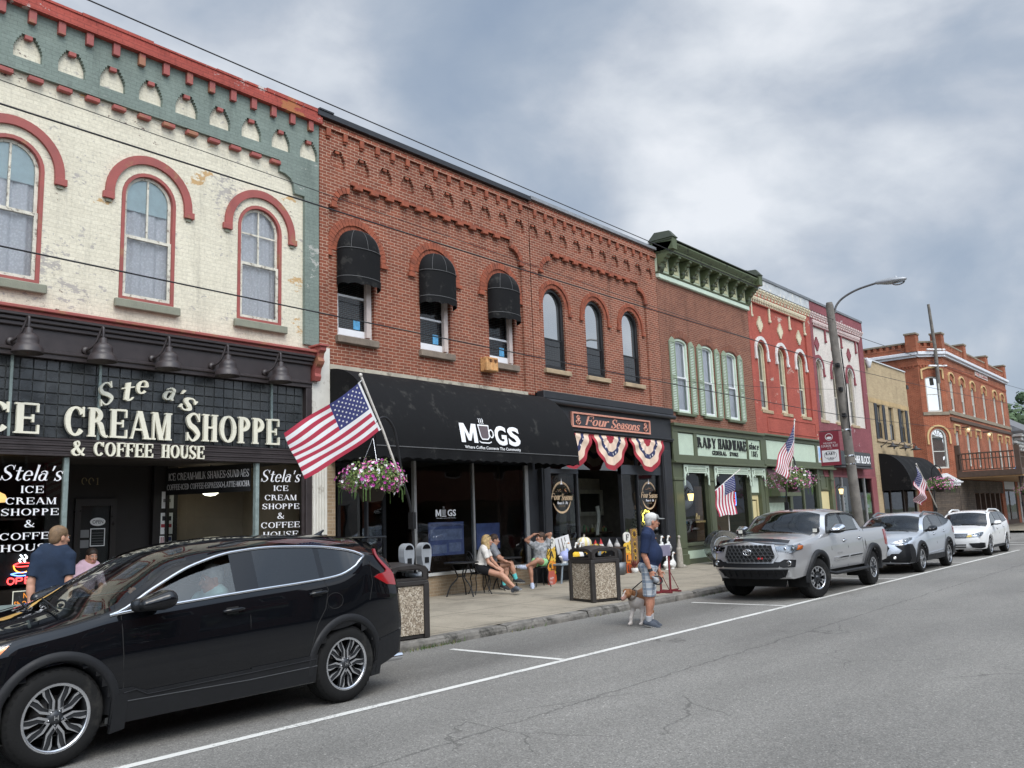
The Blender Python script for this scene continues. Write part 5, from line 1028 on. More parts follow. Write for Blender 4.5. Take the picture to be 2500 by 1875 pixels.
 WP=brick('wood_plank_wall',(.20,.11,.055),(.15,.08,.04),(.05,.03,.02),bw=1.8,bh=.14,mo=.006,bump=.2,rough=.7)
 room(R,23.1,29.2,FL,3.5,YF+.2,18.5,WP);r=random.Random(11);b=MB()
 for i in range(40):
  x=r.uniform(23.7,25.1);h=r.uniform(.08,.3);c=r.choice([(.05,.2,.3),(.3,.06,.05),(.03,.03,.03),(.35,.35,.33),(.06,.1,.05),(.1,.25,.4),(.4,.3,.15)]);z=r.choice([.84,.84,1.15,1.4]);w=r.uniform(.05,.14);y=r.uniform(13.5,14.2)
  b.box(x-w/2,x+w/2,y,y+w,z,z+h,mat('goods_%d_%d'%(int(c[0]*100),int(c[2]*100)),c,.5,var=.25,vs=20),.02)
 b.box(23.65,25.15,13.35,14.4,.80,.84,WOODD);b.box(23.65,25.15,14.3,14.4,1.12,1.15,WOODD);b.box(25.7,28.1,13.9,13.98,.84,2.6,WP);b.build('shop_goods',R)
 b=MB();y=YF+.02;GD=mat('gold_letter',(.55,.42,.18),.4,var=0);script_word(b,'Raby',24.42,24.95,1.53,1.72,y,GD,.002);sans(b,'HARDWARE',24.42,25.05,1.43,1.49,y,GD,.001,bold=.01);b.build('window_lettering',R)
 b=MB();b.box(27.24,27.52,YF+.12,YF+.15,1.93,2.38,mat('neon_board',(.008,.008,.009),.4));nr=mat('neon_red',(1,.06,.06),.4,var=0,emit=3.0);nb_=mat('neon_blue',(.15,.35,1),.4,var=0,emit=2.4)
 b.plate(rect(27.25,27.51,1.94,2.37),[rect(27.27,27.49,1.96,2.35)],YF+.112,YF+.12,nb_,back=False)
 for i,ch in enumerate('OPEN'):sans(b,ch,27.32,27.44,2.26-i*.095,2.33-i*.095,YF+.118,nr,.004,bold=.01)
 b.build('neon_sign',R)
 shell(R,x0,x1,4.5,10.0,BB);b=MB();b.box(x0+.25,x1-.25,YF+.36,24.7,4.5,4.6,INT);b.box(x0+.02,x1-.02,YF+.27,YF+.45,9.06,10.0,BB);b.box(x0+.3,x1-.3,24.7,24.9,0,4.49,INT);b.build('floor_slab',R)
hardware_building()
# ------------------------------------------------------------------ 5 red painted and 6 plum painted pair
def quatre(cx,cz,r):
 s=r/4.0;o=[]
 P=[(4,1),(3,1),(3,2),(2,2),(2,3),(1,3),(1,4)]
 for(a,b_)in P:o.append((cx+a*s*.8,cz+b_*s))
 for(a,b_)in P[::-1]:o.append((cx-a*s*.8,cz+b_*s))
 for(a,b_)in P:o.append((cx-a*s*.8,cz-b_*s))
 for(a,b_)in P[::-1]:o.append((cx+a*s*.8,cz-b_*s))
 return o
def pair(name_lab,x0,x1,body,trim,trimm,top_m,wins,hoods,pend,quats,field,zt,qm,pm,wm,sash):
 R=thing('brick_building',name_lab,'building',((x0+x1)/2,YF,0))
 y1=YF+.07
 b=MB();b.plate(rect(x0,x1,4.40,zt-.1),[arch(c,.70,5.40,7.62,.35)for c in wins],y1,y1+.24,field);b.build('upper_wall',R)
 px0,px1=x0+.30,x1-.55
 b=MB();b.plate([(x0,4.40),(x1,4.40),(x1,zt-.1),(x0,zt-.1)],[rect(px0,px1,5.32,9.40)],YF,y1-.001,body,back=False);b.build('frieze',R)
 b=MB();b.box(x0,x1,YF-.04,YF+.01,9.98,zt,top_m);b.box(x0,x1,YF-.08,YF+.36,zt+.002,zt+.10,mat('metal_coping',(.20,.21,.22),.45,.4,var=.15))
 n=int((x1-x0)/.29)
 for k in range(n):
  c=x0+.15+k*(x1-x0-.3)/(n-1)
  for q,(za,zb,d)in enumerate(((9.90,9.978,.11),(9.82,9.898,.075),(9.72,9.818,.04))):b.box(c-.075,c+.075,YF-d,YF+.01,za,zb,trimm)
 b.build('cornice',R)
 b=MB();b.box(px0-.05,px1+.1,YF-.05,YF+.01,9.60,9.66,trimm);n=int((px1-px0)/.15)
 for k in range(n):c=px0+k*(px1-px0)/(n-1);b.box(c-.04,c+.04,YF-.06,YF+.01,9.52,9.598,trimm)
 for k in range(n):c=px0+.07+k*(px1-px0-.1)/(n-1);b.box(c-.03,c+.03,YF-.03,YF+.01,9.43,9.518,trimm)
 b.build('string_course',R)
 for c in pend:b=MB();b.box(c-.05,c+.05,y1-.07,y1-.002,8.95,9.42,pm,.015);b.box(c-.07,c+.07,y1-.09,y1-.002,8.84,8.948,pm,.02);b.box(c-.04,c+.04,y1-.075,y1-.002,9.15,9.19,pm);b.build('pendant',R)
 for c in quats:b=MB();b.plate(quatre(c,8.66,.30),[],y1-.035,y1-.001,qm,back=False);b.plate(quatre(c,8.66,.30),[quatre(c,8.66,.25)],y1-.045,y1-.036,qm,back=False);b.build('quatrefoil',R)
 for c in wins:
  window(R,c,.70,5.40,7.62,.35,y1,wm,fw=.075,set_=.12,rail=6.52,sash=sash,sw=.05,mull=1,pane=glass('dim_glass',refl=.12,tint=(.35,.38,.38),dirt_haze=.05,dirt_haze_col=(.4,.4,.38)),sill=(STONEL,5.27,5.395,.12))
  voussoir(R,c,.46,.59,7.60,7.38,y1-.055,y1-.002,hoods[0],stop=(hoods[1],.02,.10),n=17)
  voussoir(R,c,.37,.445,7.62,7.62,y1-.03,y1-.002,body if False else hoods[2],n=15,name='arch_ring')
 return R
def red_building():
 RB=brick('red_paint_brick',(.37,.090,.064),(.33,.078,.056),(.27,.066,.048),bw=.205,bh=.066,mo=.009,bump=.35,tone=.13,peel=[((.46,.36,.30),.93,2.0)]);CRM=mat('cream_trim',(.60,.54,.38),.7,var=.14,vs=4,world=True,stain=((.35,.32,.26),.25,4));GRY=mat('grey_white_frieze',(.42,.44,.45),.75,var=.2,vs=3,world=True,stain=((.60,.58,.52),.3,5))
 WH=mat('hood_white',(.62,.60,.57),.7,var=.12,world=True)
 R=pair('bright red painted brick building with three narrow arched windows and cream star ornaments',29.36,35.38,RB,CRM,CRM,GRY,[30.43,32.27,34.15],(WH,WH,RB),[29.75,31.35,33.27,34.82],[30.44,32.30,34.16],RB,10.42,CRM,CRM,mat('yellowed_frame',(.52,.47,.32),.7,var=.15),mat('sash_cream',(.50,.47,.36),.7,var=.15))
 b=MB();b.plate(rect(30.3,35.0,4.60,5.20),[rect(30.36,34.94,4.66,5.14)],YF-.02,YF-.001,RB,back=False);b.build('panel_mould',R)
 b=MB();b.box(29.46,36.30,YF-.24,YF+.05,4.40,4.47,GRNP,.01);b.box(29.46,36.28,YF-.14,YF+.05,4.27,4.398,GRNP);b.box(29.46,36.28,YF-.09,YF+.05,3.52,4.268,GRNP);b.box(29.46,36.28,YF-.14,YF+.05,3.36,3.56,GRNP);b.box(29.46,36.30,YF-.22,YF+.05,3.29,3.358,GRNP,.01);b.box(29.46,29.74,YF-.13,YF,3.562,4.268,GRNP);b.box(34.42,34.62,YF-.13,YF,3.562,4.268,GRNP);b.build('shop_fascia',R)
 b=MB();beadboard(b,29.74,34.42,3.562,4.25,YF-.10,step=.09);b.build('sign_board',R)
 b=MB();b.box(34.66,36.2,YF-.13,YF-.09,3.57,4.24,mat('sign_frame_white',(.6,.62,.65),.6,var=.05));b.box(34.72,36.14,YF-.135,YF-.129,3.63,4.18,mat('sign_sky_blue',(.30,.48,.72),.6,var=.2,vs=3));b.box(34.8,36.0,YF-.14,YF-.134,3.66,3.76,mat('sign_yellow',(.60,.45,.10),.6,var=0));b.plate(ell(35.4,3.95,.5,.16),[],YF-.14,YF-.136,MATS['sign_frame_white'],back=False);b.build('sign',R)
 for a,c in((29.46,29.72),(31.6,31.85),(34.5,34.75),(35.95,36.28)):
  b=MB();b.box(a,c,YF-.08,YF+.12,FL-.05,3.288,GRNP);b.box(a-.02,c+.02,YF-.11,YF+.12,2.86,2.94,GRNP,.01);b.build('post',R)
 RF=brick('awning_shingle',(.10,.05,.055),(.07,.04,.045),(.03,.02,.02),bw=.2,bh=.12)
 b=MB();b.add([(29.75,YF-.02,3.24),(31.6,YF-.02,3.24),(31.6,YF-.5,2.36),(29.75,YF-.5,2.36)],[(0,1,2,3)],RF);b.add([(29.75,YF-.02,3.24),(29.75,YF-.5,2.36),(29.75,YF-.02,2.36)],[(0,1,2)],GRNP);b.box(29.72,31.62,YF-.52,YF-.02,2.22,2.355,GRNP);b.build('shingle_awning',R)
 b=MB();b.box(29.72,31.6,YF+.0,YF+.1,FL-.05,2.2,GRNP);beadboard(b,29.85,31.45,1.0,2.0,YF-.004,step=.12,diag=False);b.box(29.9,30.9,YF-.02,YF-.002,.25,.85,mat('dull_panel',(.18,.17,.10),.7));b.build('side_panel',R)
 for a,c in((31.85,33.1),(33.2,34.5)):
  b=MB();b.plate(rect(a,c,.8,3.2),[],YF+.03,YF+.036,GLW,back=False);b.build('shop_window',R);b=MB();b.box(a,c,YF-.02,YF+.1,FL-.05,.79,GRNP);b.build('bulkhead',R)
 b=MB();b.box(33.1,33.2,YF-.02,YF+.1,FL,3.28,GRNP);b.build('mullion',R)
 b=MB();b.box(34.75,35.95,YF+.02,YF+.08,2.45,3.28,GRNP);b.plate(rect(35.0,35.7,2.5,3.1),[rect(35.08,35.62,2.58,3.02)],YF-.01,YF+.02,GRNP);b.plate(rect(34.80,35.9,FL,2.42),[],YF+.05,YF+.09,mat('cream_yellow_door',(.62,.53,.28),.5));b.build('door',R)
 room(R,29.6,36.0,FL,3.6,YF+.2,18.5,mat('teal_wall',(.06,.10,.11),.9,var=.3,world=True));b=MB();b.box(33.3,34.3,14.2,14.3,.8,2.4,mat('teal_goods',(.10,.30,.36),.7,var=.5,vs=5));b.box(31.9,32.9,14.4,14.5,.8,1.9,mat('toy_goods',(.25,.18,.1),.7,var=.5,vs=6));b.build('shop_goods',R)
 shell(R,29.36,35.38,4.5,10.3,RB);b=MB();b.box(29.6,35.1,YF+.36,24.7,4.42,4.52,INT);b.box(29.6,35.1,24.7,24.9,0,4.41,INT);b.build('floor_slab',R)
def plum_building():
 PB=brick('plum_brick',(.235,.075,.085),(.21,.066,.075),(.165,.055,.062),bw=.205,bh=.066,mo=.009,bump=.35,tone=.14,peel=[((.40,.32,.32),.96,2.2)]);WF=brick('white_field',(.62,.57,.51),(.58,.53,.48),(.48,.44,.40),bw=.205,bh=.066,mo=.009,bump=.35,tone=.06,peel=[((.45,.30,.28),.93,2.2)])
 PT=mat('plum_trim',(.22,.055,.065),.7,var=.12,world=True);PK=mat('pinkish_trim',(.60,.48,.45),.7,var=.1,world=True);WH=MATS['hood_white']
 R=pair('plum red painted brick building with a white upper panel beside the tan brick building',35.40,41.92,PB,PK,PK,PB,[36.12,38.02,39.92],(PT,PT,WH),[37.15,39.1,40.98],[36.1,38.03,39.98],WF,10.42,PT,PT,mat('tan_frame',(.36,.32,.24),.7,var=.15),mat('sash_tan',(.34,.31,.25),.7,var=.15))
 b=MB();BL=mat('light_box_black',(.012,.012,.014),.25,var=0);b.box(36.35,40.2,YF-.42,YF-.02,3.47,4.12,BL,.05);b.box(36.3,40.24,YF-.44,YF-.02,3.41,3.468,mat('box_edge',(.05,.05,.055),.5));S=b.build('sign',R)
 b=MB();sans(b,'H&R BLOCK',38.05,40.05,3.62,3.96,YF-.422,mat('sign_white',(.82,.82,.82),.5,var=0),.004,bold=.02);b.build('sign_lettering',S)
 b=MB();PNT=mat('plum_paint',(.23,.07,.075),.6,var=.15)
 b.box(35.42,41.92,YF-.02,YF+.1,3.02,3.10,PNT);b.box(41.25,41.92,YF-.02,YF+.2,FL-.05,3.018,PNT);b.box(36.3,36.52,YF-.02,YF+.2,FL-.05,3.018,PNT);b.box(36.3,41.92,YF+.001,YF+.12,FL-.05,.42,PNT);b.box(35.42,41.92,YF+.002,YF+.2,3.102,4.41,PB);b.build('shop_frame',R)
 for px,w in((37.40,.05),(38.95,.05),(40.25,.06)):b=MB();b.box(px-w,px+w,YF-.02,YF+.09,.42,3.018,ALU);b.build('mullion',R)
 for a,c in((36.52,37.35),(37.45,38.90),(39.0,40.19),(40.31,41.25)):b=MB();b.plate(rect(a,c,.42,3.018),[],YF+.03,YF+.036,GLW,back=False);b.build('shop_window',R)
 room(R,36.0,41.5,FL,3.2,YF+.15,18,mat('office_wall',(.16,.14,.13),.9,var=.2,world=True));b=MB();WP=mat('poster_white',(.42,.43,.42),.7,var=.08);b.box(37.5,38.5,YF+.2,YF+.22,.6,2.65,WP);b.box(37.62,37.95,YF+.195,YF+.2,1.1,1.5,mat('poster_skin',(.35,.2,.15),.7,var=.4,vs=14));b.build('poster',R)
 b=MB();
 for i in range(4):b.box(37.6,38.1+.1*(i%2),YF+.193,YF+.2,2.35-i*.16,2.42-i*.16,mat('poster_text',(.10,.11,.10),.7,var=0))
 sans(b,'For life. Tax\npeople',37.58,38.3,1.6,1.78,YF+.199,MATS['poster_text'],.002);b.build('poster_lettering',R)
 b=MB();b.box(40.45,41.1,YF+.06,YF+.075,1.45,2.35,mat('poster_green',(.28,.42,.14),.7,var=.15));sans(b,'H&R\nBLOCK',40.5,41.05,1.5,1.85,YF+.059,MATS['sign_white'],.002,bold=.02);b.build('poster',R)
 shell(R,35.40,41.92,4.5,10.3,PB);b=MB();b.box(35.7,41.7,YF+.36,24.7,4.42,4.52,INT);b.box(35.7,41.7,24.7,24.9,0,4.41,INT);b.build('floor_slab',R)
red_building();plum_building()
# ------------------------------------------------------------------ 7 tan brick shop
def tan_building():
 R=thing('brick_building','low tan brick building with dark shutters, three barn lamps and a black rounded awning','building',(45.2,YF,0))
 TB=brick('tan_brick',(.42,.325,.195),(.36,.27,.16),(.42,.34,.23),bw=.29,bh=.066,mo=.010,tone=.12,bump=.4);x0,x1=41.95,48.35;wc=[43.40,45.22,47.15]
 b=MB();b.plate(rect(x0,x1,FL-.05,8.72),[rect(c-.40,c+.40,4.93,6.62)for c in wc]+[rect(42.75,48.0,.5,2.9)],YF,YF+.26,TB);b.build('front_wall',R)
 SH=mat('dark_shutter',(.030,.033,.04),.5,var=.1);TF=mat('tan_wood_frame',(.35,.26,.14),.7,var=.15)
 for i,c in enumerate(wc):
  window(R,c,.80,4.93,6.60,.02,YF,TF,fw=.05,set_=.10,rail=5.75,sash=SH,sw=.05,pane=glass('sky_glass'),lower=GLD)
  if i!=1:
   for s in(-1,1):
    b=MB();xc=c+s*.60;b.plate(rect(xc-.17,xc+.17,4.93,6.64),[rect(xc-.11,xc+.11,5.0,5.72),rect(xc-.11,xc+.11,5.82,6.57)],YF-.05,YF-.012,SH);b.box(xc-.11,xc+.11,YF-.035,YF-.013,5.0,5.72,SH);b.box(xc-.11,xc+.11,YF-.035,YF-.013,5.82,6.57,SH);b.build('shutter',R)
 b=MB();b.box(x0,x1,YF-.015,YF,6.66,6.90,brick('soldier_course',(.46,.33,.17),(.40,.28,.14),(.38,.29,.18),bw=.085,bh=.30));b.box(42.6,48.2,YF-.07,YF,4.80,4.915,STONEL);b.build('sill_course',R)
 b=MB();WM=mat('white_flashing',(.60,.61,.62),.5,.2,var=.15);b.box(x0+.3,x1-.1,YF-.06,YF+.35,8.721,8.78,WM);b.add([(x0+.2,YF-.05,8.72),(x0+.2,YF+3.5,8.72),(x0+.2,YF+3.5,9.1),(x0+.2,YF+.4,9.05)],[(0,1,2,3)],WM);b.box(x1-.05,x1+.25,YF-.05,YF+.5,7.85,8.05,mat('black_flashing',(.03,.03,.03),.6));b.build('coping',R)
 b=MB();b.lathe([(0,0),(.08,0),(.10,.12),(.17,.32),(.16,.34),(0,.34)],(42.15,YF-.12,8.28),WM,14);b.box(41.98,42.5,YF-.15,YF,8.62,8.76,WM,.03);b.build('floodlight',R)
 for c in(43.45,45.42,47.25):barn_lamp(R,c,4.56,YF,mat('lamp_dark',(.025,.022,.022),.4))
 bake_awning('shop_awning',R,42.62,48.42,4.22,2.45,1.35,.02,BLKCLOTH,scallop=0.0,n=18)
 for px in(42.75,43.85,45.9,47.95):b=MB();b.box(px-.05,px+.05,YF-.01,YF+.1,.5,2.9,mat('brown_frame',(.05,.035,.03),.5));b.build('mullion',R)
 for a,c in((42.8,43.80),(43.9,45.85),(45.95,47.9)):b=MB();b.plate(rect(a,c,.5,2.9),[],YF+.04,YF+.046,GLW,back=False);b.build('shop_window',R)
 room(R,42.3,48.0,FL,3.2,YF+.27,18,mat('grey_room',(.20,.19,.18),.9,var=.2,world=True));b=MB();b.box(44.0,44.6,14.4,14.5,.2,2.9,INT);b.box(44.6,46.4,14.42,14.48,1.85,2.1,INT);b.lathe([(0,1.0),(.35,.95),(.5,.7),(.5,.2),(0,.2)],(46.9,15.0,.1),mat('chair_red',(.12,.03,.025),.7),12);b.build('furniture',R)
 shell(R,x0,x1,0.0,8.7,TB);b=MB();b.box(x0+.26,x1-.26,YF+.36,24.7,4.3,4.4,INT);b.build('floor_slab',R)
tan_building()
# ------------------------------------------------------------------ 8 corner hotel block
def corner_building():
 R=thing('brick_building','orange brick corner block with rounded arch windows, parapet piers and a timber balcony','building',(60,YF,0))
 OB=brick('orange_brick',(.31,.088,.042),(.23,.062,.030),(.42,.27,.18),bw=.205,bh=.066,mo=.009,tone=.24,bump=.4);YM=mat('yellow_hood',(.52,.36,.17),.75,var=.12,world=True);WB=mat('white_cornice',(.62,.63,.66),.55,var=.08);BRN=mat('brown_timber',(.075,.045,.030),.7,var=.25,vs=5);ST=mat('grey_brown_stone',(.22,.18,.13),.85,var=.25,vs=3,world=True);FR=mat('pale_frame',(.50,.49,.44),.6,var=.06)
 XC,XE,A=56.6,74.4,1.15;up=[57.95,60.55,63.35,66.6,69.95,72.45];lo=[58.0,60.7,63.4,66.8,69.95,72.5]
 zt=11.20
 b=MB();b.plate(rect(XC,XE,0,zt),[arch(c,.85,7.34,9.12,.20)for c in up]+[rect(c-.42,c+.42,4.05,6.16)for c in lo]+[rect(60.0,68.6,.5,2.35),rect(69.6,73.6,FL,3.35)],YF,YF+.35,OB);b.build('front_wall',R)
 XF={'chamfer':Matrix.Translation((XC-A,YF+A,0))@Matrix.Rotation(-PI/4,4,'Z'),'west':Matrix.Translation((XC-A,YF+A+14,0))@Matrix.Rotation(-PI/2,4,'Z')}
 LC=A*math.sqrt(2);mid=LC/2
 def xplate(nm,key,out,holes,yf,yb,M,back=True):
  b=MB();b.X=XF[key];b.plate(out,holes,yf,yb,M,back=back);return b.build(nm,R)
 xplate('corner_wall','chamfer',rect(0,LC,0,zt),[arch(mid,.95,7.25,9.25,.16),arch(mid,.98,3.85,5.75,.49)],0,.3,OB)
 xplate('side_wall','west',rect(0,14,0,zt),[],0,.3,OB)
 b=MB();b.box(XE-.3,XE,YF+.36,26,0,zt,OB);b.box(XC-A,XE,26,26.3,0,zt,OB);b.box(XC,XE-.31,YF+.36,25.9,10.2,10.4,MATS['roof_tar']);b.build('back_wall',R)
 def run(fn):
  for key,l0,l1 in(('chamfer',-.0,LC),('west',0,14.0),(None,XC,XE)):
   b=MB();b.X=XF.get(key);fn(b,l0,l1,key);yield b
 for b in run(lambda b,a,c,k:(b.box(a-.06,c+.06,-.28 if k else YF-.28,.0 if k else YF,10.72,10.92,WB,.03),b.box(a-.06,c+.06,-.16 if k else YF-.16,.0 if k else YF,10.60,10.718,WB))):b.build('white_cornice',R)
 for b in run(lambda b,a,c,k:[b.box(a,c,-.04 if k else YF-.04,-.001 if k else YF-.001,10.10,10.20,OB)]+[b.box(a+.1+q*.2,a+.2+q*.2,-.05 if k else YF-.05,-.001 if k else YF-.001,9.98,10.098,BRKA)for q in range(int((c-a-.1)/.2))]):b.build('dentil_band',R)
 def par(b,a,c,k):
  y0=-.02 if k else YF-.02;b.box(a,c,y0,y0+.35,11.2,11.28,OB);b.box(a,c,y0+.12,y0+.35,11.28,11.50,OB);b.box(a,c,y0-.02,y0+.40,11.50,11.60,ST)
  n=int((c-a)/.36)
  for q in range(n):x=a+(q+.5)*(c-a)/n;b.box(x-.09,x+.09,y0,y0+.118,11.28,11.498,OB)
 for b in run(par):b.build('parapet',R)
 for(px,py)in((XC,YF),(XC-A,YF+A),(62.0,YF),(68.3,YF),(XE-.2,YF)):
  b=MB();b.box(px-.33,px+.33,py-.12,py+.5,10.93,11.98,OB);b.box(px-.38,px+.38,py-.17,py+.55,11.98,12.08,ST);b.build('parapet_pier',R)
 for c in up:
  window(R,c,.85,7.34,9.12,.20,YF,FR,fw=.09,set_=.12,rail=8.2,sash=FR,sw=.06,pane=glass('sky_glass'),lower=GLD)
  b=MB();b.plate([(c-.68,9.12),(c-.68,9.55),(c-.35,9.76),(c,9.80),(c+.35,9.76),(c+.68,9.55),(c+.68,9.12),(c+.58,9.12),(c+.58,9.50),(c+.30,9.66),(c,9.69),(c-.30,9.66),(c-.58,9.50),(c-.58,9.12)],[],YF-.08,YF-.001,YM,back=False);b.build('hood_mould',R)
 for c in lo:
  window(R,c,.84,4.05,6.14,.02,YF,FR,fw=.07,set_=.12,rail=5.1,sash=FR,sw=.05,pane=GLD)
  b=MB();b.plate([(c-.68,5.95),(c-.68,6.55),(c+.68,6.55),(c+.68,5.95),(c+.57,5.95),(c+.57,6.45),(c-.57,6.45),(c-.57,5.95)],[],YF-.08,YF-.001,YM,back=False);b.build('hood_mould',R)
 def cwin(z0,zs,ri,w,hoodpts):
  b=MB();b.X=XF['chamfer'];b.plate(arch(mid,w-.01,z0,zs,ri),[arch(mid,w-.2,z0+.1,zs,max(ri-.08,.02))],.05,.2,FR);f=b.build('window',R)
  b=MB();b.X=XF['chamfer'];b.plate(arch(mid,w-.2,z0+.1,zs,max(ri-.08,.02)),[],.14,.15,glass('sky_glass'),back=False);b.build('pane',f)
  b=MB();b.X=XF['chamfer'];b.box(mid-w/2+.1,mid+w/2-.1,.10,.16,(z0+zs)/2+.05,(z0+zs)/2+.10,FR)
  if ri>.4:
   for k in range(1,6):a=PI*k/6;b.tube([(mid+.12*math.cos(a),.12,zs+.12*math.sin(a)),(mid+.4*math.cos(a),.12,zs+.4*math.sin(a))],.014,FR,5)
   b.box(mid-.4,mid+.4,.10,.14,zs-.02,zs+.01,FR)
  b.build('sash',f)
 cwin(7.25,9.25,.16,.95,None);cwin(3.85,5.75,.49,.98,None)
 xplate('hood_mould','chamfer',[(mid-.72,9.25),(mid-.72,9.85),(mid-.3,10.0),(mid+.3,10.0),(mid+.72,9.85),(mid+.72,9.25),(mid+.62,9.25),(mid+.62,9.78),(mid+.25,9.90),(mid-.25,9.90),(mid-.62,9.78),(mid-.62,9.25)],[],-.07,-.001,YM,False);xplate('hood_mould','chamfer',band(mid,.64,.74,5.72,5.3),[],-.07,-.001,YM,False)
 b=MB();b.box(XC,XE,YF-.07,YF-.001,7.12,7.33,ST);b.X=XF['chamfer'];b.box(0,LC,-.07,-.001,7.05,7.24,ST);b.X=None;b.build('sill_band',R)
 b=MB();b.box(XC+.1,XE,YF-.10,YF-.001,6.72,6.92,BRN);b.build('brown_beam',R)
 b=MB();b.box(64.6,68.2,YF-.06,YF-.002,10.26,10.56,mat('name_board',(.62,.56,.52),.7));sans(b,'THE ULLMAN',64.75,68.05,10.30,10.52,YF-.061,mat('name_red',(.40,.06,.04),.7,var=0),.003,bold=.03);b.build('name_sign',R)
 for x in(59.35,65.0):b=MB();b.ball((x,YF-.35,6.25),.11,mat('globe_lamp',(.9,.7,.4),.4,var=0,emit=.5),10);b.box(x-.06,x+.06,YF-.4,YF,6.4,6.48,BRN);b.build('wall_lamp',R)
 b=MB();y0=9.85;b.box(56.9,78,y0,YF-.02,3.40,3.52,BRN);b.box(56.8,78,y0-.08,y0,3.28,3.62,BRN);b.box(56.8,56.9,y0,YF-.01,3.28,3.62,BRN);b.box(56.85,78,y0-.1,YF-.05,3.20,3.275,mat('honey_timber',(.30,.17,.07),.6,var=.2));B=b.build('balcony',R)
 for px in(56.98,67.3,76.5):b=MB();b.box(px-.13,px+.13,y0-.05,y0+.22,3.622,5.0,BRN);b.build('balcony_post',B)
 b=MB();b.box(57.12,67.16,y0+.02,y0+.12,4.62,4.70,BRN);b.box(57.12,67.16,y0+.04,y0+.10,4.30,4.36,BRN);b.box(57.12,67.16,y0+.04,y0+.10,3.66,3.72,BRN);b.box(67.44,76.3,y0+.02,y0+.12,4.62,4.70,BRN);b.box(56.82,56.92,y0+.25,YF-.15,4.62,4.70,BRN);b.box(56.84,56.90,y0+.25,YF-.15,4.30,4.36,BRN);b.box(56.84,56.90,y0+.25,YF-.15,3.66,3.72,BRN)
 for q in range(15):yq=y0+.38+q*.2;b.box(56.85,56.89,yq-.025,yq+.025,3.721,4.619,BRN)
 k=57.2
 while k<76:
  if not 67.1<k<67.5:b.box(k-.03,k+.03,y0+.05,y0+.09,3.72,4.62,BRN)
  k+=.21
 b.build('railing',B)
 r=random.Random(9);b=MB()
 for i in range(16):
  x=r.uniform(58,66.8);c=r.choice([(.6,.6,.6),(.05,.15,.4),(.4,.1,.05),(.6,.55,.3),(.1,.2,.1)]);b.lathe([(0,.3),(.06,.28),(.10,.1),(.09,0),(0,0)],(x,y0+r.uniform(.3,.9),3.53),mat('pot_%d'%int(c[2]*100),c,.6),8)
 b.build('balcony_pots',B)
 b=MB();b.box(56.85,57.1,YF-.27,YF-.02,3.622,5.2,BRN);b.build('balcony_post',B)
 for px in(57.6,69.0,75.6):b=MB();b.box(px-.12,px+.12,y0+.02,y0+.26,.13,3.19,BRN);b.build('balcony_prop',R)
 SV=brick('stone_veneer',(.11,.085,.065),(.075,.06,.05),(.045,.038,.03),bw=.32,bh=.12,mo=.012,tone=.35,bump=.9)
 b=MB();b.box(XC-.02,59.98,YF-.12,YF-.001,FL-.05,3.15,SV);b.box(59.98,68.58,YF-.12,YF-.001,2.36,3.15,SV);b.box(59.98,68.58,YF-.12,YF-.001,FL-.05,.48,SV);b.X=XF['chamfer'];b.box(-.02,LC+.02,-.12,-.001,0,2.75,SV);b.X=None;b.build('stone_facing',R)
 b=MB();b.X=XF['chamfer'];b.plate([(mid-.75,2.80),(mid+.75,2.80),(mid+.85,3.05),(mid,3.55),(mid-.85,3.05)],[[(mid-.5,3.02),(mid+.5,3.02),(mid,3.35)]],-.45,-.001,mat('pediment_white',(.66,.66,.66),.6,var=.05));b.box(mid-.9,mid+.9,-.52,-.01,2.98,3.05,MATS['pediment_white']);b.X=None;b.build('pediment',R)
 for k in range(6):x=60.0+k*1.43;b=MB();b.box(x,x+.32,YF-.10,YF+.2,.481,2.359,BRN);b.build('window_post',R)
 for k in range(5):x=60.32+k*1.43;b=MB();b.plate(rect(x,x+1.11,.5,2.35),[],YF+.1,YF+.106,GLW,back=False);b.build('shop_window',R)
 b=MB();b.plate(rect(69.6,73.6,FL,3.35),[rect(69.8,71.0,.5,2.5),rect(71.2,73.4,.5,2.5),rect(69.8,73.4,2.65,3.2)],YF+.02,YF+.1,BRN);b.plate(rect(69.8,73.4,2.65,3.2),[],YF+.04,YF+.05,mat('pale_transom',(.45,.45,.44),.5),back=False);b.build('entrance',R)
 for a,c in((69.8,71.0),(71.2,73.4)):b=MB();b.plate(rect(a,c,.5,2.5),[],YF+.05,YF+.056,GLW,back=False);b.build('shop_window',R)
 room(R,59.5,73.8,FL,3.4,YF+.36,18,INT)
 b=MB();b.box(58.5,XE-.4,YF+.37,25.5,3.55,3.65,INT);b.build('floor_slab',R)
corner_building()
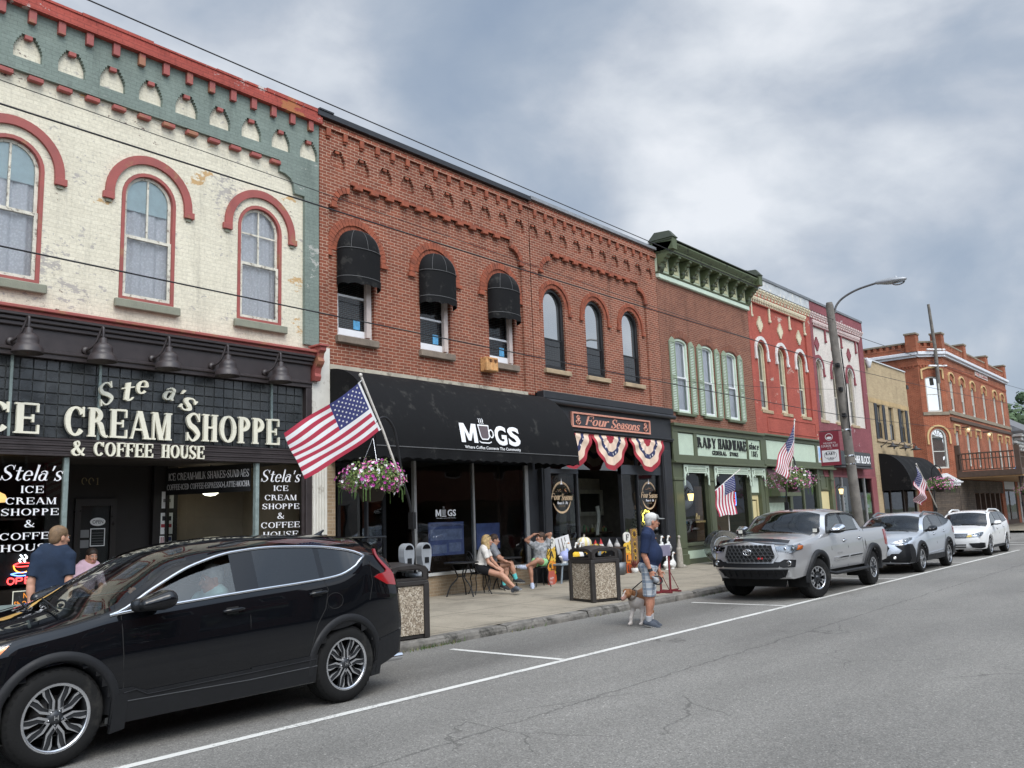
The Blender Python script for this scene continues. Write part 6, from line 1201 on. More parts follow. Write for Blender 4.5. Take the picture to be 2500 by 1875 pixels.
def far_things():
 R=thing('ornate_building','grey white building with an ornate bracketed cornice at the far end beyond the balcony','building',(80,YF,0));WG=mat('ornate_white',(.42,.42,.40),.7,var=.2,vs=3,world=True);x0,x1=74.6,88
 b=MB();b.plate(rect(x0,x1,0,6.6),[rect(76.0,77.0,3.9,5.4),rect(79,80.0,3.9,5.4)],YF,YF+.3,WG);b.box(x0,x1,YF+.31,25,0,6.5,WG);b.build('wall',R)
 b=MB();b.box(x0,x1,YF-.7,YF+.2,6.6,6.85,WG,.05);b.box(x0,x1,YF-.8,YF+.3,6.86,7.05,mat('dark_gutter',(.09,.09,.09),.6));b.box(x0,x1,YF-.3,YF,6.1,6.3,WG,.04);b.build('cornice',R)
 for k in range(14):x=x0+.4+k*.95;b=MB();b.box(x-.12,x+.12,YF-.6,YF-.01,6.31,6.59,WG,.06);b.box(x-.10,x+.10,YF-.32,YF-.01,5.4,6.09,WG,.06);b.lathe([(0,x-.16),(.13,x-.16),(.13,x+.16),(0,x+.16)],(0,YF-.25,5.9),WG,8,'x');b.build('bracket',R)
 for c in(76.5,79.5):b=MB();b.plate(rect(c-.5,c+.5,3.9,5.4),[rect(c-.4,c+.4,4.0,5.3)],YF-.05,YF+.1,WG);f=b.build('window',R);b=MB();b.plate(rect(c-.4,c+.4,4.0,5.3),[],YF+.05,YF+.06,GLD,back=False);b.build('pane',f)
 R=thing('gabled_house','grey shingle roofed house behind the ornate building at the far right','house',(100,20,0));GS=mat('grey_shingle',(.13,.13,.135),.85,var=.2,vs=2)
 b=MB();b.box(88.2,112,14,26,0,7.5,mat('house_wall',(.30,.28,.25),.8));b.build('wall',R);b=MB();b.add([(87.9,13.6,7.4),(113,13.6,7.4),(113,20,11.2),(87.9,20,11.2),(87.9,26.4,7.4),(113,26.4,7.4)],[(0,1,2,3),(3,2,5,4),(0,3,4),(1,5,2)],GS);b.build('roof',R)
 b=MB();HG=mat('hill_wood',(.045,.070,.030),.95,var=.5,vs=.09,bump=.5,bs=.2,world=True)
 b.grid(lambda u,v:(150+420*u,40+260*v,-2+44*math.sin(PI*u)**.8*math.sin(PI*min(1,v*1.1))**.8+2*math.sin(u*23)+1.5*math.sin(v*31+u*9)),40,24,HG);b.build('hill',kind='structure')
far_things()
# ================================================================== VEHICLES (all face -X; local x runs from the nose to the tail)
def pchip(pts):
 x=np.array([p[0]for p in pts],float);y=np.array([p[1]for p in pts],float);h=np.diff(x);d=np.diff(y)/h;m=np.zeros(len(x));m[0],m[-1]=d[0],d[-1]
 for i in range(1,len(x)-1):
  if d[i-1]*d[i]>0:w1,w2=2*h[i]+h[i-1],h[i]+2*h[i-1];m[i]=(w1+w2)/(w1/d[i-1]+w2/d[i])
 def f(q):
  q=min(max(q,x[0]),x[-1]);i=min(max(int(np.searchsorted(x,q))-1,0),len(h)-1);t=(q-x[i])/h[i]
  return float(y[i]*(1+2*t)*(1-t)**2+m[i]*h[i]*t*(1-t)**2+y[i+1]*t*t*(3-2*t)+m[i+1]*h[i]*t*t*(t-1))
 return f
def carpaint(name,col,metal,rough,coat=1.0):
 if name in MATS:return MATS[name]
 M=bpy.data.materials.new(name);M.use_nodes=True;N,L=NT(M.node_tree);out=N('ShaderNodeOutputMaterial');p=N('ShaderNodeBsdfPrincipled');L(p,0,out,0)
 p.inputs['Metallic'].default_value=metal;p.inputs['Roughness'].default_value=rough;p.inputs['Coat Weight'].default_value=coat;p.inputs['Coat Roughness'].default_value=.02
 tc=N('ShaderNodeTexCoord');n=N('ShaderNodeTexNoise',ins={'Scale':1.6,'Detail':6,'Roughness':.65});L(tc,3,n,'Vector');s=N('ShaderNodeSeparateXYZ');L(tc,3,s,0)
 p.inputs['Specular IOR Level'].default_value=0.5 if metal else 0.0;dz=N('ShaderNodeMapRange',ins={1:.25,2:.75,3:.05,4:.004});L(s,2,dz,0);mu=N('ShaderNodeMath',operation='MULTIPLY');L(n,0,mu,0);L(dz,0,mu,1)
 mx=N('ShaderNodeMix',data_type='RGBA',ins={6:(*col,1),7:(.16,.145,.12,1)});L(mu,0,mx,0);L(mx,2,p,'Base Color')
 cr=N('ShaderNodeMapRange',ins={2:.05,3:.015,4:.05});L(mu,0,cr,0);L(cr,0,p,'Coat Roughness')
 MATS[name]=M;return M
RUB=mat('tyre_rubber',(.010,.010,.010),.85,spec=.25,var=.2,vs=12,stain=((.024,.023,.021),.3,4),bump=.15,bs=40);PLB=mat('black_plastic',(.011,.0115,.013),.55,spec=.3,var=.12,vs=8,bump=.06,bs=200);CHR=mat('chrome',(.75,.76,.78),.10,1.0,var=0);GLS=mat('gloss_black',(.006,.006,.007),.08,var=0);UND=mat('underbody',(.01,.01,.01),.9,var=0)
ALR=mat('alloy_bright',(.62,.63,.65),.25,.9,var=.05);ALD=mat('alloy_dark',(.055,.058,.063),.4,.7,var=.1);TLR=mat('tail_red',(.30,.008,.012),.12,var=.1,coat=1);AMB=mat('amber_lens',(.75,.20,.02),.15,var=.1,coat=1)
LENS=glass('lamp_lens',tint=(.92,.94,.96),refl=.04);WSG=glass('windscreen',tint=(.60,.68,.66),refl=.02,ior=1.5);SDG=glass('side_glass',tint=(.62,.68,.68),refl=.03,dirt_haze=.10,dirt_haze_col=(.45,.5,.5));PVG=glass('privacy_glass',tint=(.05,.055,.06),refl=.02);SEAT=mat('seat_dark',(.03,.028,.027),.8,var=.15);SEATT=mat('seat_tan',(.30,.19,.10),.7,var=.1)  # side_glass: the grey diffuse layer paints a reflection haze onto the car windows
class Car:
 LOW=[0,.07,.16,.26,.37,.48,.58,.68,.77,.85,.92,.97,1.0];GL=[.25,.5,.75,1.0];RF=[.06,.13,.22,.34,.48,.64,.82,1.0]
 def __init__(s,P,root,paint):
  s.P=P;s.R=root;s.paint=paint;s.zs,s.zg,s.zw,s.zt=(pchip(P[k])for k in('zs','zg','zw','zt'));s.dr,s.df=pchip(P['xr']),pchip(P['xf']);s.L,s.W=P['L'],P['W']
  s.plan=pchip(P['plan']);s.prof=pchip(P.get('prof',[(0,.945),(.2,.978),(.42,1.0),(.66,.994),(.84,.982),(.93,.970),(1.0,.945)]));s.th=P.get('tumble',.42);s.pw=P.get('crown',2.6)
 def Y(s,x,z):
  zs,zg=s.zs(x),s.zg(x);w=s.W*s.plan(x)
  if z<=zg:return w*s.prof(max(0,(z-zs)/max(zg-zs,.05)))
  return w*s.prof(1.0)-s.th*(z-zg)
 def X(s,x,z):
  L=s.L;a=min(max((x-(L-.7))/.7,0),1);b=min(max((.7-x)/.7,0),1);sm=lambda t:t*t*(3-2*t);return x+s.dr(z)*sm(a)+s.df(z)*sm(b)
 def section(s,x):
  zs,zg,zw,zt=s.zs(x),s.zg(x),s.zw(x),s.zt(x);zw=max(zw,zg+.003);o=[(s.W*s.plan(x)*.6,zs+.02)]
  for t in s.LOW:z=zs+(zg-zs)*t;o.append((s.Y(x,z),z))
  for t in s.GL:z=zg+(zw-zg)*t;o.append((s.Y(x,z),z))
  yw=s.Y(x,zw)
  for t in s.RF:o.append((yw*(1-t),zw+(max(zt,zw+.004)-zw)*(1-(1-t)**s.pw)))
  return o
 def bulge(s,end,z):return s.P['bulge'][end]
 def Fx(s,y,z,end=0):
  x0=0 if end==0 else s.L;xe=s.X(x0,z);ye=max(s.Y(x0,min(z,s.zg(x0))),.1);f=min(abs(y)/ye,1);return xe+(-1 if end==0 else 1)*s.bulge(end,z)*(1-f**s.P.get('bpow',2.2))
 def build(s):
  P=s.P;st=sorted(set([round(s.L*i/90,4)for i in range(91)]+P.get('stations',[])));sec=[s.section(x)for x in st];nl=len(sec[0]);nlow=1+len(s.LOW);ngl=nlow+len(s.GL)
  keys={}
  def pos(i,k,sd):y,z=sec[i][k];return(s.X(st[i],z),sd*y,z)
  def put(key,quad):
   d=keys.setdefault(key,({},[],[]));idx=[]
   for vk,co in quad:
    if vk not in d[0]:d[0][vk]=len(d[1]);d[1].append(co)
    idx.append(d[0][vk])
   idx=[q for j,q in enumerate(idx)if q!=idx[j-1]]
   if len(idx)>=3:d[2].append(tuple(idx))
  for sd in(-1,1):
   for i in range(len(st)-1):
    xm=(st[i]+st[i+1])/2
    for k in range(nl-1):
     zm=(sec[i][k][1]+sec[i+1][k+1][1])/2
     if 0<k and any((xm-wx)**2+(zm-P['rt'])**2<P['ra']**2 for wx in P['axles'])and k<nlow:continue
     key=P['classify'](xm,zm,'under' if k==0 else('low' if k<nlow-1 else('glass' if k<ngl-1 else 'roof')),(k-nlow+1)if nlow-1<=k<ngl-1 else((k-ngl+1)if k>=ngl-1 else k),sd)
     if key is None:continue
     q=[((i,k,sd),pos(i,k,sd)),((i+1,k,sd),pos(i+1,k,sd)),((i+1,k+1,sd),pos(i+1,k+1,sd)),((i,k+1,sd),pos(i,k+1,sd))]
     q=[(((v[0],v[1],0)if v[1]==nl-1 else v),c)for v,c in q]
     put(key,q if sd<0 else q[::-1])
  NC=14
  for end,i in((0,0),(1,len(st)-1)):
   x0=st[i]
   def cp(k,c):
    y,z=sec[i][k];f=-1+2*c/NC;return(s.X(x0,z)+(-1 if end==0 else 1)*s.bulge(end,z)*(1-abs(f)**P.get('bpow',2.2))*(1 if k<nl-1 else 0 if y<.01 else 1),y*f,z)
   for k in range(nl-1):
    for c in range(NC):
     vk=lambda kk,cc:((i,kk,-1)if cc==0 else(i,kk,1)if cc==NC else('c',end,kk,cc))
     if k+1==nl-1:top=[((i,nl-1,0),pos(i,nl-1,1))]*2
     else:top=[(vk(k+1,c+1),cp(k+1,c+1)),(vk(k+1,c),cp(k+1,c))]
     q=[(vk(k,c),cp(k,c)),(vk(k,c+1),cp(k,c+1))]+top;zm=sec[i][k][1]
     put(P['capkey'](end,zm,-1+2*(c+.5)/NC),q if end==1 else q[::-1])
  out={}
  for key,(vi,vs,fs)in keys.items():
   nm,M=P['mats'][key];b=MB();b.add(vs,fs,M,True);par=s.R
   if key in P.get('parent',{}):par=out[P['parent'][key]]
   out[key]=b.build(nm,par,local=True)
  s.out=out;return out
 def patch(s,poly,fn,M,off,mb=None,lv=3):
  """polygon laid on the body surface; fn maps the two coordinates to a point and pushes out by off"""
  tri=tessellate_polygon([[Vector((a,b_,0))for a,b_ in poly]]);T=[[poly[i]for i in t]for t in tri]
  for _ in range(lv):
   n=[]
   for a,b_,c in T:
    if max(math.dist(a,b_),math.dist(b_,c),math.dist(c,a))<.05:n.append([a,b_,c]);continue
    ab,bc,ca=[((p[0]+q[0])/2,(p[1]+q[1])/2)for p,q in((a,b_),(b_,c),(c,a))];n+=[[a,ab,ca],[ab,b_,bc],[ca,bc,c],[ab,bc,ca]]
   T=n
  mb=mb or MB();ix={};vs=[];fs=[]
  for t in T:
   f=[]
   for q in t:
    k=(round(q[0],5),round(q[1],5))
    if k not in ix:ix[k]=len(vs);vs.append(fn(q[0],q[1],off))
    f.append(ix[k])
   fs.append(tuple(f))
  mb.add(vs,fs,M,True)
  n=len(poly);rim=[]
  for i in range(n):
   a,c=poly[i],poly[(i+1)%n];m_=max(1,int(math.dist(a,c)/.05))
   rim+=[(a[0]+(c[0]-a[0])*j/m_,a[1]+(c[1]-a[1])*j/m_)for j in range(m_)]
  e0=[fn(a,c,off)for a,c in rim];e1=[fn(a,c,-.01)for a,c in rim];k=len(rim);mb.add(e0+e1,[(i,(i+1)%k,k+(i+1)%k,k+i)for i in range(k)],M,False)
  return mb
 def side(s,sd):return lambda x,z,off:(s.X(x,z),sd*(s.Y(x,z)+off),z)
 def front(s,end=0):return lambda y,z,off:(s.Fx(y,z,end)+(-off if end==0 else off),y,z)
 def line(s,mb,pts,r,M,sd,off=0.0,flat=1.0,n=6):f=s.side(sd);mb.tube([f(x,z,off)for x,z in pts],r,M,n);return mb
 def seam(s,pts,sd,name,parent,r=.0045):
  b=MB();s.line(b,pts,r,UND,sd,.0005,n=5);b.build(name,parent,local=True)
 def flare(s,wx,sd,r0,r1,M,off,a0=-8,a1=188,name='wheel_arch_trim',n=36,floor=None):
  b=MB();f=s.side(sd);z0=s.P['rt'];vs=[]
  for i in range(n+1):
   a=math.radians(a0+(a1-a0)*i/n);ca,sa=math.cos(a),math.sin(a)
   for r_,o in((r0-.03,-.10),(r0,off*.6),(r0+.012,off),(r1-.012,off),(r1,.001)):
    x,z=wx+r_*ca,z0+r_*sa;zz=max(z,.05);p=f(min(max(x,.02),s.L-.02),max(zz,s.zs(x)),o);vs.append((x if r_<r1 else x,p[1],zz))
  fs=[(i*5+j,(i+1)*5+j,(i+1)*5+j+1,i*5+j+1)for i in range(n)for j in range(4)];b.add(vs,fs,M,True);b.build(name,s.R,local=True)
 def wheels(s,spokes,w=.22,rim=.235,steer=0.0):
  P=s.P;R=P['rt'];W0=s.W*P.get('track',.97)
  for ai,wx in enumerate(P['axles']):
   for sd in(-1,1):
    b=MB();pr=[(rim-.005,-w/2),(rim+.012,-w/2-.004),(R*.80,-w/2-.010),(R*.93,-w/2+.006),(R*.985,-w/2+.028),(R,-w/2+.045)]
    for g in(-.045,0,.045):pr+=[(R,g-.012),(R-.009,g-.008),(R-.009,g+.008),(R,g+.012)]
    pr+=[(a,-h)for a,h in pr[:6][::-1]]
    b.lathe(pr,(0,0,0),RUB,48,'y')
    for k in range(40):
     for e in(-1,1):
      a=2*PI*k/40;ca,sa=math.cos(a),math.sin(a);hw=.020
      q=[(R*.94,e*(w/2-.002)),(R*1.002,e*(w/2-.045))];b.add([(q[0][0]*ca-hw*sa,q[0][1],q[0][0]*sa+hw*ca),(q[0][0]*ca+hw*sa*.4,q[0][1],q[0][0]*sa-hw*ca*.4),(q[1][0]*ca+hw*sa*.4,q[1][1],q[1][0]*sa-hw*ca*.4),(q[1][0]*ca-hw*sa,q[1][1],q[1][0]*sa+hw*ca)],[(0,1,2,3)],RUB)
    e=thing('wheel','','');del e['label'];del e['category'];e.parent=s.R;e.location=(wx,sd*(W0-w/2),R);e.rotation_euler=(0,0,(steer if ai==0 else 0)+(0 if sd<0 else PI))
    b.build('tyre',e,local=True);b=MB()
    b.lathe([(rim,-w/2-.001),(rim+.008,-w/2-.004),(rim-.012,-w/2+.006),(rim-.022,-w/2+.04),(rim-.03,w/2-.03),(rim,w/2)],(0,0,0),ALD,40,'y');b.lathe([(rim+.010,-w/2-.003),(rim-.006,-w/2-.006),(rim-.014,-w/2+.004)],(0,0,0),ALR,40,'y')
    b.lathe([(0,-.02),(rim*.62,-.02),(rim*.62,.02),(0,.02)],(0,.01,0),mat('brake_disc',(.14,.13,.12),.5,.8,var=.2),28,'y');b.lathe([(0,.05),(rim*.95,.05)],(0,0,0),UND,24,'y')
    spokes(b,rim,-w/2);b.build('rim',e,local=True)
  for wx in P['axles']:
   b=MB()
   for sd in(-1,1):b.lathe([(P['ra']+.015,sd*(s.W*.94)),(P['ra']+.015,sd*s.W*.48),(.05,sd*s.W*.48)],(wx,0,R),UND,28,'y',a0=-.35,a1=PI+.35)
   b.build('wheel_housing',s.R,local=True)
def polar(pts):return[(r*math.sin(a),r*math.cos(a))for r,a in pts]
def petal_spokes(b,R,y):
 """five double-bladed spokes with bright machined edges"""
 for k in range(5):
  for m_ in(-1,1):
   a0=2*PI*k/5+m_*.0
   def tr(pts):return[((x*math.cos(a0)-z*math.sin(a0)),(x*math.sin(a0)+z*math.cos(a0)))for x,z in pts]
   o=[(m_*.012*R/.235,R*.20),(m_*.045*R/.235,R*.24),(m_*.052*R/.235,R*.45),(m_*.095*R/.235,R*.70),(m_*.11*R/.235,R*.93),(m_*.062*R/.235,R*.985),(m_*.045*R/.235,R*.80),(m_*.010*R/.235,R*.52)]
   c=(sum(p[0]for p in o)/8,sum(p[1]for p in o)/8);i_=[(c[0]+(p[0]-c[0])*.60,c[1]+(p[1]-c[1])*.84)for p in o]
   b.plate(tr(o),[tr(i_)],y+.012,y+.05,ALR,ALD,back=False);b.plate(tr(i_),[],y+.022,y+.05,ALD,back=False)
 b.lathe([(0,y+.006),(R*.13,y+.006),(R*.16,y+.012),(R*.26,y+.022),(R*.26,y+.06)],(0,0,0),ALD,20,'y')
 for k in range(5):a=2*PI*(k+.5)/5;b.lathe([(0,-.004),(.009,-.004),(.009,.006)],(R*.21*math.sin(a),y+.02,R*.21*math.cos(a)),CHR,8,'y')
 q=R*.085
 for x in(-q*.62,q*.62):b.box(x-q*.16,x+q*.16,y-.001,y+.006,-q*.8,q*.8,CHR)
 b.box(-q*.6,q*.6,y-.0015,y+.006,-q*.18,q*.14,CHR)
def rugged_spokes(b,R,y):
 for k in range(6):
  a0=2*PI*k/6;tr=lambda pts:[((x*math.cos(a0)-z*math.sin(a0)),(x*math.sin(a0)+z*math.cos(a0)))for x,z in pts]
  b.plate(tr([(-R*.15,R*.22),(R*.15,R*.22),(R*.19,R*.62),(R*.30,R*.97),(-R*.30,R*.97),(-R*.19,R*.62)]),[tr([(-R*.06,R*.45),(R*.06,R*.45),(R*.08,R*.66),(-R*.08,R*.66)])],y+.02,y+.06,ALD,back=False)
  for m_ in(-1,1):b.plate(tr([(m_*R*.02,R*.60),(m_*R*.17,R*.52),(m_*R*.22,R*.72),(m_*R*.36,R*.93),(m_*R*.09,R*.97),(m_*R*.12,R*.78),(m_*R*.02,R*.72)]),[],y+.010,y+.025,ALR,back=False)
 b.lathe([(0,y+.0),(R*.17,y+.002),(R*.20,y+.015),(R*.32,y+.03),(R*.32,y+.07)],(0,0,0),ALD,20,'y')
 for k in range(6):a=2*PI*(k+.5)/6;b.lathe([(0,-.008),(.011,-.008),(.011,.006)],(R*.27*math.sin(a),y+.03,R*.27*math.cos(a)),CHR,6,'y')
def twin_spokes(n,wd,M):
 def f(b,R,y):
  for k in range(n):
   for m_ in(-1,1):
    a0=2*PI*k/n+m_*wd;tr=lambda pts:[((x*math.cos(a0)-z*math.sin(a0)),(x*math.sin(a0)+z*math.cos(a0)))for x,z in pts]
    b.plate(tr([(-R*.07,R*.15),(R*.07,R*.15),(R*.085,R*.96),(-R*.085,R*.96)]),[],y+.014,y+.05,M,back=False)
  b.lathe([(0,y+.004),(R*.14,y+.006),(R*.22,y+.02),(R*.22,y+.06)],(0,0,0),M,18,'y')
 return f
def mirror_part(c,x,z,sd,M,lo,w=.20,h=.15,cap=None):
 y=c.Y(x,c.zg(x));b=MB()
 P,Q=sdf_arrays([('c',(x-w*.36,sd*(y+.12),z+.03),(x+w*.34,sd*(y+.13),z+.055),h*.30,h*.48),('c',(x-w*.25,sd*(y+.21),z+.035),(x+w*.36,sd*(y+.22),z+.065),h*.26,h*.42)],.011,.05)
 b.v=[tuple(p)for p in P];b.f=[tuple(int(a)for a in q)for q in Q];b.mats=[M,lo];b.m=[0 if P[q].mean(0)[2]>z+.03 else 1 for q in Q];b.sm=[True]*len(Q)
 b.tube([(x+.02,sd*(y-.03),z-.01),(x+.03,sd*(y+.10),z+.03)],[.035,.03],lo,8);b.build('mirror',c.R,local=True)
def handle_part(c,x,z,sd,M,par):
 f=c.side(sd);b=MB();b.tube([f(x-.10,z-.005,.008),f(x-.08,z,.028),f(x+.06,z+.006,.030),f(x+.10,z+.004,.012)],[.010,.016,.016,.011],M,8);b.build('handle',par,local=True)
 b=MB();c.patch([(x-.07,z-.035),(x+.05,z-.03),(x+.05,z+.03),(x-.07,z+.025)],f,UND,.0012,b,1);b.build('handle_recess',par,local=True)
def seats(c,xs,zf,M,y=.36,w=.24):
 for x in xs:
  for sd in(-1,1):
   b=MB();b.box(x-.28,x+.22,sd*y-w,sd*y+w,zf,zf+.26,M,.06);
   b.X=Matrix.Translation((x+.22,sd*y,zf+.2))@Matrix.Rotation(.22,4,'Y');b.box(-.06,.08,-w,w,0,.58,M,.05);b.box(-.03,.06,-.12,.12,.62,.80,M,.04);b.X=None;b.build('seat',c.R,local=True)
   # ------------------------------------------------------------------ black SUV in the foreground
def black_suv():
 R=thing('parked_suv','glossy black SUV parked nearest the camera with an elderly driver at its half open window','car',(2.0,7.88,0))
 def cl(x,z,band,k,sd):
  if band=='under':return 'under'
  if band=='low':
   if 1.42<x<2.565 and z>.40:return 'doorF%d'%sd
   if 2.565<x<3.43 and z>.40:return 'doorR%d'%sd
   return 'body'
  if band=='glass':
   if 1.38<x<2.44:return None if(sd<0 and k>=3)else 'glassF%d'%sd
   if 2.44<x<2.68:return 'pillar'
   if 2.68<x<3.36:return 'glassR'
   if 3.36<x<3.42:return 'pillar'
   if 3.42<x<3.96:return 'glassQ'
   return 'body'
  if 1.06<x<2.08 and k>=2:return 'screen'
  if x<1.06 and k>=1:return 'bonnet'
  return 'body'
 PT=carpaint('black_car_paint',(.004,.0045,.006),0.0,.25)
 P=dict(L=4.5,W=.905,rt=.366,ra=.402,axles=(.93,3.67),zs=[(0,.26),(.5,.235),(4.0,.25),(4.5,.36)],zg=[(0,.76),(.25,.87),(.6,.945),(1.0,1.01),(1.36,1.075),(2.0,1.118),(2.54,1.152),(3.45,1.205),(3.62,1.228),(3.80,1.295),(3.96,1.395),(4.2,1.39),(4.5,1.35)],zw=[(0,.763),(.6,.948),(1.0,1.013),(1.36,1.08),(1.7,1.25),(2.1,1.42),(2.5,1.508),(2.9,1.532),(3.3,1.520),(3.62,1.490),(3.85,1.440),(3.96,1.400),(4.2,1.394),(4.5,1.354)],zt=[(0,.80),(.12,.91),(.5,1.005),(1.0,1.095),(1.14,1.125),(1.6,1.37),(2.0,1.555),(2.3,1.615),(2.8,1.65),(3.5,1.64),(4.1,1.605),(4.36,1.575),(4.5,1.55)],xr=[(.2,-.05),(.35,.0),(.62,0),(.8,-.02),(1.05,-.05),(1.2,-.10),(1.4,-.20),(1.5,-.14),(1.58,-.06),(1.7,-.04)],xf=[(.2,.10),(.45,0),(.7,.02),(.85,.10),(1.1,.12)],plan=[(0,.84),(.25,.92),(.6,.975),(1.1,1.0),(3.4,1.0),(4.0,.97),(4.35,.91),(4.5,.86)],bulge=(.16,.10),stations=[1.06,1.38,1.42,2.44,2.565,2.68,3.36,3.42,3.43,3.96,2.08],classify=cl,capkey=lambda e,z,f:('rearglass' if e==1 and 1.12<z<1.46 and abs(f)<.8 else 'bumper' if z<.62 else 'body'),mats={'under':('underbody',UND),'body':('body',PT),'doorF-1':('door',PT),'doorF1':('door',PT),'doorR-1':('door',PT),'doorR1':('door',PT),'glassF-1':('window',SDG),'glassF1':('window',WSG),'pillar':('pillar_trim',GLS),'glassR':('window',PVG),'glassQ':('window',PVG),'screen':('windscreen',WSG),'bonnet':('bonnet',PT),'rearglass':('rear_window',PVG),'bumper':('bumper',PLB)},tumble=.40)
 c=Car(P,R,PT);o=c.build();c.wheels(petal_spokes,w=.24,rim=.242)
 for sd in(-1,1):
  for wx in P['axles']:c.flare(wx,sd,.408,.478,PLB,.018)
  b=MB();f=c.side(sd)
  c.patch([(1.33,.235),(3.30,.255),(3.30,.50),(2.58,.485),(2.58,.475),(1.62,.455),(1.50,.50),(1.33,.50)],f,PLB,.014,b);b.build('sill_cladding',R,local=True)
  b=MB();c.line(b,[(1.42,.465),(1.52,.478),(1.62,.425),(2.55,.445),(3.28,.465)],.006,PLB,sd,.016);c.line(b,[(1.36,.40),(2.56,.385),(3.3,.40)],.005,mat('clad_light',(.05,.052,.055),.45,var=0),sd,.014);b.build('cladding_rib',R,local=True)
  b=MB();c.patch([(4.10,.26),(4.44,.36),(4.47,.60),(4.12,.545)],f,PLB,.012,b);b.build('bumper_corner',R,local=True)
  b=MB();c.patch([(3.93,.19),(4.16,.20),(4.15,.50),(4.10,.54),(4.08,.34)],f,PLB,.02,b,1);b.build('mud_flap',R,local=True);b=MB();c.patch([(1.33,.17),(1.45,.19),(1.46,.46),(1.36,.46)],f,PLB,.02,b,1);b.build('mud_flap',R,local=True)
  b=MB();lo=[(x,c.zg(x))for x in np.linspace(1.34,3.95,40)];hi=[(x,max(c.zw(x),c.zg(x)+.004))for x in np.linspace(3.96,1.38,44)]
  tip=[(1.31,1.068)];c.line(b,tip+lo+hi+tip,.0145,CHR,sd,.004,n=6);b.build('window_trim',R,local=True)
  for pts in([(1.40,1.06),(1.405,.95),(1.415,.75),(1.42,.50)],[(2.565,1.145),(2.57,.9),(2.568,.45),(2.56,.26)],[(3.40,1.20),(3.44,1.10),(3.40,.92),(3.30,.78),(3.24,.60),(3.22,.50)],[(4.06,1.34),(4.04,1.12),(3.98,.95)]):c.seam(pts,sd,'door_seam',R)
  for pts in([(.08,.86),(.5,.965),(1.0,1.035),(1.25,1.09)],):c.seam(pts,sd,'bonnet_seam',R)
  b=MB();c.patch([(4.20,1.46),(4.26,1.46),(4.44,1.24),(4.47,1.19),(4.45,1.07),(4.28,1.09),(4.08,1.175),(4.16,1.20),(4.32,1.215),(4.36,1.24)],f,TLR,.014,b);b.build('tail_lamp',R,local=True)
  b=MB();c.patch([(.06,.70),(.48,.86),(.60,.945),(.10,.86)],f,LENS,.012,b);c.patch([(.32,.80),(.48,.855),(.58,.93),(.36,.86)],f,AMB,.014,b);b.build('headlight',R,local=True)
  mirror_part(c,1.58,1.105,sd,PT,PLB,w=.30,h=.17)
  handle_part(c,2.40,1.005,sd,PT,o['doorF%d'%sd]);handle_part(c,3.32,1.075,sd,PT,o['doorR%d'%sd])
  b=MB();f2=lambda x,z,off:(x,sd*(c.Y(x,c.zw(x))-.10+off),z);b.tube([(x,sd*(c.Y(x,c.zw(x))-.10),c.zw(x)+.085)for x in(2.3,2.6,3.0,3.4,3.7)],.010,PLB,6);b.build('roof_rail',R,local=True)
 b=MB();q=[(3.52+.10*math.cos(a)*(1 if abs(math.cos(a))<.9 else .98),.985+.075*math.sin(a))for a in np.linspace(0,2*PI,25)];c.line(b,q,.003,UND,-1,.0005,n=5);b.build('fuel_flap',R,local=True)
 b=MB();b.box(4.18,4.50,-.56,.56,1.560,1.585,PT,.012);b.build('spoiler',R,local=True)
 P_,Q_=sdf_arrays([('c',(3.95,0,1.60),(4.06,0,1.665),.030,.012),('c',(3.98,0,1.59),(4.10,0,1.60),.03,.02)],.008,.02);b=MB();b.v=[tuple(p)for p in P_];b.f=[tuple(int(a)for a in q)for q in Q_];b.mats=[PT];b.m=[0]*len(Q_);b.sm=[True]*len(Q_);b.build('antenna_fin',R,local=True)
 b=MB();b.tube([(4.35,-.62,.30),(4.60,-.64,.30)],.042,CHR,14,cap=False);b.tube([(4.35,-.62,.30),(4.58,-.635,.30)],.034,UND,12);b.build('exhaust_tip',R,local=True)
 b=MB();b.box(1.15,1.75,-.72,.72,.88,1.05,PLB,.05);b.lathe([(.17,0),(.185,.012),(.17,.024),(.16,.012),(.17,0)],(0,0,0),PLB,20,'x');b.v=b.v;b.build('dashboard',R,local=True)
 b=MB();b.X=Matrix.Translation((1.86,-.38,1.02))@Matrix.Rotation(.45,4,'Y');b.lathe([(.165,-.012),(.185,0),(.165,.012),(.15,0),(.165,-.012)],(0,0,0),PLB,22,'x');b.box(-.01,.01,-.16,.16,-.025,.025,PLB);b.X=None;b.build('steering_wheel',R,local=True)
 seats(c,[2.35,3.25],.42,SEAT);b=MB();b.box(2.56,2.66,-.48,-.24,1.27,1.46,SEATT,.05);b.build('headrest',R,local=True);b=MB();b.box(1.4,4.1,-.8,.8,.36,.42,UND);b.box(4.0,4.06,-.75,.75,.4,1.2,UND);b.build('cabin_floor',R,local=True)
 b=MB()
 for y0,yb in((-.55,.05),(.05,.55)):b.tube([(1.04,y0,1.118),(1.10,y0+.30,1.155),(1.16,yb,1.185)],.009,PLB,5)
 b.build('wiper',R,local=True)
 return c
black_suv()
SILV=carpaint('silver_car_paint',(.52,.52,.525),.60,.28);SILV2=carpaint('ice_silver_paint',(.56,.60,.66),.55,.28);WHT_P=carpaint('white_car_paint',(.68,.68,.67),.0,.35)
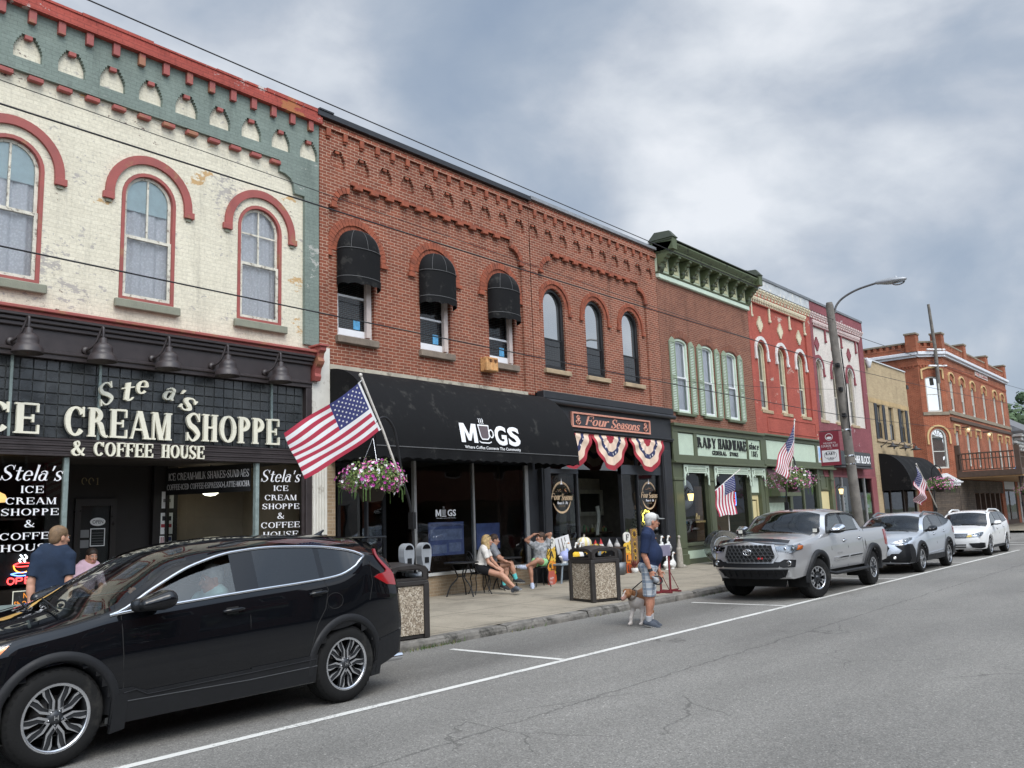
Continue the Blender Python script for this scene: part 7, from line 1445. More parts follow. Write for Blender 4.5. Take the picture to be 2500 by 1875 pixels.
def lamp(c,poly_f,poly_s,sd,extra=None):
 """headlight: dark housing, projector bowls and clear lens, wrapping round the corner"""
 f,s_=c.front(0),c.side(sd);m=lambda P:[(sd*a,z)for a,z in(P if sd>0 else P)]
 b=MB();HB=mat('lamp_bowl',(.30,.31,.32),.25,.8,var=.2,vs=30)
 c.patch(m(poly_f),f,HB,.010,b)
 if poly_s:c.patch(poly_s,s_,HB,.010,b)
 h=b.build('headlight',c.R,local=True);b=MB();c.patch(m(poly_f),f,LENS,.020,b)
 if poly_s:c.patch(poly_s,s_,LENS,.020,b)
 b.build('headlight_lens',h,local=True);b=MB();cy=sum(p[0]for p in poly_f)/len(poly_f);cz=sum(p[1]for p in poly_f)/len(poly_f)
 for dy in(-.06,.07):
  p=f(sd*(cy+dy),cz,.012);b.lathe([(0,.0),(.022,-.004),(.034,-.001),(.036,.004)],p,CHR,14,'x');b.lathe([(0,-.006),(.018,-.004)],p,GLS,12,'x')
 if extra:c.patch(m(extra)if extra[0][0]<1.2 and extra[0][1]<1.3 and c.P.get('amb_front')else extra,f if c.P.get('amb_front')else s_,AMB,.014,b)
 b.build('headlight_bowl',h,local=True)
def grille_bars(c,poly,n,M,Mb,name='grille',off=.012,bars=True):
 f=c.front(0);b=MB();c.patch(poly,f,M,off,b);g=b.build(name,c.R,local=True)
 if bars:
  b=MB();z0,z1=min(p[1]for p in poly),max(p[1]for p in poly)
  for k in range(1,n):
   z=z0+(z1-z0)*k/n;xs=[]
   for i in range(len(poly)):
    p,q=poly[i],poly[(i+1)%len(poly)]
    if(p[1]-z)*(q[1]-z)<0:xs.append(p[0]+(q[0]-p[0])*(z-p[1])/(q[1]-p[1]))
   if len(xs)>=2:b.tube([f(a,z,off+.006)for a in np.linspace(min(xs)+.01,max(xs)-.01,14)],.008,Mb,5)
  b.build('grille_bar',g,local=True)
 return g
def pickup():
 R=thing('pickup_truck','silver crew cab pickup truck with black hexagon grille and bonnet deflector','pickup',(16.08,7.53,0));PT=SILV
 def cl(x,z,band,k,sd):
  if band=='under':return 'under'
  if band=='low':
   if 1.72<x<2.66 and z>.50:return 'doorF%d'%sd
   if 2.66<x<3.56 and z>.50:return 'doorR%d'%sd
   if x>3.74:return 'bed'
   return 'body'
  if x>3.735:return('cover' if band=='roof' and k>=1 else 'bed')
  if band=='glass':
   if 1.60<x<2.55:return 'glass'
   if 2.55<x<2.72:return 'pillar'
   if 2.72<x<3.42:return 'glass'
   return 'body'
  if 1.02<x<1.92 and k>=2:return 'screen'
  if x<1.02 and k>=1:return 'bonnet'
  if x>3.66 and k>=2:return 'rear'
  return 'body'
 P=dict(L=5.28,W=.93,rt=.385,ra=.44,axles=(.98,4.20),zs=[(0,.42),(.4,.46),(1.5,.50),(4.9,.50),(5.28,.52)],zg=[(0,1.02),(.2,1.06),(.8,1.13),(1.3,1.20),(1.6,1.225),(2.5,1.24),(3.4,1.25),(3.72,1.25),(3.75,1.235),(5.28,1.245)],zw=[(0,1.023),(.8,1.133),(1.3,1.203),(1.58,1.235),(1.75,1.40),(1.98,1.58),(2.3,1.61),(3.0,1.61),(3.40,1.58),(3.55,1.42),(3.66,1.26),(3.75,1.238),(5.28,1.248)],zt=[(0,1.13),(.15,1.17),(.6,1.215),(1.02,1.25),(1.10,1.27),(1.5,1.50),(1.9,1.67),(2.2,1.715),(2.9,1.725),(3.5,1.69),(3.66,1.66),(3.73,1.28),(3.76,1.255),(5.28,1.262)],xr=[(.2,0),(.7,.03),(1.25,0),(1.7,0)],xf=[(.2,.22),(.50,.10),(.62,0),(.76,.02),(.95,.03),(1.1,.06),(1.3,.12)],plan=[(0,.86),(.25,.94),(.6,.985),(1.0,1.0),(4.6,1.0),(5.28,.975)],bulge=(.20,.03),stations=[1.02,1.60,1.72,1.92,2.55,2.66,2.72,3.42,3.56,3.66,3.70,3.73,3.74,3.76],classify=cl,capkey=lambda e,z,f:'body' if e==0 else 'bed',mats={'under':('underbody',UND),'body':('body',PT),'bed':('cargo_bed',PT),'cover':('bed_cover',mat('bed_vinyl',(.02,.02,.021),.75,var=.15)),'doorF-1':('door',PT),'doorF1':('door',PT),'doorR-1':('door',PT),'doorR1':('door',PT),'glass':('window',SDG),'pillar':('pillar_trim',GLS),'screen':('windscreen',WSG),'bonnet':('bonnet',PT),'rear':('rear_window',PVG)},tumble=.34,crown=3.2,amb_front=False)
 c=Car(P,R,PT);o=c.build();c.wheels(rugged_spokes,w=.26,rim=.215,steer=-.32);f=c.front(0)
 for sd in(-1,1):
  for wx in P['axles']:c.flare(wx,sd,.445,.545,PLB,.055,-6,186,name='fender_flare')
  c.seam([(1.70,1.20),(1.71,.9),(1.74,.55)],sd,'door_seam',R);c.seam([(2.66,1.23),(2.66,.9),(2.66,.52)],sd,'door_seam',R);c.seam([(3.52,1.22),(3.58,1.0),(3.60,.8),(3.58,.55)],sd,'door_seam',R)
  b=MB();c.line(b,[(3.745,1.23),(3.745,.9),(3.745,.52)],.014,UND,sd,.0);b.build('bed_gap',R,local=True)
  b=MB();s_=c.side(sd);c.patch([(1.80,.655),(2.62,.675),(2.62,.735),(1.80,.73)],s_,CHR,.016,b);c.patch([(2.70,.678),(3.50,.69),(3.50,.745),(2.70,.735)],s_,CHR,.016,b);b.build('door_moulding',R,local=True)
  b=MB();c.patch([(2.0,.70),(2.62,.70),(2.60,.728),(2.3,.728)],s_,PLB,.018,b);c.patch([(2.74,.70),(3.46,.71),(3.46,.735),(2.74,.728)],s_,PLB,.018,b);b.build('moulding_insert',R,local=True)
  b=MB();b.tube([(1.50,sd*.90,.46),(1.62,sd*1.0,.43),(3.55,sd*1.0,.43),(3.68,sd*.92,.46)],.045,PLB,10,flat=.7);b.build('step_bar',R,local=True)
  lo=[(x,c.zg(x))for x in np.linspace(1.58,3.44,24)];hi=[(x,c.zw(x))for x in np.linspace(3.50,1.60,30)]
  b=MB();c.line(b,hi,.014,PLB,sd,.004);c.line(b,lo,.012,PLB,sd,.002);b.build('window_trim',R,local=True)
  b=MB();c.line(b,[(1.74,1.36),(1.98,1.565),(2.5,1.60)],.012,GLS,sd,.022);c.line(b,[(2.72,1.60),(3.2,1.598),(3.42,1.55)],.012,GLS,sd,.022);b.build('rain_guard',R,local=True)
  mirror_part(c,1.78,1.245,sd,CHR,PLB,w=.26,h=.20)
  handle_part(c,2.46,1.05,sd,CHR,o['doorF%d'%sd]);handle_part(c,3.40,1.06,sd,CHR,o['doorR%d'%sd])
  lamp(c,[(.50,1.035),(.56,.945),(.80,.905),(.86,.92),(.86,1.02),(.80,1.06)],[(-.0,.93),(.30,.97),(.36,1.03),(.28,1.075),(.02,1.04)],sd,[(.12,.955),(.30,.975),(.35,1.03),(.20,1.05)])
  b=MB();q=[(sd*y,z)for y,z in((.58,.655),(.64,.635),(.84,.645),(.86,.78),(.66,.79),(.58,.74))];c.patch(q,f,PLB,.014,b);b.build('fog_lamp_bezel',R,local=True)
  b=MB();p=f(sd*.735,.715,.02);b.lathe([(0,.004),(.03,.0),(.048,-.012),(.052,0),(.052,.02)],p,CHR,18,'x');b.lathe([(0,-.004),(.032,-.002)],p,LENS,14,'x');b.build('fog_lamp',R,local=True)
  b=MB();c.patch([(5.10,1.20),(5.25,1.20),(5.25,.84),(5.12,.86)],s_,TLR,.012,b);b.build('tail_lamp',R,local=True)
  b=MB();b.box(1.22,1.36,sd*.80-.05,sd*.80+.05,1.24,1.34,PLB,.02);b.box(1.21,1.225,sd*.80-.04,sd*.80+.04,1.255,1.325,mat('lamp_face',(.7,.68,.6),.3,var=0));b.build('ditch_light',R,local=True)
 oc=[(-.50,.86),(-.42,.745),(.42,.745),(.50,.86),(.44,1.055),(-.44,1.055)];k=lambda P,s,cz=.91:[(a*s,cz+(z-cz)*s)for a,z in P]
 b=MB();c.patch(k(oc,1.13),f,PT,.030,b);c.patch(k(oc,1.13),f,PT,.012,b);b.build('grille_surround',R,local=True)
 b=MB();c.patch(k(oc,1.02),f,UND,.034,b);G=b.build('grille',R,local=True)
 HX=mat('grille_grey',(.06,.062,.066),.35,.3,var=.1);b=MB()
 for r_ in range(5):
  for q in range(-6,7):
   y=q*.085+(.0425 if r_%2 else 0);z=.775+r_*.064
   if abs(y)>.49-abs(z-.88)*.45:continue
   P6=[(y+.043*math.cos(math.radians(60*t)),z+.036*math.sin(math.radians(60*t)))for t in range(7)];b.tube([f(a,zz,.042)for a,zz in P6],.0065,HX,5)
 b.build('grille_mesh',G,local=True);b=MB();ov=lambda rx,rz,cz=.93:[(rx*math.cos(t),cz+rz*math.sin(t))for t in np.linspace(0,2*PI,25)]
 for rx,rz,cz in((.082,.058,.93),(.028,.053,.93),(.062,.020,.957)):b.tube([f(a,z,.060)for a,z in ov(rx,rz,cz)],.0065,CHR,6)
 b.build('grille_emblem',G,local=True);b=MB();c.patch([(-.30,.80),(-.20,.80),(-.205,.83),(-.295,.83)],f,mat('badge_red',(.45,.02,.02),.4,var=0),.055,b,1);c.patch([(-.27,.803),(-.245,.803),(-.25,.827),(-.27,.827)],f,CHR,.058,b,1);b.build('grille_badge',G,local=True)
 b=MB();c.patch([(-.60,.745),(-.56,.64),(.56,.64),(.60,.745)],f,PLB,.014,b);b.build('lower_grille',R,local=True)
 b=MB();c.patch([(-.72,.60),(-.62,.46),(-.5,.42),(.5,.42),(.62,.46),(.72,.60)],f,PLB,.022,b);b.build('skid_plate',R,local=True)
 b=MB()
 for q in range(9):
  y=-.62+q*.155;b.tube([f(y,.455,.03),f(y,.58,.03)],.012,PLB,5)
 b.build('skid_rib',R,local=True)
 b=MB();b.grid(lambda u,v:(c.Fx((u-.5)*1.45,1.12)-.005+.10*v,(u-.5)*1.45,c.section(.12)[-1][1]*0+1.135+.055*v-.05*abs(2*u-1)**2.5),28,4,GLS);b.build('bonnet_deflector',R,local=True)
 b=MB();c.patch([(-.55,.42),(.55,.42),(.5,.25),(-.5,.25)],lambda y,z,off:(.30-off,y,z),UND,.0,b,1);b.box(.35,4.9,-.75,.75,.40,.48,UND);b.tube([(4.2,-.7,.385),(4.2,.7,.385)],.06,UND,8);b.tube([(.98,-.7,.385),(.98,.7,.385)],.05,UND,8);b.build('chassis',R,local=True)
 b=MB();b.box(1.15,1.6,-.7,.7,.95,1.17,PLB,.05);b.build('dashboard',R,local=True);seats(c,[2.3,3.1],.62,SEAT)
 b=MB();c.patch([(2.0,.80),(2.28,.80),(2.28,.83),(2.0,.83)],c.side(-1),CHR,.008,b,1);b.build('badge',R,local=True)
 b=MB();b.lathe([(0,.05),(.03,.03),(.035,0)],(2.05,0,1.70),PLB,10);b.tube([(.9,-.45,1.262),(1.0,-.2,1.28),(1.06,.15,1.285)],.009,PLB,5);b.tube([(.9,.1,1.28),(1.0,.3,1.27),(1.06,.6,1.255)],.009,PLB,5);b.build('antenna',R,local=True)
 b=MB();b.box(5.26,5.42,-.85,.85,.52,.66,CHR,.03);b.build('rear_bumper',R,local=True)
def suv_pack(R,PT,D,spokes,rim,front):
 """two mid-size wagons share this builder; D holds their own outlines"""
 dx=D['dx']
 def cl(x,z,band,k,sd):
  if band=='under':return 'under'
  if band=='low':
   if dx[0]<x<dx[1]and z>.34:return 'doorF%d'%sd
   if dx[1]<x<dx[2]and z>.34:return 'doorR%d'%sd
   return 'body'
  g=D['gl']
  if band=='glass':
   if g[0]<x<g[1]:return 'glass'
   if g[1]<x<g[2]:return 'pillar'
   if g[2]<x<g[3]:return 'glassR'
   if g[3]<x<g[4]:return 'pillar'
   if g[4]<x<g[5]:return 'glassR'
   return 'body'
  if D['ws'][0]<x<D['ws'][1]and k>=2:return 'screen'
  if x<D['ws'][0]and k>=1:return 'bonnet'
  return 'body'
 P=dict(D);P.update(classify=cl,capkey=lambda e,z,f:('rearglass' if e==1 and D['rg'][0]<z<D['rg'][1]and abs(f)<.8 else 'body'),stations=[*dx,*D['gl'],*D['ws']],mats={'under':('underbody',UND),'body':('body',PT),'doorF-1':('door',PT),'doorF1':('door',PT),'doorR-1':('door',PT),'doorR1':('door',PT),'glass':('window',SDG),'pillar':('pillar_trim',GLS),'glassR':('window',glass('tinted_side_glass',tint=(.25,.28,.30),refl=.05)),'screen':('windscreen',WSG),'bonnet':('bonnet',PT),'rearglass':('rear_window',PVG)})
 c=Car(P,R,PT);o=c.build();c.wheels(spokes,w=.225,rim=rim)
 for sd in(-1,1):
  c.seam([(dx[0],c.zg(dx[0])-.02),(dx[0]+.01,.7),(dx[0]+.03,.36)],sd,'door_seam',R);c.seam([(dx[1],c.zg(dx[1])),(dx[1],.7),(dx[1],.34)],sd,'door_seam',R);c.seam([(dx[2]+.06,c.zg(dx[2])-.02),(dx[2]+.02,.85),(dx[2]-.14,.62),(dx[2]-.18,.36)],sd,'door_seam',R)
  g=D['gl'];lo=[(x,c.zg(x))for x in np.linspace(g[0]-.04,g[5]+.01,34)];hi=[(x,max(c.zw(x),c.zg(x)+.004))for x in np.linspace(g[5]+.02,g[0],40)]
  b=MB();c.line(b,lo,.009,D['trim'],sd,.003);c.line(b,hi,.008,GLS,sd,.002);b.build('window_trim',R,local=True)
  mirror_part(c,D['mir'][0],D['mir'][1],sd,D['mirm'],PLB,w=.22,h=.16)
  handle_part(c,dx[1]-.20,c.zg(dx[1])-.14,sd,PT,o['doorF%d'%sd]);handle_part(c,dx[2]-.06,c.zg(dx[2])-.14,sd,PT,o['doorR%d'%sd])
  b=MB();s_=c.side(sd);c.patch(D['tail'],s_,TLR,.012,b);b.build('tail_lamp',R,local=True)
  yr=lambda x:sd*(c.Y(x,c.zw(x))-.09)
  b=MB();a0,a1=D['rail'];b.tube([(a0,yr(a0),c.zw(a0)+.045),(a0+.14,yr(a0),c.zw(a0)+.100),(a0+.4,yr(a0+.4),c.zw(a0+.4)+.105),(a1-.4,yr(a1-.4),c.zw(a1-.4)+.10),(a1-.12,yr(a1),c.zw(a1)+.09),(a1,yr(a1),c.zw(a1)+.04)],[.03,.034,.024,.024,.034,.03],D['railm'],8);b.build('roof_rail',R,local=True)
 front(c,R,PT)
 b=MB();b.box(D['ws'][0]+.1,D['ws'][0]+.6,-.7,.7,.75,.98,PLB,.05);b.box(.4,D['L']-.4,-.7,.7,.24,.34,UND);b.build('dashboard',R,local=True);seats(c,[dx[0]+.85,dx[1]+.75],.36,D.get('seat',SEAT))
 b=MB()
 for y0,yb in((-.55,.05),(.05,.55)):b.tube([(D['ws'][0]-.02,y0,c.zt(D['ws'][0])-.01),(D['ws'][0]+.05,y0+.30,c.zt(D['ws'][0]+.05)+.015),(D['ws'][0]+.09,yb,c.zt(D['ws'][0]+.09)+.015)],.009,PLB,5)
 b.build('wiper',R,local=True)
 return c
def wagon():
 R=thing('parked_wagon','pale blue silver crossover wagon with black lower cladding parked behind the pickup','car',(23.42,7.57,0))
 D=dict(L=4.70,W=.90,rt=.345,ra=.385,axles=(.94,3.56),zs=[(0,.26),(.5,.27),(4.2,.28),(4.7,.40)],zg=[(0,.74),(.25,.83),(.7,.92),(1.1,.985),(1.45,1.03),(2.4,1.085),(3.3,1.14),(3.7,1.19),(4.0,1.27),(4.7,1.2)],zw=[(0,.743),(.7,.923),(1.1,.988),(1.32,1.02),(1.6,1.20),(1.95,1.36),(2.4,1.435),(2.9,1.44),(3.4,1.40),(3.75,1.34),(4.0,1.278),(4.7,1.203)],zt=[(0,.78),(.15,.87),(.6,.965),(1.10,1.045),(1.2,1.07),(1.6,1.30),(2.0,1.475),(2.3,1.525),(3.0,1.55),(3.8,1.51),(4.3,1.44),(4.55,1.36),(4.7,1.26)],xr=[(.2,-.05),(.5,0),(.9,-.03),(1.2,-.14),(1.5,-.3)],xf=[(.2,.14),(.35,.03),(.5,0),(.75,.03),(.9,.12),(1.1,.2)],plan=[(0,.82),(.25,.92),(.6,.98),(1.1,1.0),(3.6,1.0),(4.4,.95),(4.7,.87)],bulge=(.20,.10),bpow=2.4,tumble=.42,dx=(1.30,2.36,3.28),gl=(1.34,2.26,2.42,3.20,3.28,3.94),ws=(1.13,1.95),rg=(1.0,1.32),mir=(1.52,1.04),mirm=GLS,trim=CHR,tail=[(4.25,1.10),(4.6,1.05),(4.6,.88),(4.3,.92)],rail=(2.0,3.9),railm=mat('grey_rail',(.10,.105,.11),.5,.2,var=.1))
 def front(c,R,PT):
  f=c.front(0)
  for sd in(-1,1):
   for wx in D['axles']:c.flare(wx,sd,.39,.475,PLB,.03)
   b=MB();s_=c.side(sd);c.patch([(1.35,.27),(3.15,.28),(3.15,.42),(1.35,.42)],s_,PLB,.02,b);c.patch([(3.98,.30),(4.62,.40),(4.64,.60),(4.02,.50)],s_,PLB,.014,b);b.build('sill_cladding',R,local=True);b=MB();c.line(b,[(1.5,.46),(3.0,.50)],.010,CHR,sd,.010);b.build('door_strip',R,local=True)
   lamp(c,[(.42,.80),(.50,.765),(.80,.78),(.85,.86),(.72,.875)],[(0.02,.79),(.34,.86),(.42,.905),(.30,.91),(.02,.865)],sd)
   q=[(sd*y,z)for y,z in((.52,.73),(.86,.74),(.88,.40),(.80,.28),(.40,.30),(.34,.42),(.44,.52),(.60,.52),(.68,.60))];b=MB();c.patch(q,f,PLB,.016,b);c.patch([(.0,.28),(.45,.27),(.40,.60),(.30,.74),(.12,.76),(.03,.72)],s_,PLB,.014,b);b.build('bumper_cladding',R,local=True)
   b=MB();p=f(sd*.50,.42,.024);b.lathe([(0,.002),(.028,-.002),(.042,-.01),(.046,.01)],p,CHR,14,'x');b.lathe([(0,-.006),(.026,-.004)],p,mat('lamp_lit',(.9,.9,.85),.3,var=0,emit=.4),12,'x');b.build('fog_lamp',R,local=True)
  g=grille_bars(c,[(-.40,.66),(-.30,.50),(.30,.50),(.40,.66),(.34,.77),(-.34,.77)],6,GLS,PLB);b=MB();c.patch([(-.46,.47),(-.36,.30),(.36,.30),(.46,.47)],f,UND,.018,b);b.build('lower_grille',R,local=True)
  b=MB();b.tube([f(.07*math.cos(t),.70+.04*math.sin(t),.02)for t in np.linspace(0,2*PI,21)],.006,CHR,5);c.patch([(.06*math.cos(t),.70+.033*math.sin(t))for t in np.linspace(0,2*PI,16)[:-1]],f,mat('badge_blue',(.02,.05,.16),.3,var=0),.018,b,1);b.build('grille_emblem',g,local=True)
 suv_pack(R,SILV2,D,twin_spokes(5,.14,ALR),.235,front)
def white_suv():
 R=thing('parked_suv','white older SUV with yellowed headlights parked last in the row','car',(31.48,7.58,0))
 D=dict(L=4.35,W=.86,rt=.33,ra=.37,axles=(.93,3.44),zs=[(0,.24),(.5,.25),(4.0,.27),(4.35,.40)],zg=[(0,.70),(.3,.78),(.8,.86),(1.2,.93),(1.5,.97),(2.4,1.01),(3.3,1.06),(3.7,1.09),(3.95,1.14),(4.35,1.1)],zw=[(0,.703),(.8,.863),(1.2,.933),(1.36,.96),(1.6,1.14),(1.9,1.33),(2.3,1.405),(3.0,1.41),(3.5,1.385),(3.8,1.32),(3.95,1.15),(4.35,1.105)],zt=[(0,.75),(.12,.81),(.6,.90),(1.05,.975),(1.15,1.0),(1.55,1.25),(1.9,1.42),(2.2,1.47),(2.9,1.49),(3.6,1.46),(4.1,1.41),(4.35,1.34)],xr=[(.2,-.04),(.5,0),(.9,-.02),(1.2,-.10),(1.5,-.22)],xf=[(.2,.12),(.32,.02),(.5,0),(.7,.04),(.85,.10),(1.0,.16)],plan=[(0,.82),(.25,.92),(.6,.98),(1.0,1.0),(3.5,1.0),(4.1,.96),(4.35,.90)],bulge=(.18,.08),tumble=.36,dx=(1.28,2.30,3.14),gl=(1.38,2.22,2.36,3.06,3.16,3.80),ws=(1.10,1.86),rg=(1.0,1.36),mir=(1.52,1.0),mirm=WHT_P,trim=GLS,tail=[(3.98,1.2),(4.2,1.2),(4.28,.90),(4.05,.94)],rail=(1.95,3.75),railm=WHT_P,seat=mat('seat_beige',(.25,.21,.16),.8))
 def front(c,R,PT):
  f=c.front(0)
  for sd in(-1,1):
   for wx in D['axles']:c.flare(wx,sd,.372,.40,PT,.012)
   lamp(c,[(.40,.70),(.46,.635),(.78,.655),(.82,.76),(.70,.775)],[(.02,.67),(.26,.73),(.34,.79),(.20,.79),(.02,.75)],sd)
   b=MB();c.patch([(sd*y,z)for y,z in((.36,.645),(.42,.635),(.52,.65),(.50,.72),(.42,.70))],f,mat('yellow_lens',(.62,.46,.12),.3,var=.1),.024,b,1);b.build('indicator',R,local=True)
   b=MB();c.patch([(sd*y,z)for y,z in((.42,.44),(.84,.45),(.86,.30),(.72,.26),(.50,.30))],f,PLB,.014,b);c.patch([(.0,.29),(.36,.30),(.30,.44),(.02,.46)],c.side(sd),PLB,.012,b);b.build('fog_recess',R,local=True)
   b=MB();c.patch([(1.32,.24),(3.08,.25),(3.08,.33),(1.32,.33)],c.side(sd),PLB,.012,b);b.build('sill_cladding',R,local=True)
  g=grille_bars(c,[(-.40,.75),(-.36,.61),(.36,.61),(.40,.75)],4,GLS,CHR);b=MB();f=c.front(0);b.tube([f(y,.755,.018)for y in np.linspace(-.41,.41,13)],.012,CHR,6);b.build('grille_trim',g,local=True)
  b=MB();c.patch([(-.34,.41),(-.32,.30),(.32,.30),(.34,.41)],f,UND,.012,b);b.build('lower_grille',R,local=True);b=MB();c.patch([(-.36,.365),(.36,.365),(.36,.345),(-.36,.345)],f,PT,.02,b);b.build('bumper_bar',R,local=True)
 suv_pack(R,WHT_P,D,twin_spokes(5,.12,ALR),.22,front)
pickup();wagon();white_suv()
# ================================================================== PEOPLE AND DOG
V3=lambda p:Vector(p)
def frame(fwd,up):
 u=V3(up).normalized();f=V3(fwd);f=(f-u*f.dot(u)).normalized();r=f.cross(u);return Matrix((r,f,u)).transposed()
def head_prims(hc,M3,k=1.0,beard=False):
 T=lambda x,y,z:tuple(V3(hc)+M3@Vector((x*k,y*k,z*k)));s=lambda*r:tuple(a*k for a in r)
 return[('e',T(0,-.012,.035),s(.073,.094,.082),M3),('e',T(0,.022,-.035),s(.060,.070,.082),M3,.03),('e',T(0,.036,-.085),s(.042,.046,.034),M3,.03),('c',T(0,.088,.002),T(0,.112,-.040),.009*k,.015*k,.012),('c',T(-.034,.078,.016),T(.034,.078,.016),.010*k,.010*k,.012),('e',T(-.036,.072,-.030),s(.02,.02,.018),M3,.02),('e',T(.036,.072,-.030),s(.02,.02,.018),M3,.02),('e',T(.076,-.004,-.018),s(.010,.026,.034),M3,.006),('e',T(-.076,-.004,-.018),s(.010,.026,.034),M3,.006),('c',T(-.016,.090,-.068),T(.016,.090,-.068),.008*k,.008*k,.008),('c',T(-.013,.090,-.080),T(.013,.090,-.080),.008*k,.008*k,.008),('-e',T(-.031,.098,-.002),s(.014,.014,.009),M3),('-e',T(.031,.098,-.002),s(.014,.014,.009),M3)]
def hand_prims(wr,d,n,thumb,curl=.5,k=1.0):
 """palm, four fingers of unequal length bent by curl, thumb from the side of the palm"""
 d=V3(d).normalized();n=V3(n);n=(n-d*n.dot(d)).normalized();s=d.cross(n).normalized()*thumb;w=V3(wr);M3=Matrix((s,d,n)).transposed();P=[('c',tuple(w),tuple(w+d*.03),.026*k,.030*k,.02),('e',tuple(w+d*.055*k),(.040*k,.050*k,.017*k),M3,.012)]
 for i,ln in enumerate((.070,.080,.074,.058)):
  b=w+d*.092*k+s*((1.5-i)*.021*k);a=curl*.9;q1=b+(d*math.cos(a)+n*math.sin(a))*ln*.55*k;a2=curl*2.0;q2=q1+(d*math.cos(a2)+n*math.sin(a2))*ln*.5*k
  P+=[('c',tuple(b-d*.01),tuple(q1),.0098*k,.009*k,.006),('c',tuple(q1),tuple(q2),.009*k,.008*k,.005)]
 t0=w+d*.03*k+s*.030*k;t1=t0+(d*.6+s*.75+n*.35).normalized()*.042*k;t2=t1+(d*.9+s*.15+n*.5*curl).normalized()*.034*k
 return P+[('c',tuple(t0),tuple(t1),.014*k,.011*k,.010),('c',tuple(t1),tuple(t2),.011*k,.009*k,.006)]
def person(label,J,skin,shirt,low,shoe,hair,base,opts=None,name='person',group=None):
 O=dict(fem=False,belly=0.0,sleeve=.78,thigh=.86,hand_n=None,curl=.5,sock=None,long=False,cell=.0095,legs=True,hem=None,arms=True,sole=None,hairtop=True,headk=1.0);O.update(opts or{})
 R=thing(name,label,'person',base,0,group);g=lambda q:V3(J[q]);pel,neck=g('pel'),g('neck');up=(neck-pel).normalized();rt=g('shR')-g('shL');rt=(rt-up*rt.dot(up)).normalized();fw=up.cross(rt).normalized();M3=Matrix((rt,fw,up)).transposed();H=frame(J['hf'],J.get('hu',up));hc=J['head'];L=(neck-pel).length
 fem=O['fem'];at=lambda x,y,t:tuple(pel+rt*x+fw*y+up*(t*L));cw=.150 if fem else .172;b_=O['belly']
 tor=[('e',at(0,.0,.74),(cw,.105,.20),M3,.05),('e',at(0,.01+b_*.45,.36),((.125 if fem else .155)+b_*.3,.105+b_*.6,.19),M3,.06),('e',at(0,-.01,.02),((.165 if fem else .160)+b_*.1,.120+b_*.2,.135),M3,.05)]
 if fem:tor.append(('e',at(0,.085,.66),(.115,.052,.062),M3,.04))
 hk=O['headk'];P=head_prims(hc,H,hk)+[('c',tuple(neck-up*.03),tuple(V3(hc)+H@Vector((0,-.02,-.07))),.060 if not fem else .050,.052 if not fem else .045,.03)]+tor
 arm=[];slv=[]
 for s in('R','L'):
  if 'el'+s not in J:continue
  sh,el,wr=g('sh'+s),g('el'+s),g('wr'+s);aw=.88 if fem else 1.0
  arm+=[('c',tuple(sh),tuple(el),.054*aw,.041*aw,.03),('e',tuple(sh.lerp(el,.42)),(.05*aw,.05*aw,.075),frame((el-sh).orthogonal(),el-sh),.03),('c',tuple(el),tuple(el.lerp(wr,.45)),.041*aw,.038*aw,.02),('c',tuple(el.lerp(wr,.3)),tuple(wr),.040*aw,.027*aw,.02)]
  hd=V3(J.get('hd'+s,tuple(wr*2-el)))-wr;arm+=hand_prims(wr,hd,J.get('hn'+s,-rt if s=='R' else rt),1 if s=='R' else-1,J.get('curl'+s,O['curl']),.95 if fem else 1.02)
  slv+=[('f',tuple(sh-(el-sh)*.05),tuple(sh.lerp(el,O['sleeve'])),.076*aw,.064*aw+.004,.03),('e',tuple(sh),(.078*aw,)*3,.03)]
 P+=arm;leg=[];pant=[]
 if O['legs']:
  for s,sg in(('R',1),('L',-1)):
   hip=pel+rt*sg*.088-up*.02;kn,an=g('kn'+s),g('an'+s);lw=.95 if fem else 1.0
   leg+=[('c',tuple(hip),tuple(kn),.090*lw,.056*lw,.03),('c',tuple(kn),tuple(an),.052*lw,.034*lw,.02),('e',tuple(kn.lerp(an,.28)-fw*0+(kn-an).normalized().cross(rt).normalized()*.012),(.050*lw,.054*lw,.11),frame(fw,kn-an),.03),('e',tuple(kn),(.054*lw,.056*lw,.058),M3,.02)]
   pant.append(('f',tuple(hip+(hip-kn)*.12),tuple(hip.lerp(kn,O['thigh'])),.118*lw,(.100 if O['thigh']<.6 else .088)*lw,.03))
 P+=leg;sk2=mat('lips',(.42,.16,.13),.5,var=0);hcV=V3(hc);Hi=H.transposed()
 def shade(c):
  q=(np.array(c)-np.array(hc))@np.array(Hi.transposed());lip=(q[:,1]>.078*hk)&(np.abs(q[:,0])<.026*hk)&(q[:,2]>-.090*hk)&(q[:,2]<-.058*hk);return lip.astype(int),[skin,sk2]
 body=sdf_obj('body',P,skin,R,cell=O['cell'],k=.02,shade=shade)
 b=MB()
 for s in(-1,1):
  c=hcV+H@Vector((s*.031*hk,.083*hk,-.002*hk));b.ball(c,.0105*hk,mat('eye_white',(.55,.54,.52),.3,var=0),10);b.ball(c+H@Vector((0,.006,0)),.0062,mat('iris',(.02,.015,.012),.2,var=0),8);a=[c+H@Vector((x*.018,.012,.019-.004*abs(x)))for x in(-1,-.3,.3,1)];b.tube(a,.0035,hair,5)
 b.build('eye',body)
 if shirt:
  tS=[(t[0],t[1],tuple(r+.014 for r in t[2]),*t[3:])for t in tor];tS.append(('c',at(.10,-.005,.97),at(-.10,-.005,.97),.062,.062,.05))
  hem=O['hem']if O['hem']is not None else-.10
  sdf_obj('shirt',tS+slv+[('p',at(0,0,hem),tuple(-up)),('-e',tuple(neck+up*.075+fw*.03),(.085,.085,.075),M3)],shirt,R,cell=O['cell'],k=.03)
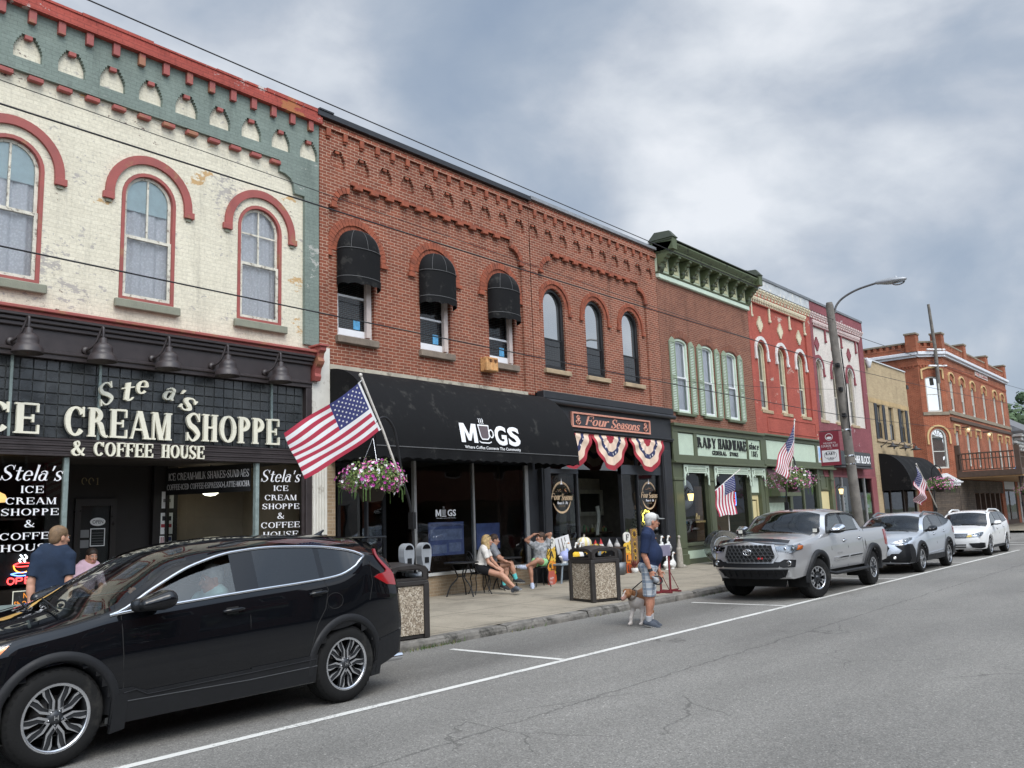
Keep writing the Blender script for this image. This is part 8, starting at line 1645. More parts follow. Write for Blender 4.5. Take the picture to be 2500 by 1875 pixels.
 if low and O['legs']:sdf_obj(O.get('lowname','shorts'),[('e',at(0,-.012,.03),(.182 if fem else .180+b_*.12,.138+b_*.25,.12),M3)]+pant+[('p',at(0,0,.20),tuple(up))],low,R,cell=O['cell'],k=.04)
 if O['legs']and shoe:
  for s in('R','L'):
   kn,an,to=g('kn'+s),g('an'+s),g('to'+s);shin=(kn-an).normalized();fd=to-an;fd=(fd-shin*fd.dot(shin)*(.35 if fd.dot(shin)<0 else 1));fd.normalize();upf=(shin-fd*shin.dot(fd)).normalized();sd=fd.cross(upf);he=an-shin*.052-fd*.045;M=Matrix((sd,fd,upf)).transposed();ln=.185 if fem else .205
   pr=[('c',tuple(he+upf*.012),tuple(he+fd*ln*.55+upf*.010),.036,.042,.03),('c',tuple(he+fd*ln*.5+upf*.006),tuple(he+fd*ln+upf*.0),.044,.030,.03),('c',tuple(he+upf*.03),tuple(an+upf*.0),.038,.044,.03),('e',tuple(he+fd*ln*.48+upf*.03),(.036,.075,.030),M,.03),('p',tuple(he-upf*.028),tuple(-upf))]
   hh=np.array(he);uu=np.array(upf)
   sdf_obj('shoe',pr,shoe,R,cell=.0085,k=.03,shade=lambda c,hh=hh,uu=uu:((((c-hh)@uu)<-.010).astype(int),[shoe,O['sole']or mat('sole_white',(.62,.61,.58),.7,var=.05)]))
   if O['sock']:sdf_obj('sock',[('f',tuple(an-shin*.02),tuple(an.lerp(kn,O.get('sockh',.22))),.044,.046 if fem else .048)],O['sock'],R,cell=.009)
 T=lambda x,y,z:tuple(hcV+H@Vector((x*hk,y*hk,z*hk)))
 if O['hairtop']:
  hp=[('e',T(0,-.018,.042),(.083*hk,.102*hk,.088*hk),H),('e',T(0,-.055,-.02),(.072*hk,.058*hk,.075*hk),H,.03),('-e',T(0,.085,-.045),(.082*hk,.095*hk,.085*hk),H),('-e',T(0,.02,-.130),(.12*hk,.15*hk,.070*hk),H)]
  if O['long']:
   hp=[('e',T(0,-.018,.042),(.086*hk,.106*hk,.090*hk),H),('-e',T(0,.105,-.035),(.076*hk,.092*hk,.098*hk),H)]
   for q in O['long']:hp.append(('c',T(*q[0]),T(*q[1]),q[2],q[3],.03))
  hb=sdf_obj('hair',hp,hair,R,cell=.008,k=.02)
 return R,H,hcV
SK1=mat('skin_fair',(.46,.245,.165),.5,var=.10,vs=9,spec=.4,sub=.08);SK2=mat('skin_ruddy',(.42,.195,.125),.5,var=.12,vs=9,spec=.4,sub=.08);SK3=mat('skin_tan',(.40,.205,.135),.5,var=.1,vs=9,sub=.08)
HB=mat('hair_brown',(.055,.030,.018),.6,var=.4,vs=30,bump=.4,bs=80);HBL=mat('hair_blonde',(.42,.29,.13),.6,var=.35,vs=22,bump=.4,bs=80);HLB=mat('hair_light_brown',(.17,.105,.055),.65,var=.35,vs=25,bump=.4,bs=80);HGR=mat('hair_grey',(.45,.44,.42),.7,var=.25,vs=25,bump=.4,bs=80);HDK=mat('hair_dark',(.022,.014,.010),.6,var=.3,vs=25,bump=.4,bs=80)
cloth=lambda n,c,**k:mat(n,c,k.pop('rough',.9),spec=.2,var=k.pop('var',.18),vs=k.pop('vs',9),bump=k.pop('bump',.35),bs=k.pop('bs',14),**k)
NAVY=cloth('navy_cotton',(.018,.028,.065));NAVY2=cloth('dark_navy_cotton',(.022,.034,.060));WHTS=cloth('white_cotton',(.66,.63,.59),var=.06);GRYS=cloth('grey_cotton',(.24,.25,.27));PINKS=cloth('pale_pink_shirt',(.60,.42,.50),var=.1);BLKS=cloth('black_shorts',(.012,.012,.014));AQUA=cloth('pale_aqua_shirt',(.42,.60,.62),var=.06);JEAN=cloth('jeans',(.05,.07,.12))
MARB=cloth('marbled_grey',(.36,.37,.38),stain=((.20,.21,.22),.6,16));LIME=cloth('lime_shorts',(.30,.60,.28));SHG=mat('shoe_grey',(.10,.11,.13),.8,var=.2,vs=40);SHB=mat('shoe_black',(.015,.015,.017),.7,var=.1);SHL=mat('shoe_pale_blue',(.38,.42,.52),.8,var=.2,vs=40);SHN=mat('shoe_slate',(.055,.065,.085),.8,var=.2,vs=50)
def plaid():
 M=bpy.data.materials.new('plaid_cotton');M.use_nodes=True;N,L=NT(M.node_tree);out=N('ShaderNodeOutputMaterial');p=N('ShaderNodeBsdfPrincipled',ins={'Roughness':.9});L(p,0,out,0);tc=N('ShaderNodeTexCoord');s=N('ShaderNodeSeparateXYZ');L(tc,3,s,0)
 ad=N('ShaderNodeMath',operation='MULTIPLY_ADD',ins={1:.8});L(s,1,ad,0);L(s,0,ad,2);last=None;col=(.40,.42,.44,1)
 for src,k,w,c in((ad,9.0,.45,(.13,.18,.25,1)),(s,9.0,.45,(.13,.18,.25,1)),(ad,18.0,.16,(.62,.62,.60,1)),(s,18.0,.16,(.62,.62,.60,1)),(ad,9.0,.10,(.02,.03,.06,1))):
  m=N('ShaderNodeMath',operation='MULTIPLY',ins={1:k});L(src,2 if src is s else 0,m,0);f=N('ShaderNodeMath',operation='FRACT');L(m,0,f,0);lt=N('ShaderNodeMath',operation='LESS_THAN',ins={1:w});L(f,0,lt,0)
  fa=N('ShaderNodeMath',operation='MULTIPLY',ins={1:.6});L(lt,0,fa,0);mx=N('ShaderNodeMix',data_type='RGBA',ins={6:col,7:c});L(fa,0,mx,0)
  if last:L(last,2,mx,6)
  last=mx
 L(last,2,p,'Base Color');return M
def people():
 J=dict(head=(11.93,7.225,1.612),hf=(.62,-.60,-.10),neck=(11.885,7.285,1.475),pel=(11.878,7.300,.895),shR=(11.70,7.20,1.405),shL=(12.07,7.40,1.400),elR=(11.655,7.235,1.105),wrR=(11.700,7.165,.865),hdR=(11.715,7.140,.77),hnR=(.5,.5,0),elL=(12.14,7.36,1.09),wrL=(12.14,7.28,.84),knR=(11.785,7.275,.475),anR=(11.785,7.305,.095),toR=(11.90,7.13,.02),knL=(11.985,7.365,.470),anL=(11.99,7.40,.095),toL=(12.10,7.23,.02))
 R,H,hc=person('man in white cap, navy t-shirt and plaid shorts holding a dog leash',J,SK2,NAVY,plaid(),SHN,HGR,(11.88,7.3,0),dict(belly=.09,sleeve=.92,thigh=1.02,hem=-.14,sock=mat('sock_grey',(.35,.36,.38),.9),cell=.009,curl=.85))
 T=lambda x,y,z:tuple(hc+H@Vector((x,y,z)))
 sdf_obj('cap',[('e',T(0,-.012,.055),(.086,.105,.082),H),('p',T(0,0,.028),tuple(-(H@Vector((0,.12,1)))))],cloth('cap_mesh_white',(.56,.55,.52),var=.1,vs=60),R,cell=.008);sdf_obj('cap_brim',[('e',T(0,.125,.036),(.078,.082,.013),H),('e',T(0,.075,.06),(.072,.035,.05),H,.02)],cloth('cap_brim_grey',(.20,.205,.20)),R,cell=.008);sdf_obj('goatee',[('e',T(0,.060,-.105),(.034,.03,.028),H),('e',T(0,.082,-.058),(.028,.016,.008),H)],HGR,R,cell=.007)
 b=MB();GL_=mat('spectacle_frame',(.03,.02,.02),.3,var=0)
 for s in(-1,1):b.tube([T(s*.032+.022*math.cos(t),.104,.0+.016*math.sin(t))for t in np.linspace(0,2*PI,13)],.0022,GL_,5);b.tube([T(s*.054,.10,.004),T(s*.078,.03,.004),T(s*.08,-.02,-.008)],.0022,GL_,5)
 b.tube([T(-.01,.108,.003),T(.01,.108,.003)],.002,GL_,5);b.build('glasses',R);b=MB();w=V3(J['wrR']);dd=(V3(J['hdR'])-w).normalized();b.tube([w-dd*.03,w+dd*.012],.036,SHB,14);b.build('wrist_strap',R)
 D=thing('dog','brown and white dog standing beside the man in the cap','dog',(12.2,7.7,0));br=mat('dog_brown',(.25,.105,.040),.75,var=.25,vs=14,bump=.2,bs=90);wh=mat('dog_white',(.58,.52,.47),.75,var=.1,vs=14,bump=.2,bs=90);pk=mat('dog_muzzle',(.30,.16,.12),.7,var=.3,vs=25)
 hd=(11.838,7.690,.500);HM=frame((-.72,.22,-.42),(-.35,.1,.95));T=lambda x,y,z:tuple(V3(hd)+HM@Vector((x,y,z)))
 P=[('e',(12.02,7.635,.385),(.115,.105,.135),None or Matrix.Identity(3),.05),('c',(12.03,7.635,.40),(12.50,7.80,.43),.118,.098,.05),('c',(12.30,7.73,.385),(12.52,7.80,.41),.092,.105,.05),('c',(11.97,7.645,.45),(11.87,7.68,.50),.082,.064,.03),('e',hd,(.066,.078,.062),HM,.03),('c',T(0,.05,-.012),T(0,.135,-.030),.044,.031,.02),('e',T(0,.11,-.045),(.026,.045,.018),HM,.015),('e',T(.052,.015,-.01),(.026,.032,.03),HM,.02),('e',T(-.052,.015,-.01),(.026,.032,.03),HM,.02)]
 for s in(-1,1):P+=[('c',T(s*.055,-.03,.045),T(s*.082,-.015,.030),.020,.022,.015),('c',T(s*.082,-.015,.030),T(s*.088,.018,-.012),.020,.010,.012)]
 P+=[('c',(11.99,7.715,.36),(12.03,7.725,.235),.060,.038,.04),('c',(12.03,7.725,.235),(11.945,7.725,.105),.033,.024,.02),('c',(11.945,7.725,.105),(11.935,7.724,.035),.024,.026,.02),('c',(11.935,7.724,.028),(11.895,7.732,.022),.026,.022,.015),('c',(12.02,7.555,.36),(12.04,7.552,.235),.060,.038,.04),('c',(12.04,7.552,.235),(11.995,7.552,.105),.033,.024,.02),('c',(11.995,7.552,.105),(11.99,7.552,.035),.024,.026,.02),('c',(11.99,7.552,.028),(11.95,7.560,.022),.026,.022,.015)]
 for oy in(-.075,.075):
  x,y=12.53-oy*.3,7.80+oy;P+=[('c',(x,y,.40),(x-.06,y+.0,.265),.085,.050,.04),('c',(x-.06,y,.265),(x+.075,y+.02,.145),.042,.026,.02),('c',(x+.075,y+.02,.145),(x+.05,y+.015,.035),.024,.022,.02),('c',(x+.05,y+.015,.026),(x+.0,y+.005,.022),.025,.020,.015)]
 P.append(('c',(12.58,7.83,.46),(12.72,7.88,.36),.026,.012,.02))
 hm=np.array(HM)
 def dshade(c):
  q=(c-np.array(hd))@hm;front=(c[:,2]<.36)&(c[:,0]<12.16)&((c[:,2]<.30)|(c[:,0]<12.0))&((c[:,0]-11.9)**2<.08);throat=(c[:,0]<12.0)&(c[:,2]<.47)&(q[:,1]<.0)&(c[:,2]<.40+(11.99-c[:,0])*.5);paws=c[:,2]<.12;blaze=(np.abs(q[:,0])<.014)&(q[:,1]>.02)&(q[:,2]>.005);muz=(q[:,1]>.075)&(q[:,2]<.02)&(np.linalg.norm(q,axis=1)<.2)
  i=np.zeros(len(c),int);i[front|throat|paws|blaze]=1;i[muz&~blaze]=2;return i,[br,wh,pk]
 body=sdf_obj('body',P,br,D,cell=.0085,k=.03,shade=dshade);b=MB();b.ball(T(0,.165,-.022),(.019,.016,.014),GLS,10)
 for s in(-1,1):b.ball(T(s*.036,.062,.022),.009,GLS,8)
 b.build('face_detail',body);b=MB();cc=V3((11.925,7.660,.468));ax=V3((-.75,.25,.55)).normalized();o=ax.orthogonal().normalized();o2=ax.cross(o);b.tube([cc+o*.088*math.cos(t)+o2*.088*math.sin(t)for t in np.linspace(0,2*PI,25)],.013,mat('collar_grey',(.16,.13,.11),.6,var=.1),8);b.build('collar',D)
 Lh=thing('dog_leash','black leash from the dog collar up to the hand of the man','leash',(11.8,7.4,.6));b=MB();b.tube(smooth_path([(11.925,7.655,.555),(11.90,7.58,.60),(11.84,7.40,.70),(11.735,7.16,.775)],6),.009,SHB,6);b.build('strap',Lh)
 sdf_obj('handle',[('e',(11.755,7.105,.715),(.055,.045,.045),frame((.6,-.5,-.3),(0,0,1))),('c',(11.71,7.15,.78),(11.75,7.11,.74),.018,.02)],mat('leash_reel',(.28,.29,.30),.4,var=.2,vs=20),Lh,cell=.008);b=MB();b.tube(smooth_path([(11.72,7.135,.775),(11.79,7.07,.77),(11.82,7.04,.70),(11.77,7.08,.655),(11.71,7.13,.68)],5),.012,SHB,6);b.build('grip_loop',Lh)
 J=dict(head=(4.245,10.27,1.700),hf=(.80,.25,-.12),neck=(4.20,10.29,1.575),pel=(4.165,10.30,1.00),shR=(4.335,10.24,1.485),shL=(4.06,10.335,1.490),elR=(4.335,10.20,1.215),wrR=(4.325,10.15,.975),elL=(3.985,10.33,1.22),wrL=(3.975,10.28,.98),knR=(4.25,10.27,.60),anR=(4.25,10.25,.235),toR=(4.36,10.36,.16),knL=(4.08,10.33,.60),anL=(4.08,10.32,.235),toL=(4.15,10.45,.16))
 J['hf']=(.86,.15,-.10)
 R,H,hc=person('man in a navy t-shirt with short light brown hair by the ice cream shop',J,SK1,NAVY2,JEAN,SHB,HLB,(4.17,10.3,.14),dict(sleeve=.80,thigh=1.0,hem=-.16,lowname='trousers'))
 J=dict(head=(6.27,13.965,1.385),hf=(.0,-1,-.05),neck=(6.245,13.99,1.265),pel=(6.20,14.05,.78),shR=(6.085,14.0,1.205),shL=(6.375,13.98,1.195),elR=(6.02,13.93,.99),wrR=(6.14,13.75,.86),elL=(6.40,13.88,.97),wrL=(6.30,13.72,.86),knR=(6.12,13.65,.72),anR=(6.12,13.62,.30),toR=(6.12,13.48,.22),knL=(6.30,13.65,.72),anL=(6.30,13.62,.30),toL=(6.30,13.48,.22))
 R,H,hc=person('woman in a pale pink shirt seated in the ice cream shop doorway',J,SK3,PINKS,JEAN,SHB,HDK,(6.2,14.0,.2),dict(fem=True,sleeve=1.25,thigh=1.0,lowname='trousers'))
 J=dict(head=(4.435,7.43,1.275),hf=(-1,.02,-.08),neck=(4.47,7.43,1.145),pel=(4.50,7.45,.68),shR=(4.455,7.62,1.075),shL=(4.455,7.25,1.075),elR=(4.30,7.66,.90),wrR=(4.02,7.58,1.00),elL=(4.30,7.21,.90),wrL=(4.02,7.33,1.00),knR=(4.05,7.56,.72),anR=(3.75,7.56,.50),toR=(3.62,7.56,.50),knL=(4.05,7.34,.72),anL=(3.75,7.34,.50),toL=(3.62,7.34,.50))
 person('elderly white haired man in a pale aqua shirt at the wheel of the black SUV',J,SK2,AQUA,JEAN,None,HGR,(4.45,7.45,.5),dict(sleeve=.95,thigh=1.0,cell=.010,lowname='trousers'))
 J=dict(head=(4.36,8.28,1.22),hf=(-1,-.3,-.05),neck=(4.41,8.28,1.10),pel=(4.47,8.30,.66),shR=(4.41,8.44,1.03),shL=(4.41,8.12,1.03),elR=(4.22,8.48,.86),wrR=(4.05,8.38,.80),elL=(4.22,8.08,.90),wrL=(4.10,8.10,1.08),knR=(4.03,8.40,.70),anR=(3.75,8.40,.45),toR=(3.62,8.40,.45),knL=(4.03,8.20,.70),anL=(3.75,8.20,.45),toL=(3.62,8.20,.45))
 person('passenger in a red sleeveless top beside the driver of the black SUV',J,SK1,cloth('red_top',(.45,.03,.07)),JEAN,None,HBL,(4.4,8.3,.5),dict(fem=True,sleeve=.25,thigh=1.0,cell=.011,lowname='trousers'))
 J=dict(head=(13.955,12.535,1.295),hf=(.62,-.50,-.06),hu=(.02,0,1),neck=(13.915,12.585,1.145),pel=(13.865,12.680,.735),shR=(13.80,12.47,1.075),shL=(14.09,12.68,1.085),elR=(13.82,12.40,.845),wrR=(13.925,12.265,.725),hdR=(14.0,12.20,.68),hnR=(.3,.3,-1),elL=(14.13,12.56,.86),wrL=(14.02,12.29,.735),hdL=(14.04,12.21,.69),hnL=(.3,.3,-1),knR=(13.985,12.19,.585),anR=(14.085,11.91,.315),toR=(14.00,11.74,.30),knL=(14.10,12.31,.555),anL=(14.13,12.00,.275),toL=(14.17,11.80,.29))
 R,H,hc=person('blonde woman in white t-shirt and black shorts leaning forward on a cafe chair',J,SK1,WHTS,BLKS,SHG,HBL,(13.9,12.6,.18),dict(fem=True,sleeve=.62,thigh=.46,cell=.009,long=[((.05,-.06,-.02),(.085,-.03,-.24),.045,.03),((-.05,-.06,-.02),(-.085,-.03,-.24),.045,.03),((0,-.08,-.02),(0,-.075,-.24),.06,.045),((.06,.0,.0),(.09,.02,-.16),.03,.022),((-.06,.0,.0),(-.09,.02,-.16),.03,.022)],hem=-.16))
 T=lambda x,y,z:tuple(hc+H@Vector((x,y,z)));b=MB()
 for s in(-1,1):b.ball(T(s*.036,.062,.098),(.03,.022,.018),GLS,10)
 b.tube([T(-.085,-.02,.07),T(-.06,.06,.10),T(.06,.06,.10),T(.085,-.02,.07)],.005,GLS,5);b.build('sunglasses',R)
 b=MB();
 J=dict(head=(14.672,12.965,1.295),hf=(.80,-.62,.05),neck=(14.650,13.005,1.150),pel=(14.635,13.05,.735),shR=(14.50,12.87,1.080),shL=(14.77,13.08,1.095),elR=(14.585,12.78,.90),wrR=(14.755,12.735,.815),hdR=(14.84,12.70,.79),hnR=(.1,.1,-1),elL=(14.86,12.98,.89),wrL=(14.90,12.84,.83),hnL=(.1,.1,-1),knR=(14.935,12.74,.765),anR=(15.010,12.660,.410),toR=(15.13,12.52,.36),knL=(14.90,12.83,.64),anL=(14.82,12.86,.285),toL=(14.90,12.72,.20))
 person('brown haired person in a grey t-shirt with crossed legs and a turquoise sock',J,SK1,GRYS,BLKS,SHB,HB,(14.65,13.0,.18),dict(sleeve=.72,thigh=.42,cell=.009,sock=mat('turquoise_sock',(.10,.50,.50),.9),sockh=.34,hem=-.16))
 J=dict(head=(15.865,12.605,1.290),hf=(-.80,.30,.10),hu=(.05,-.03,1),neck=(15.870,12.610,1.150),pel=(15.850,12.640,.745),shR=(15.99,12.50,1.105),shL=(15.735,12.715,1.105),elR=(16.015,12.42,1.365),wrR=(15.955,12.565,1.330),hdR=(15.90,12.64,1.33),hnR=(0,0,-1),elL=(15.575,12.80,1.245),wrL=(15.685,12.65,1.365),hdL=(15.76,12.60,1.385),hnL=(0,0,-1),knR=(15.515,12.430,.795),anR=(15.335,12.650,.655),toR=(15.215,12.74,.66),knL=(15.440,12.590,.640),anL=(15.440,12.555,.275),toL=(15.335,12.46,.195))
 J['shR'],J['shL']=(15.735,12.50,1.11),(15.99,12.70,1.11)
 J.update(dict(shR=(15.985,12.515,1.11),shL=(15.74,12.705,1.11)))
 J['shR'],J['shL'],J['elR'],J['elL'],J['wrR'],J['wrL'],J['hdR'],J['hdL']=J['shL'],J['shR'],J['elL'],J['elR'],J['wrL'],J['wrR'],J['hdL'],J['hdR']
 J['knR'],J['knL'],J['anR'],J['anL'],J['toR'],J['toL']=J['knL'],J['knR'],J['anL'],J['anR'],J['toL'],J['toR']
 R,H,hc=person('woman in a marbled grey t-shirt stretching both hands behind her head',J,SK3,MARB,LIME,SHL,HB,(15.85,12.6,.18),dict(fem=True,sleeve=.60,thigh=.34,cell=.009,long=[((0,-.07,-.0),(.0,-.085,-.15),.055,.03)],hem=-.16))
people()
# ================================================================== STREET FURNITURE AND SHOP DISPLAYS
IRON=mat('black_iron',(.014,.014,.015),.5,.3,var=.15);FR_=mat('flag_red',(.36,.018,.045),.8,var=.08,sheen=.1);FW=mat('flag_white',(.68,.67,.66),.8,var=.05);FB_=mat('flag_blue',(.030,.035,.13),.8,var=.08);POLW=mat('white_pole',(.60,.56,.50),.5,var=.12,vs=8)
def star(S,u,v,ru,rv,off,b,M,rot=0):
 P=[S(u+ru*r*math.sin(PI*k/5+rot),v-rv*r*math.cos(PI*k/5+rot),off)for k in range(10)for r in((1 if k%2==0 else .42),)];b.add([S(u,v,off)]+P,[(0,1+k,1+(k+1)%10)for k in range(10)],M)
def flag(label,ht,hb,ft,fb,pole,pr,amp=.05,sag=.06,nrm=(0,-1,0),ph=0.0,waves=2.2,at=None):
 R=thing('flag',label,'flag',at or pole[0],0,'american flags along the street');A,B,C,D=map(Vector,(ht,hb,ft,fb));n=Vector(nrm).normalized()
 def S(u,v,off=0.0):
  p=A.lerp(B,v).lerp(C.lerp(D,v),u);w=max(u,0)**.7;q=amp*w*math.sin(u*waves*2*PI*.55+v*1.7+ph)+amp*.4*w*math.sin(u*9+v*5+ph*2)
  return p+n*(q+off)+Vector((0,0,-1))*(sag*math.sin(PI*u)*(.4+.6*v)+.015*w*math.sin(v*8+u*6))
 b=MB();b.grid(lambda u,v:S(u,v),50,26,lambda u,v:FB_ if(u<.4 and v<7/13)else(FR_ if int(v*13)%2==0 else FW));c=b.build('cloth',R)
 b=MB()
 for r in range(9):
  for k in range(6 if r%2==0 else 5):
   for o in(.003,-.003):star(S,.4*(k*2+1+(r%2))/12,7/13*(r+1)/10,.0145,.024,o,b,FW)
 b.build('stars',c);b=MB();b.grid(lambda u,v:S(-.025*u,v,-.001),2,12,FW);b.build('header',c)
 b=MB();b.tube(pole,pr,POLW if pr>.01 else IRON,8);p,q=Vector(pole[-1]),Vector(pole[-2]);d=(p-q).normalized();b.ball(p+d*.03,.028,POLW,8)
 for t in(0,1):w=A.lerp(B,t);s=min((Vector(pole[i]).lerp(Vector(pole[i+1]),k/20)for i in range(len(pole)-1)for k in range(21)),key=lambda z:(z-w).length);b.tube([s,w],.006,FW,4)
 b.build('pole',R)
def basket(label,c,r,h,cols,n,hook):
 R=thing('hanging_basket',label,'flower basket',c,0,'hanging flower baskets');rr=random.Random(c[0]);G=[mat('petunia_leaf_%d'%i,g,.7,var=.3,vs=30)for i,g in enumerate(((.075,.14,.03),(.14,.20,.05),(.22,.25,.09)))]
 b=MB();b.lathe([(0,-.30),(.14,-.28),(.22,-.10),(.24,.0),(.0,.0)],c,mat('basket_liner',(.03,.022,.015),.9,var=.3),16);b.build('liner',R)
 def pt(k):
  while 1:
   d=Vector((rr.gauss(0,1),rr.gauss(0,1),rr.gauss(0,1))).normalized()
   if d.z>-.75:break
  s=rr.uniform(k,1.08)*(1+.12*math.sin(d.x*5+c[0])+.10*math.sin(d.y*7));return Vector(c)+Vector((d.x*r*s,d.y*r*s,d.z*h*s*(1 if d.z>0 else .75))),d
 b=MB()
 for i in range(n*6):
  p,d=pt(.55);t=(d.orthogonal()+Vector((rr.uniform(-1,1),rr.uniform(-1,1),rr.uniform(-1,1)))).normalized();s=t.cross(d).normalized();l=rr.uniform(.02,.055);w=l*.38;b.add([p,p+t*l*.5+s*w+d*.01,p+t*l,p+t*l*.5-s*w+d*.01],[(0,1,2,3)],G[int(rr.random()*3)])
 for i in range(26):
  a=rr.uniform(0,2*PI);p=Vector(c)+Vector((math.cos(a)*r*.85,math.sin(a)*r*.85,-h*.2));q=p+Vector((math.cos(a)*.06,math.sin(a)*.06,-rr.uniform(.1,.3)*h/.3));b.tube([p,p.lerp(q,.5)+Vector((math.cos(a)*.03,math.sin(a)*.03,.02)),q],.004,G[0],4)
 b.build('foliage',R)
 for j,(nm,col,sh)in enumerate(cols):
  M=mat('petal_'+nm,col,.6,var=.2,vs=25);E=mat('petal_eye',(.10,.015,.08),.6,var=0);b=MB()
  for i in range(int(n*sh)):
   p,d=pt(.92);o=(d+Vector((rr.uniform(-.4,.4),rr.uniform(-.4,.4),rr.uniform(-.2,.5)))).normalized();t=o.orthogonal().normalized();s=o.cross(t);q=rr.uniform(.017,.030);V=[p+o*.012-o*.016]+[p+o*.012+(t*math.cos(2*PI*k/10)+s*math.sin(2*PI*k/10))*q*(1 if k%2 else .82)+o*rr.uniform(-.004,.004)for k in range(10)];b.add(V,[(0,1+k,1+(k+1)%10)for k in range(10)],M);b.add([p+o*.0035+(t*math.cos(2*PI*k/5)+s*math.sin(2*PI*k/5))*q*.22 for k in range(5)],[(0,1,2,3,4)],E if nm!='white' else G[2])
  b.build('blossoms',R)
 b=MB();H=Vector(hook)
 for k in range(3):a=2*PI*k/3+.3;b.tube([H,Vector(c)+Vector((math.cos(a)*.22,math.sin(a)*.22,.0))],.004,CHR,4)
 b.build('chain',R)
PU=[('magenta',(.42,.05,.30),.42),('pink',(.70,.22,.42),.30),('white',(.74,.72,.72),.28)];PK=[('hot_pink',(.68,.16,.42),.7),('rose',(.70,.30,.48),.3)];PW=[('pink',(.70,.22,.42),.45),('white',(.74,.72,.72),.35),('magenta',(.42,.05,.30),.2)]
def hook_pole(label,pts,r=.022):
 R=thing('hook_pole',label,'pole',pts[0],0,'flower basket hook poles');b=MB();b.tube(smooth_path(pts,5),r,IRON,8);b.build('shaft',R);b=MB();b.box(pts[1][0]-.03,pts[1][0]+.03,pts[1][1]-.05,pts[1][1]+.05,pts[1][2]-.12,pts[1][2]+.12,IRON);b.build('clamp',R)
def street_things():
 hook_pole('black hook pole with a basket leaning beside the twin parking meters',[(8.83,9.33,.13),(8.74,9.3,1.75),(8.57,9.3,2.35),(8.45,9.3,2.95),(8.37,9.3,3.13),(8.24,9.3,3.22),(8.10,9.3,3.17),(8.01,9.3,3.05),(8.02,9.3,2.92)],.02)
 basket('big basket of magenta, pink and white petunias left of the coffee shop awning',(7.99,9.3,2.32),.46,.27,PU,300,(8.02,9.3,2.92))
 flag('largest flag, held out on a white pole above the nearest flower basket',(7.74,9.28,3.66),(8.11,9.28,3.02),(6.43,9.20,2.88),(6.77,9.20,2.33),[(8.56,9.3,2.26),(8.2,9.29,3.02),(7.80,9.28,3.76)],.017,amp=.045,sag=.05)
 flag('flag hanging on a short staff beside the steel tank at the hardware store',(25.0,12.1,2.85),(23.66,12.1,2.36),(24.84,12.05,1.66),(23.58,12.05,1.60),[(24.5,12.15,.9),(24.5,12.14,2.0),(24.35,12.12,2.62),(25.40,12.1,3.02)],.014,amp=.05,sag=.0,waves=2)
 R=None
 hook_pole('black hook pole with a basket before the green shop front',[(22.25,9.35,.13),(22.25,9.35,1.8),(22.35,9.32,2.5),(22.5,9.3,3.0),(22.62,9.3,3.2),(22.72,9.25,3.1),(22.7,9.2,2.9)]);basket('basket of pink and white petunias before the green shop front',(22.55,9.3,2.48),.58,.36,PW,300,(22.7,9.2,2.9))
 flag('flag on a steep pole above the basket before the green shop front',(22.97,9.25,4.02),(22.80,9.25,3.28),(21.18,9.2,2.72),(22.0,9.2,2.52),[(22.5,9.3,2.55),(22.78,9.27,3.3),(23.02,9.25,4.12)],.016,amp=.06,sag=.03)
 hook_pole('black hook pole with a hot pink basket before the tan building',[(36.46,9.35,.13),(36.46,9.35,1.6),(36.46,9.35,2.5),(36.46,9.35,3.05),(36.5,9.2,3.24),(36.52,9.05,3.12),(36.52,9.03,2.95)]);basket('hot pink flower basket before the black awning of the tan building',(36.9,9.25,2.50),.62,.30,PK,220,(36.52,9.03,2.95))
 flag('flag drooping from a tilted pole by the hot pink basket',(33.85,9.2,3.12),(35.0,9.2,2.52),(33.0,9.1,1.95),(33.95,9.1,1.70),[(36.4,9.3,1.62),(35.0,9.2,2.45),(33.75,9.15,3.2)],.02,amp=.12,sag=.1,waves=3)
 hook_pole('black hook pole at the far right by the balcony',[(53.4,9.35,.13),(53.4,9.35,1.6),(53.4,9.3,2.9),(53.5,9.2,3.1),(53.6,9.1,2.9)]);basket('pink flower basket at the far right edge below the balcony',(53.6,9.2,2.35),.5,.3,PK,110,(53.6,9.1,2.9))
 R=thing('parking_meter','grey twin headed parking meter beside the nearer litter bin','parking meter',(8.78,9.3,.13));MG=mat('meter_grey',(.36,.38,.40),.45,.3,var=.12);b=MB();b.tube([(8.81,9.3,.12),(8.81,9.3,1.02)],.035,MG,12);b.tube([(8.62,9.3,1.0),(8.81,9.3,.96),(8.98,9.3,1.0)],.038,MG,10);b.build('post',R)
 for x in(8.62,8.96):
  b=MB();b.plate([(x-.055,1.02),(x+.055,1.02),(x+.10,1.24)]+[(x+.10*math.cos(PI*k/12),1.33+.10*math.sin(PI*k/12))for k in range(13)]+[(x-.10,1.24)],[],9.24,9.36,MG);b.build('meter_head',R);b=MB();b.plate([(x+.075*math.cos(PI*k/12),1.34+.065*math.sin(PI*k/12))for k in range(13)],[],9.235,9.239,GLS);b.box(x-.04,x+.04,9.232,9.239,1.14,1.22,PLB);b.build('meter_window',R)
 AG=mat('pebble_panel',(.25,.19,.125),.9,var=.1);AG2=bpy.data.materials['pebble_panel'];N,L=None,None
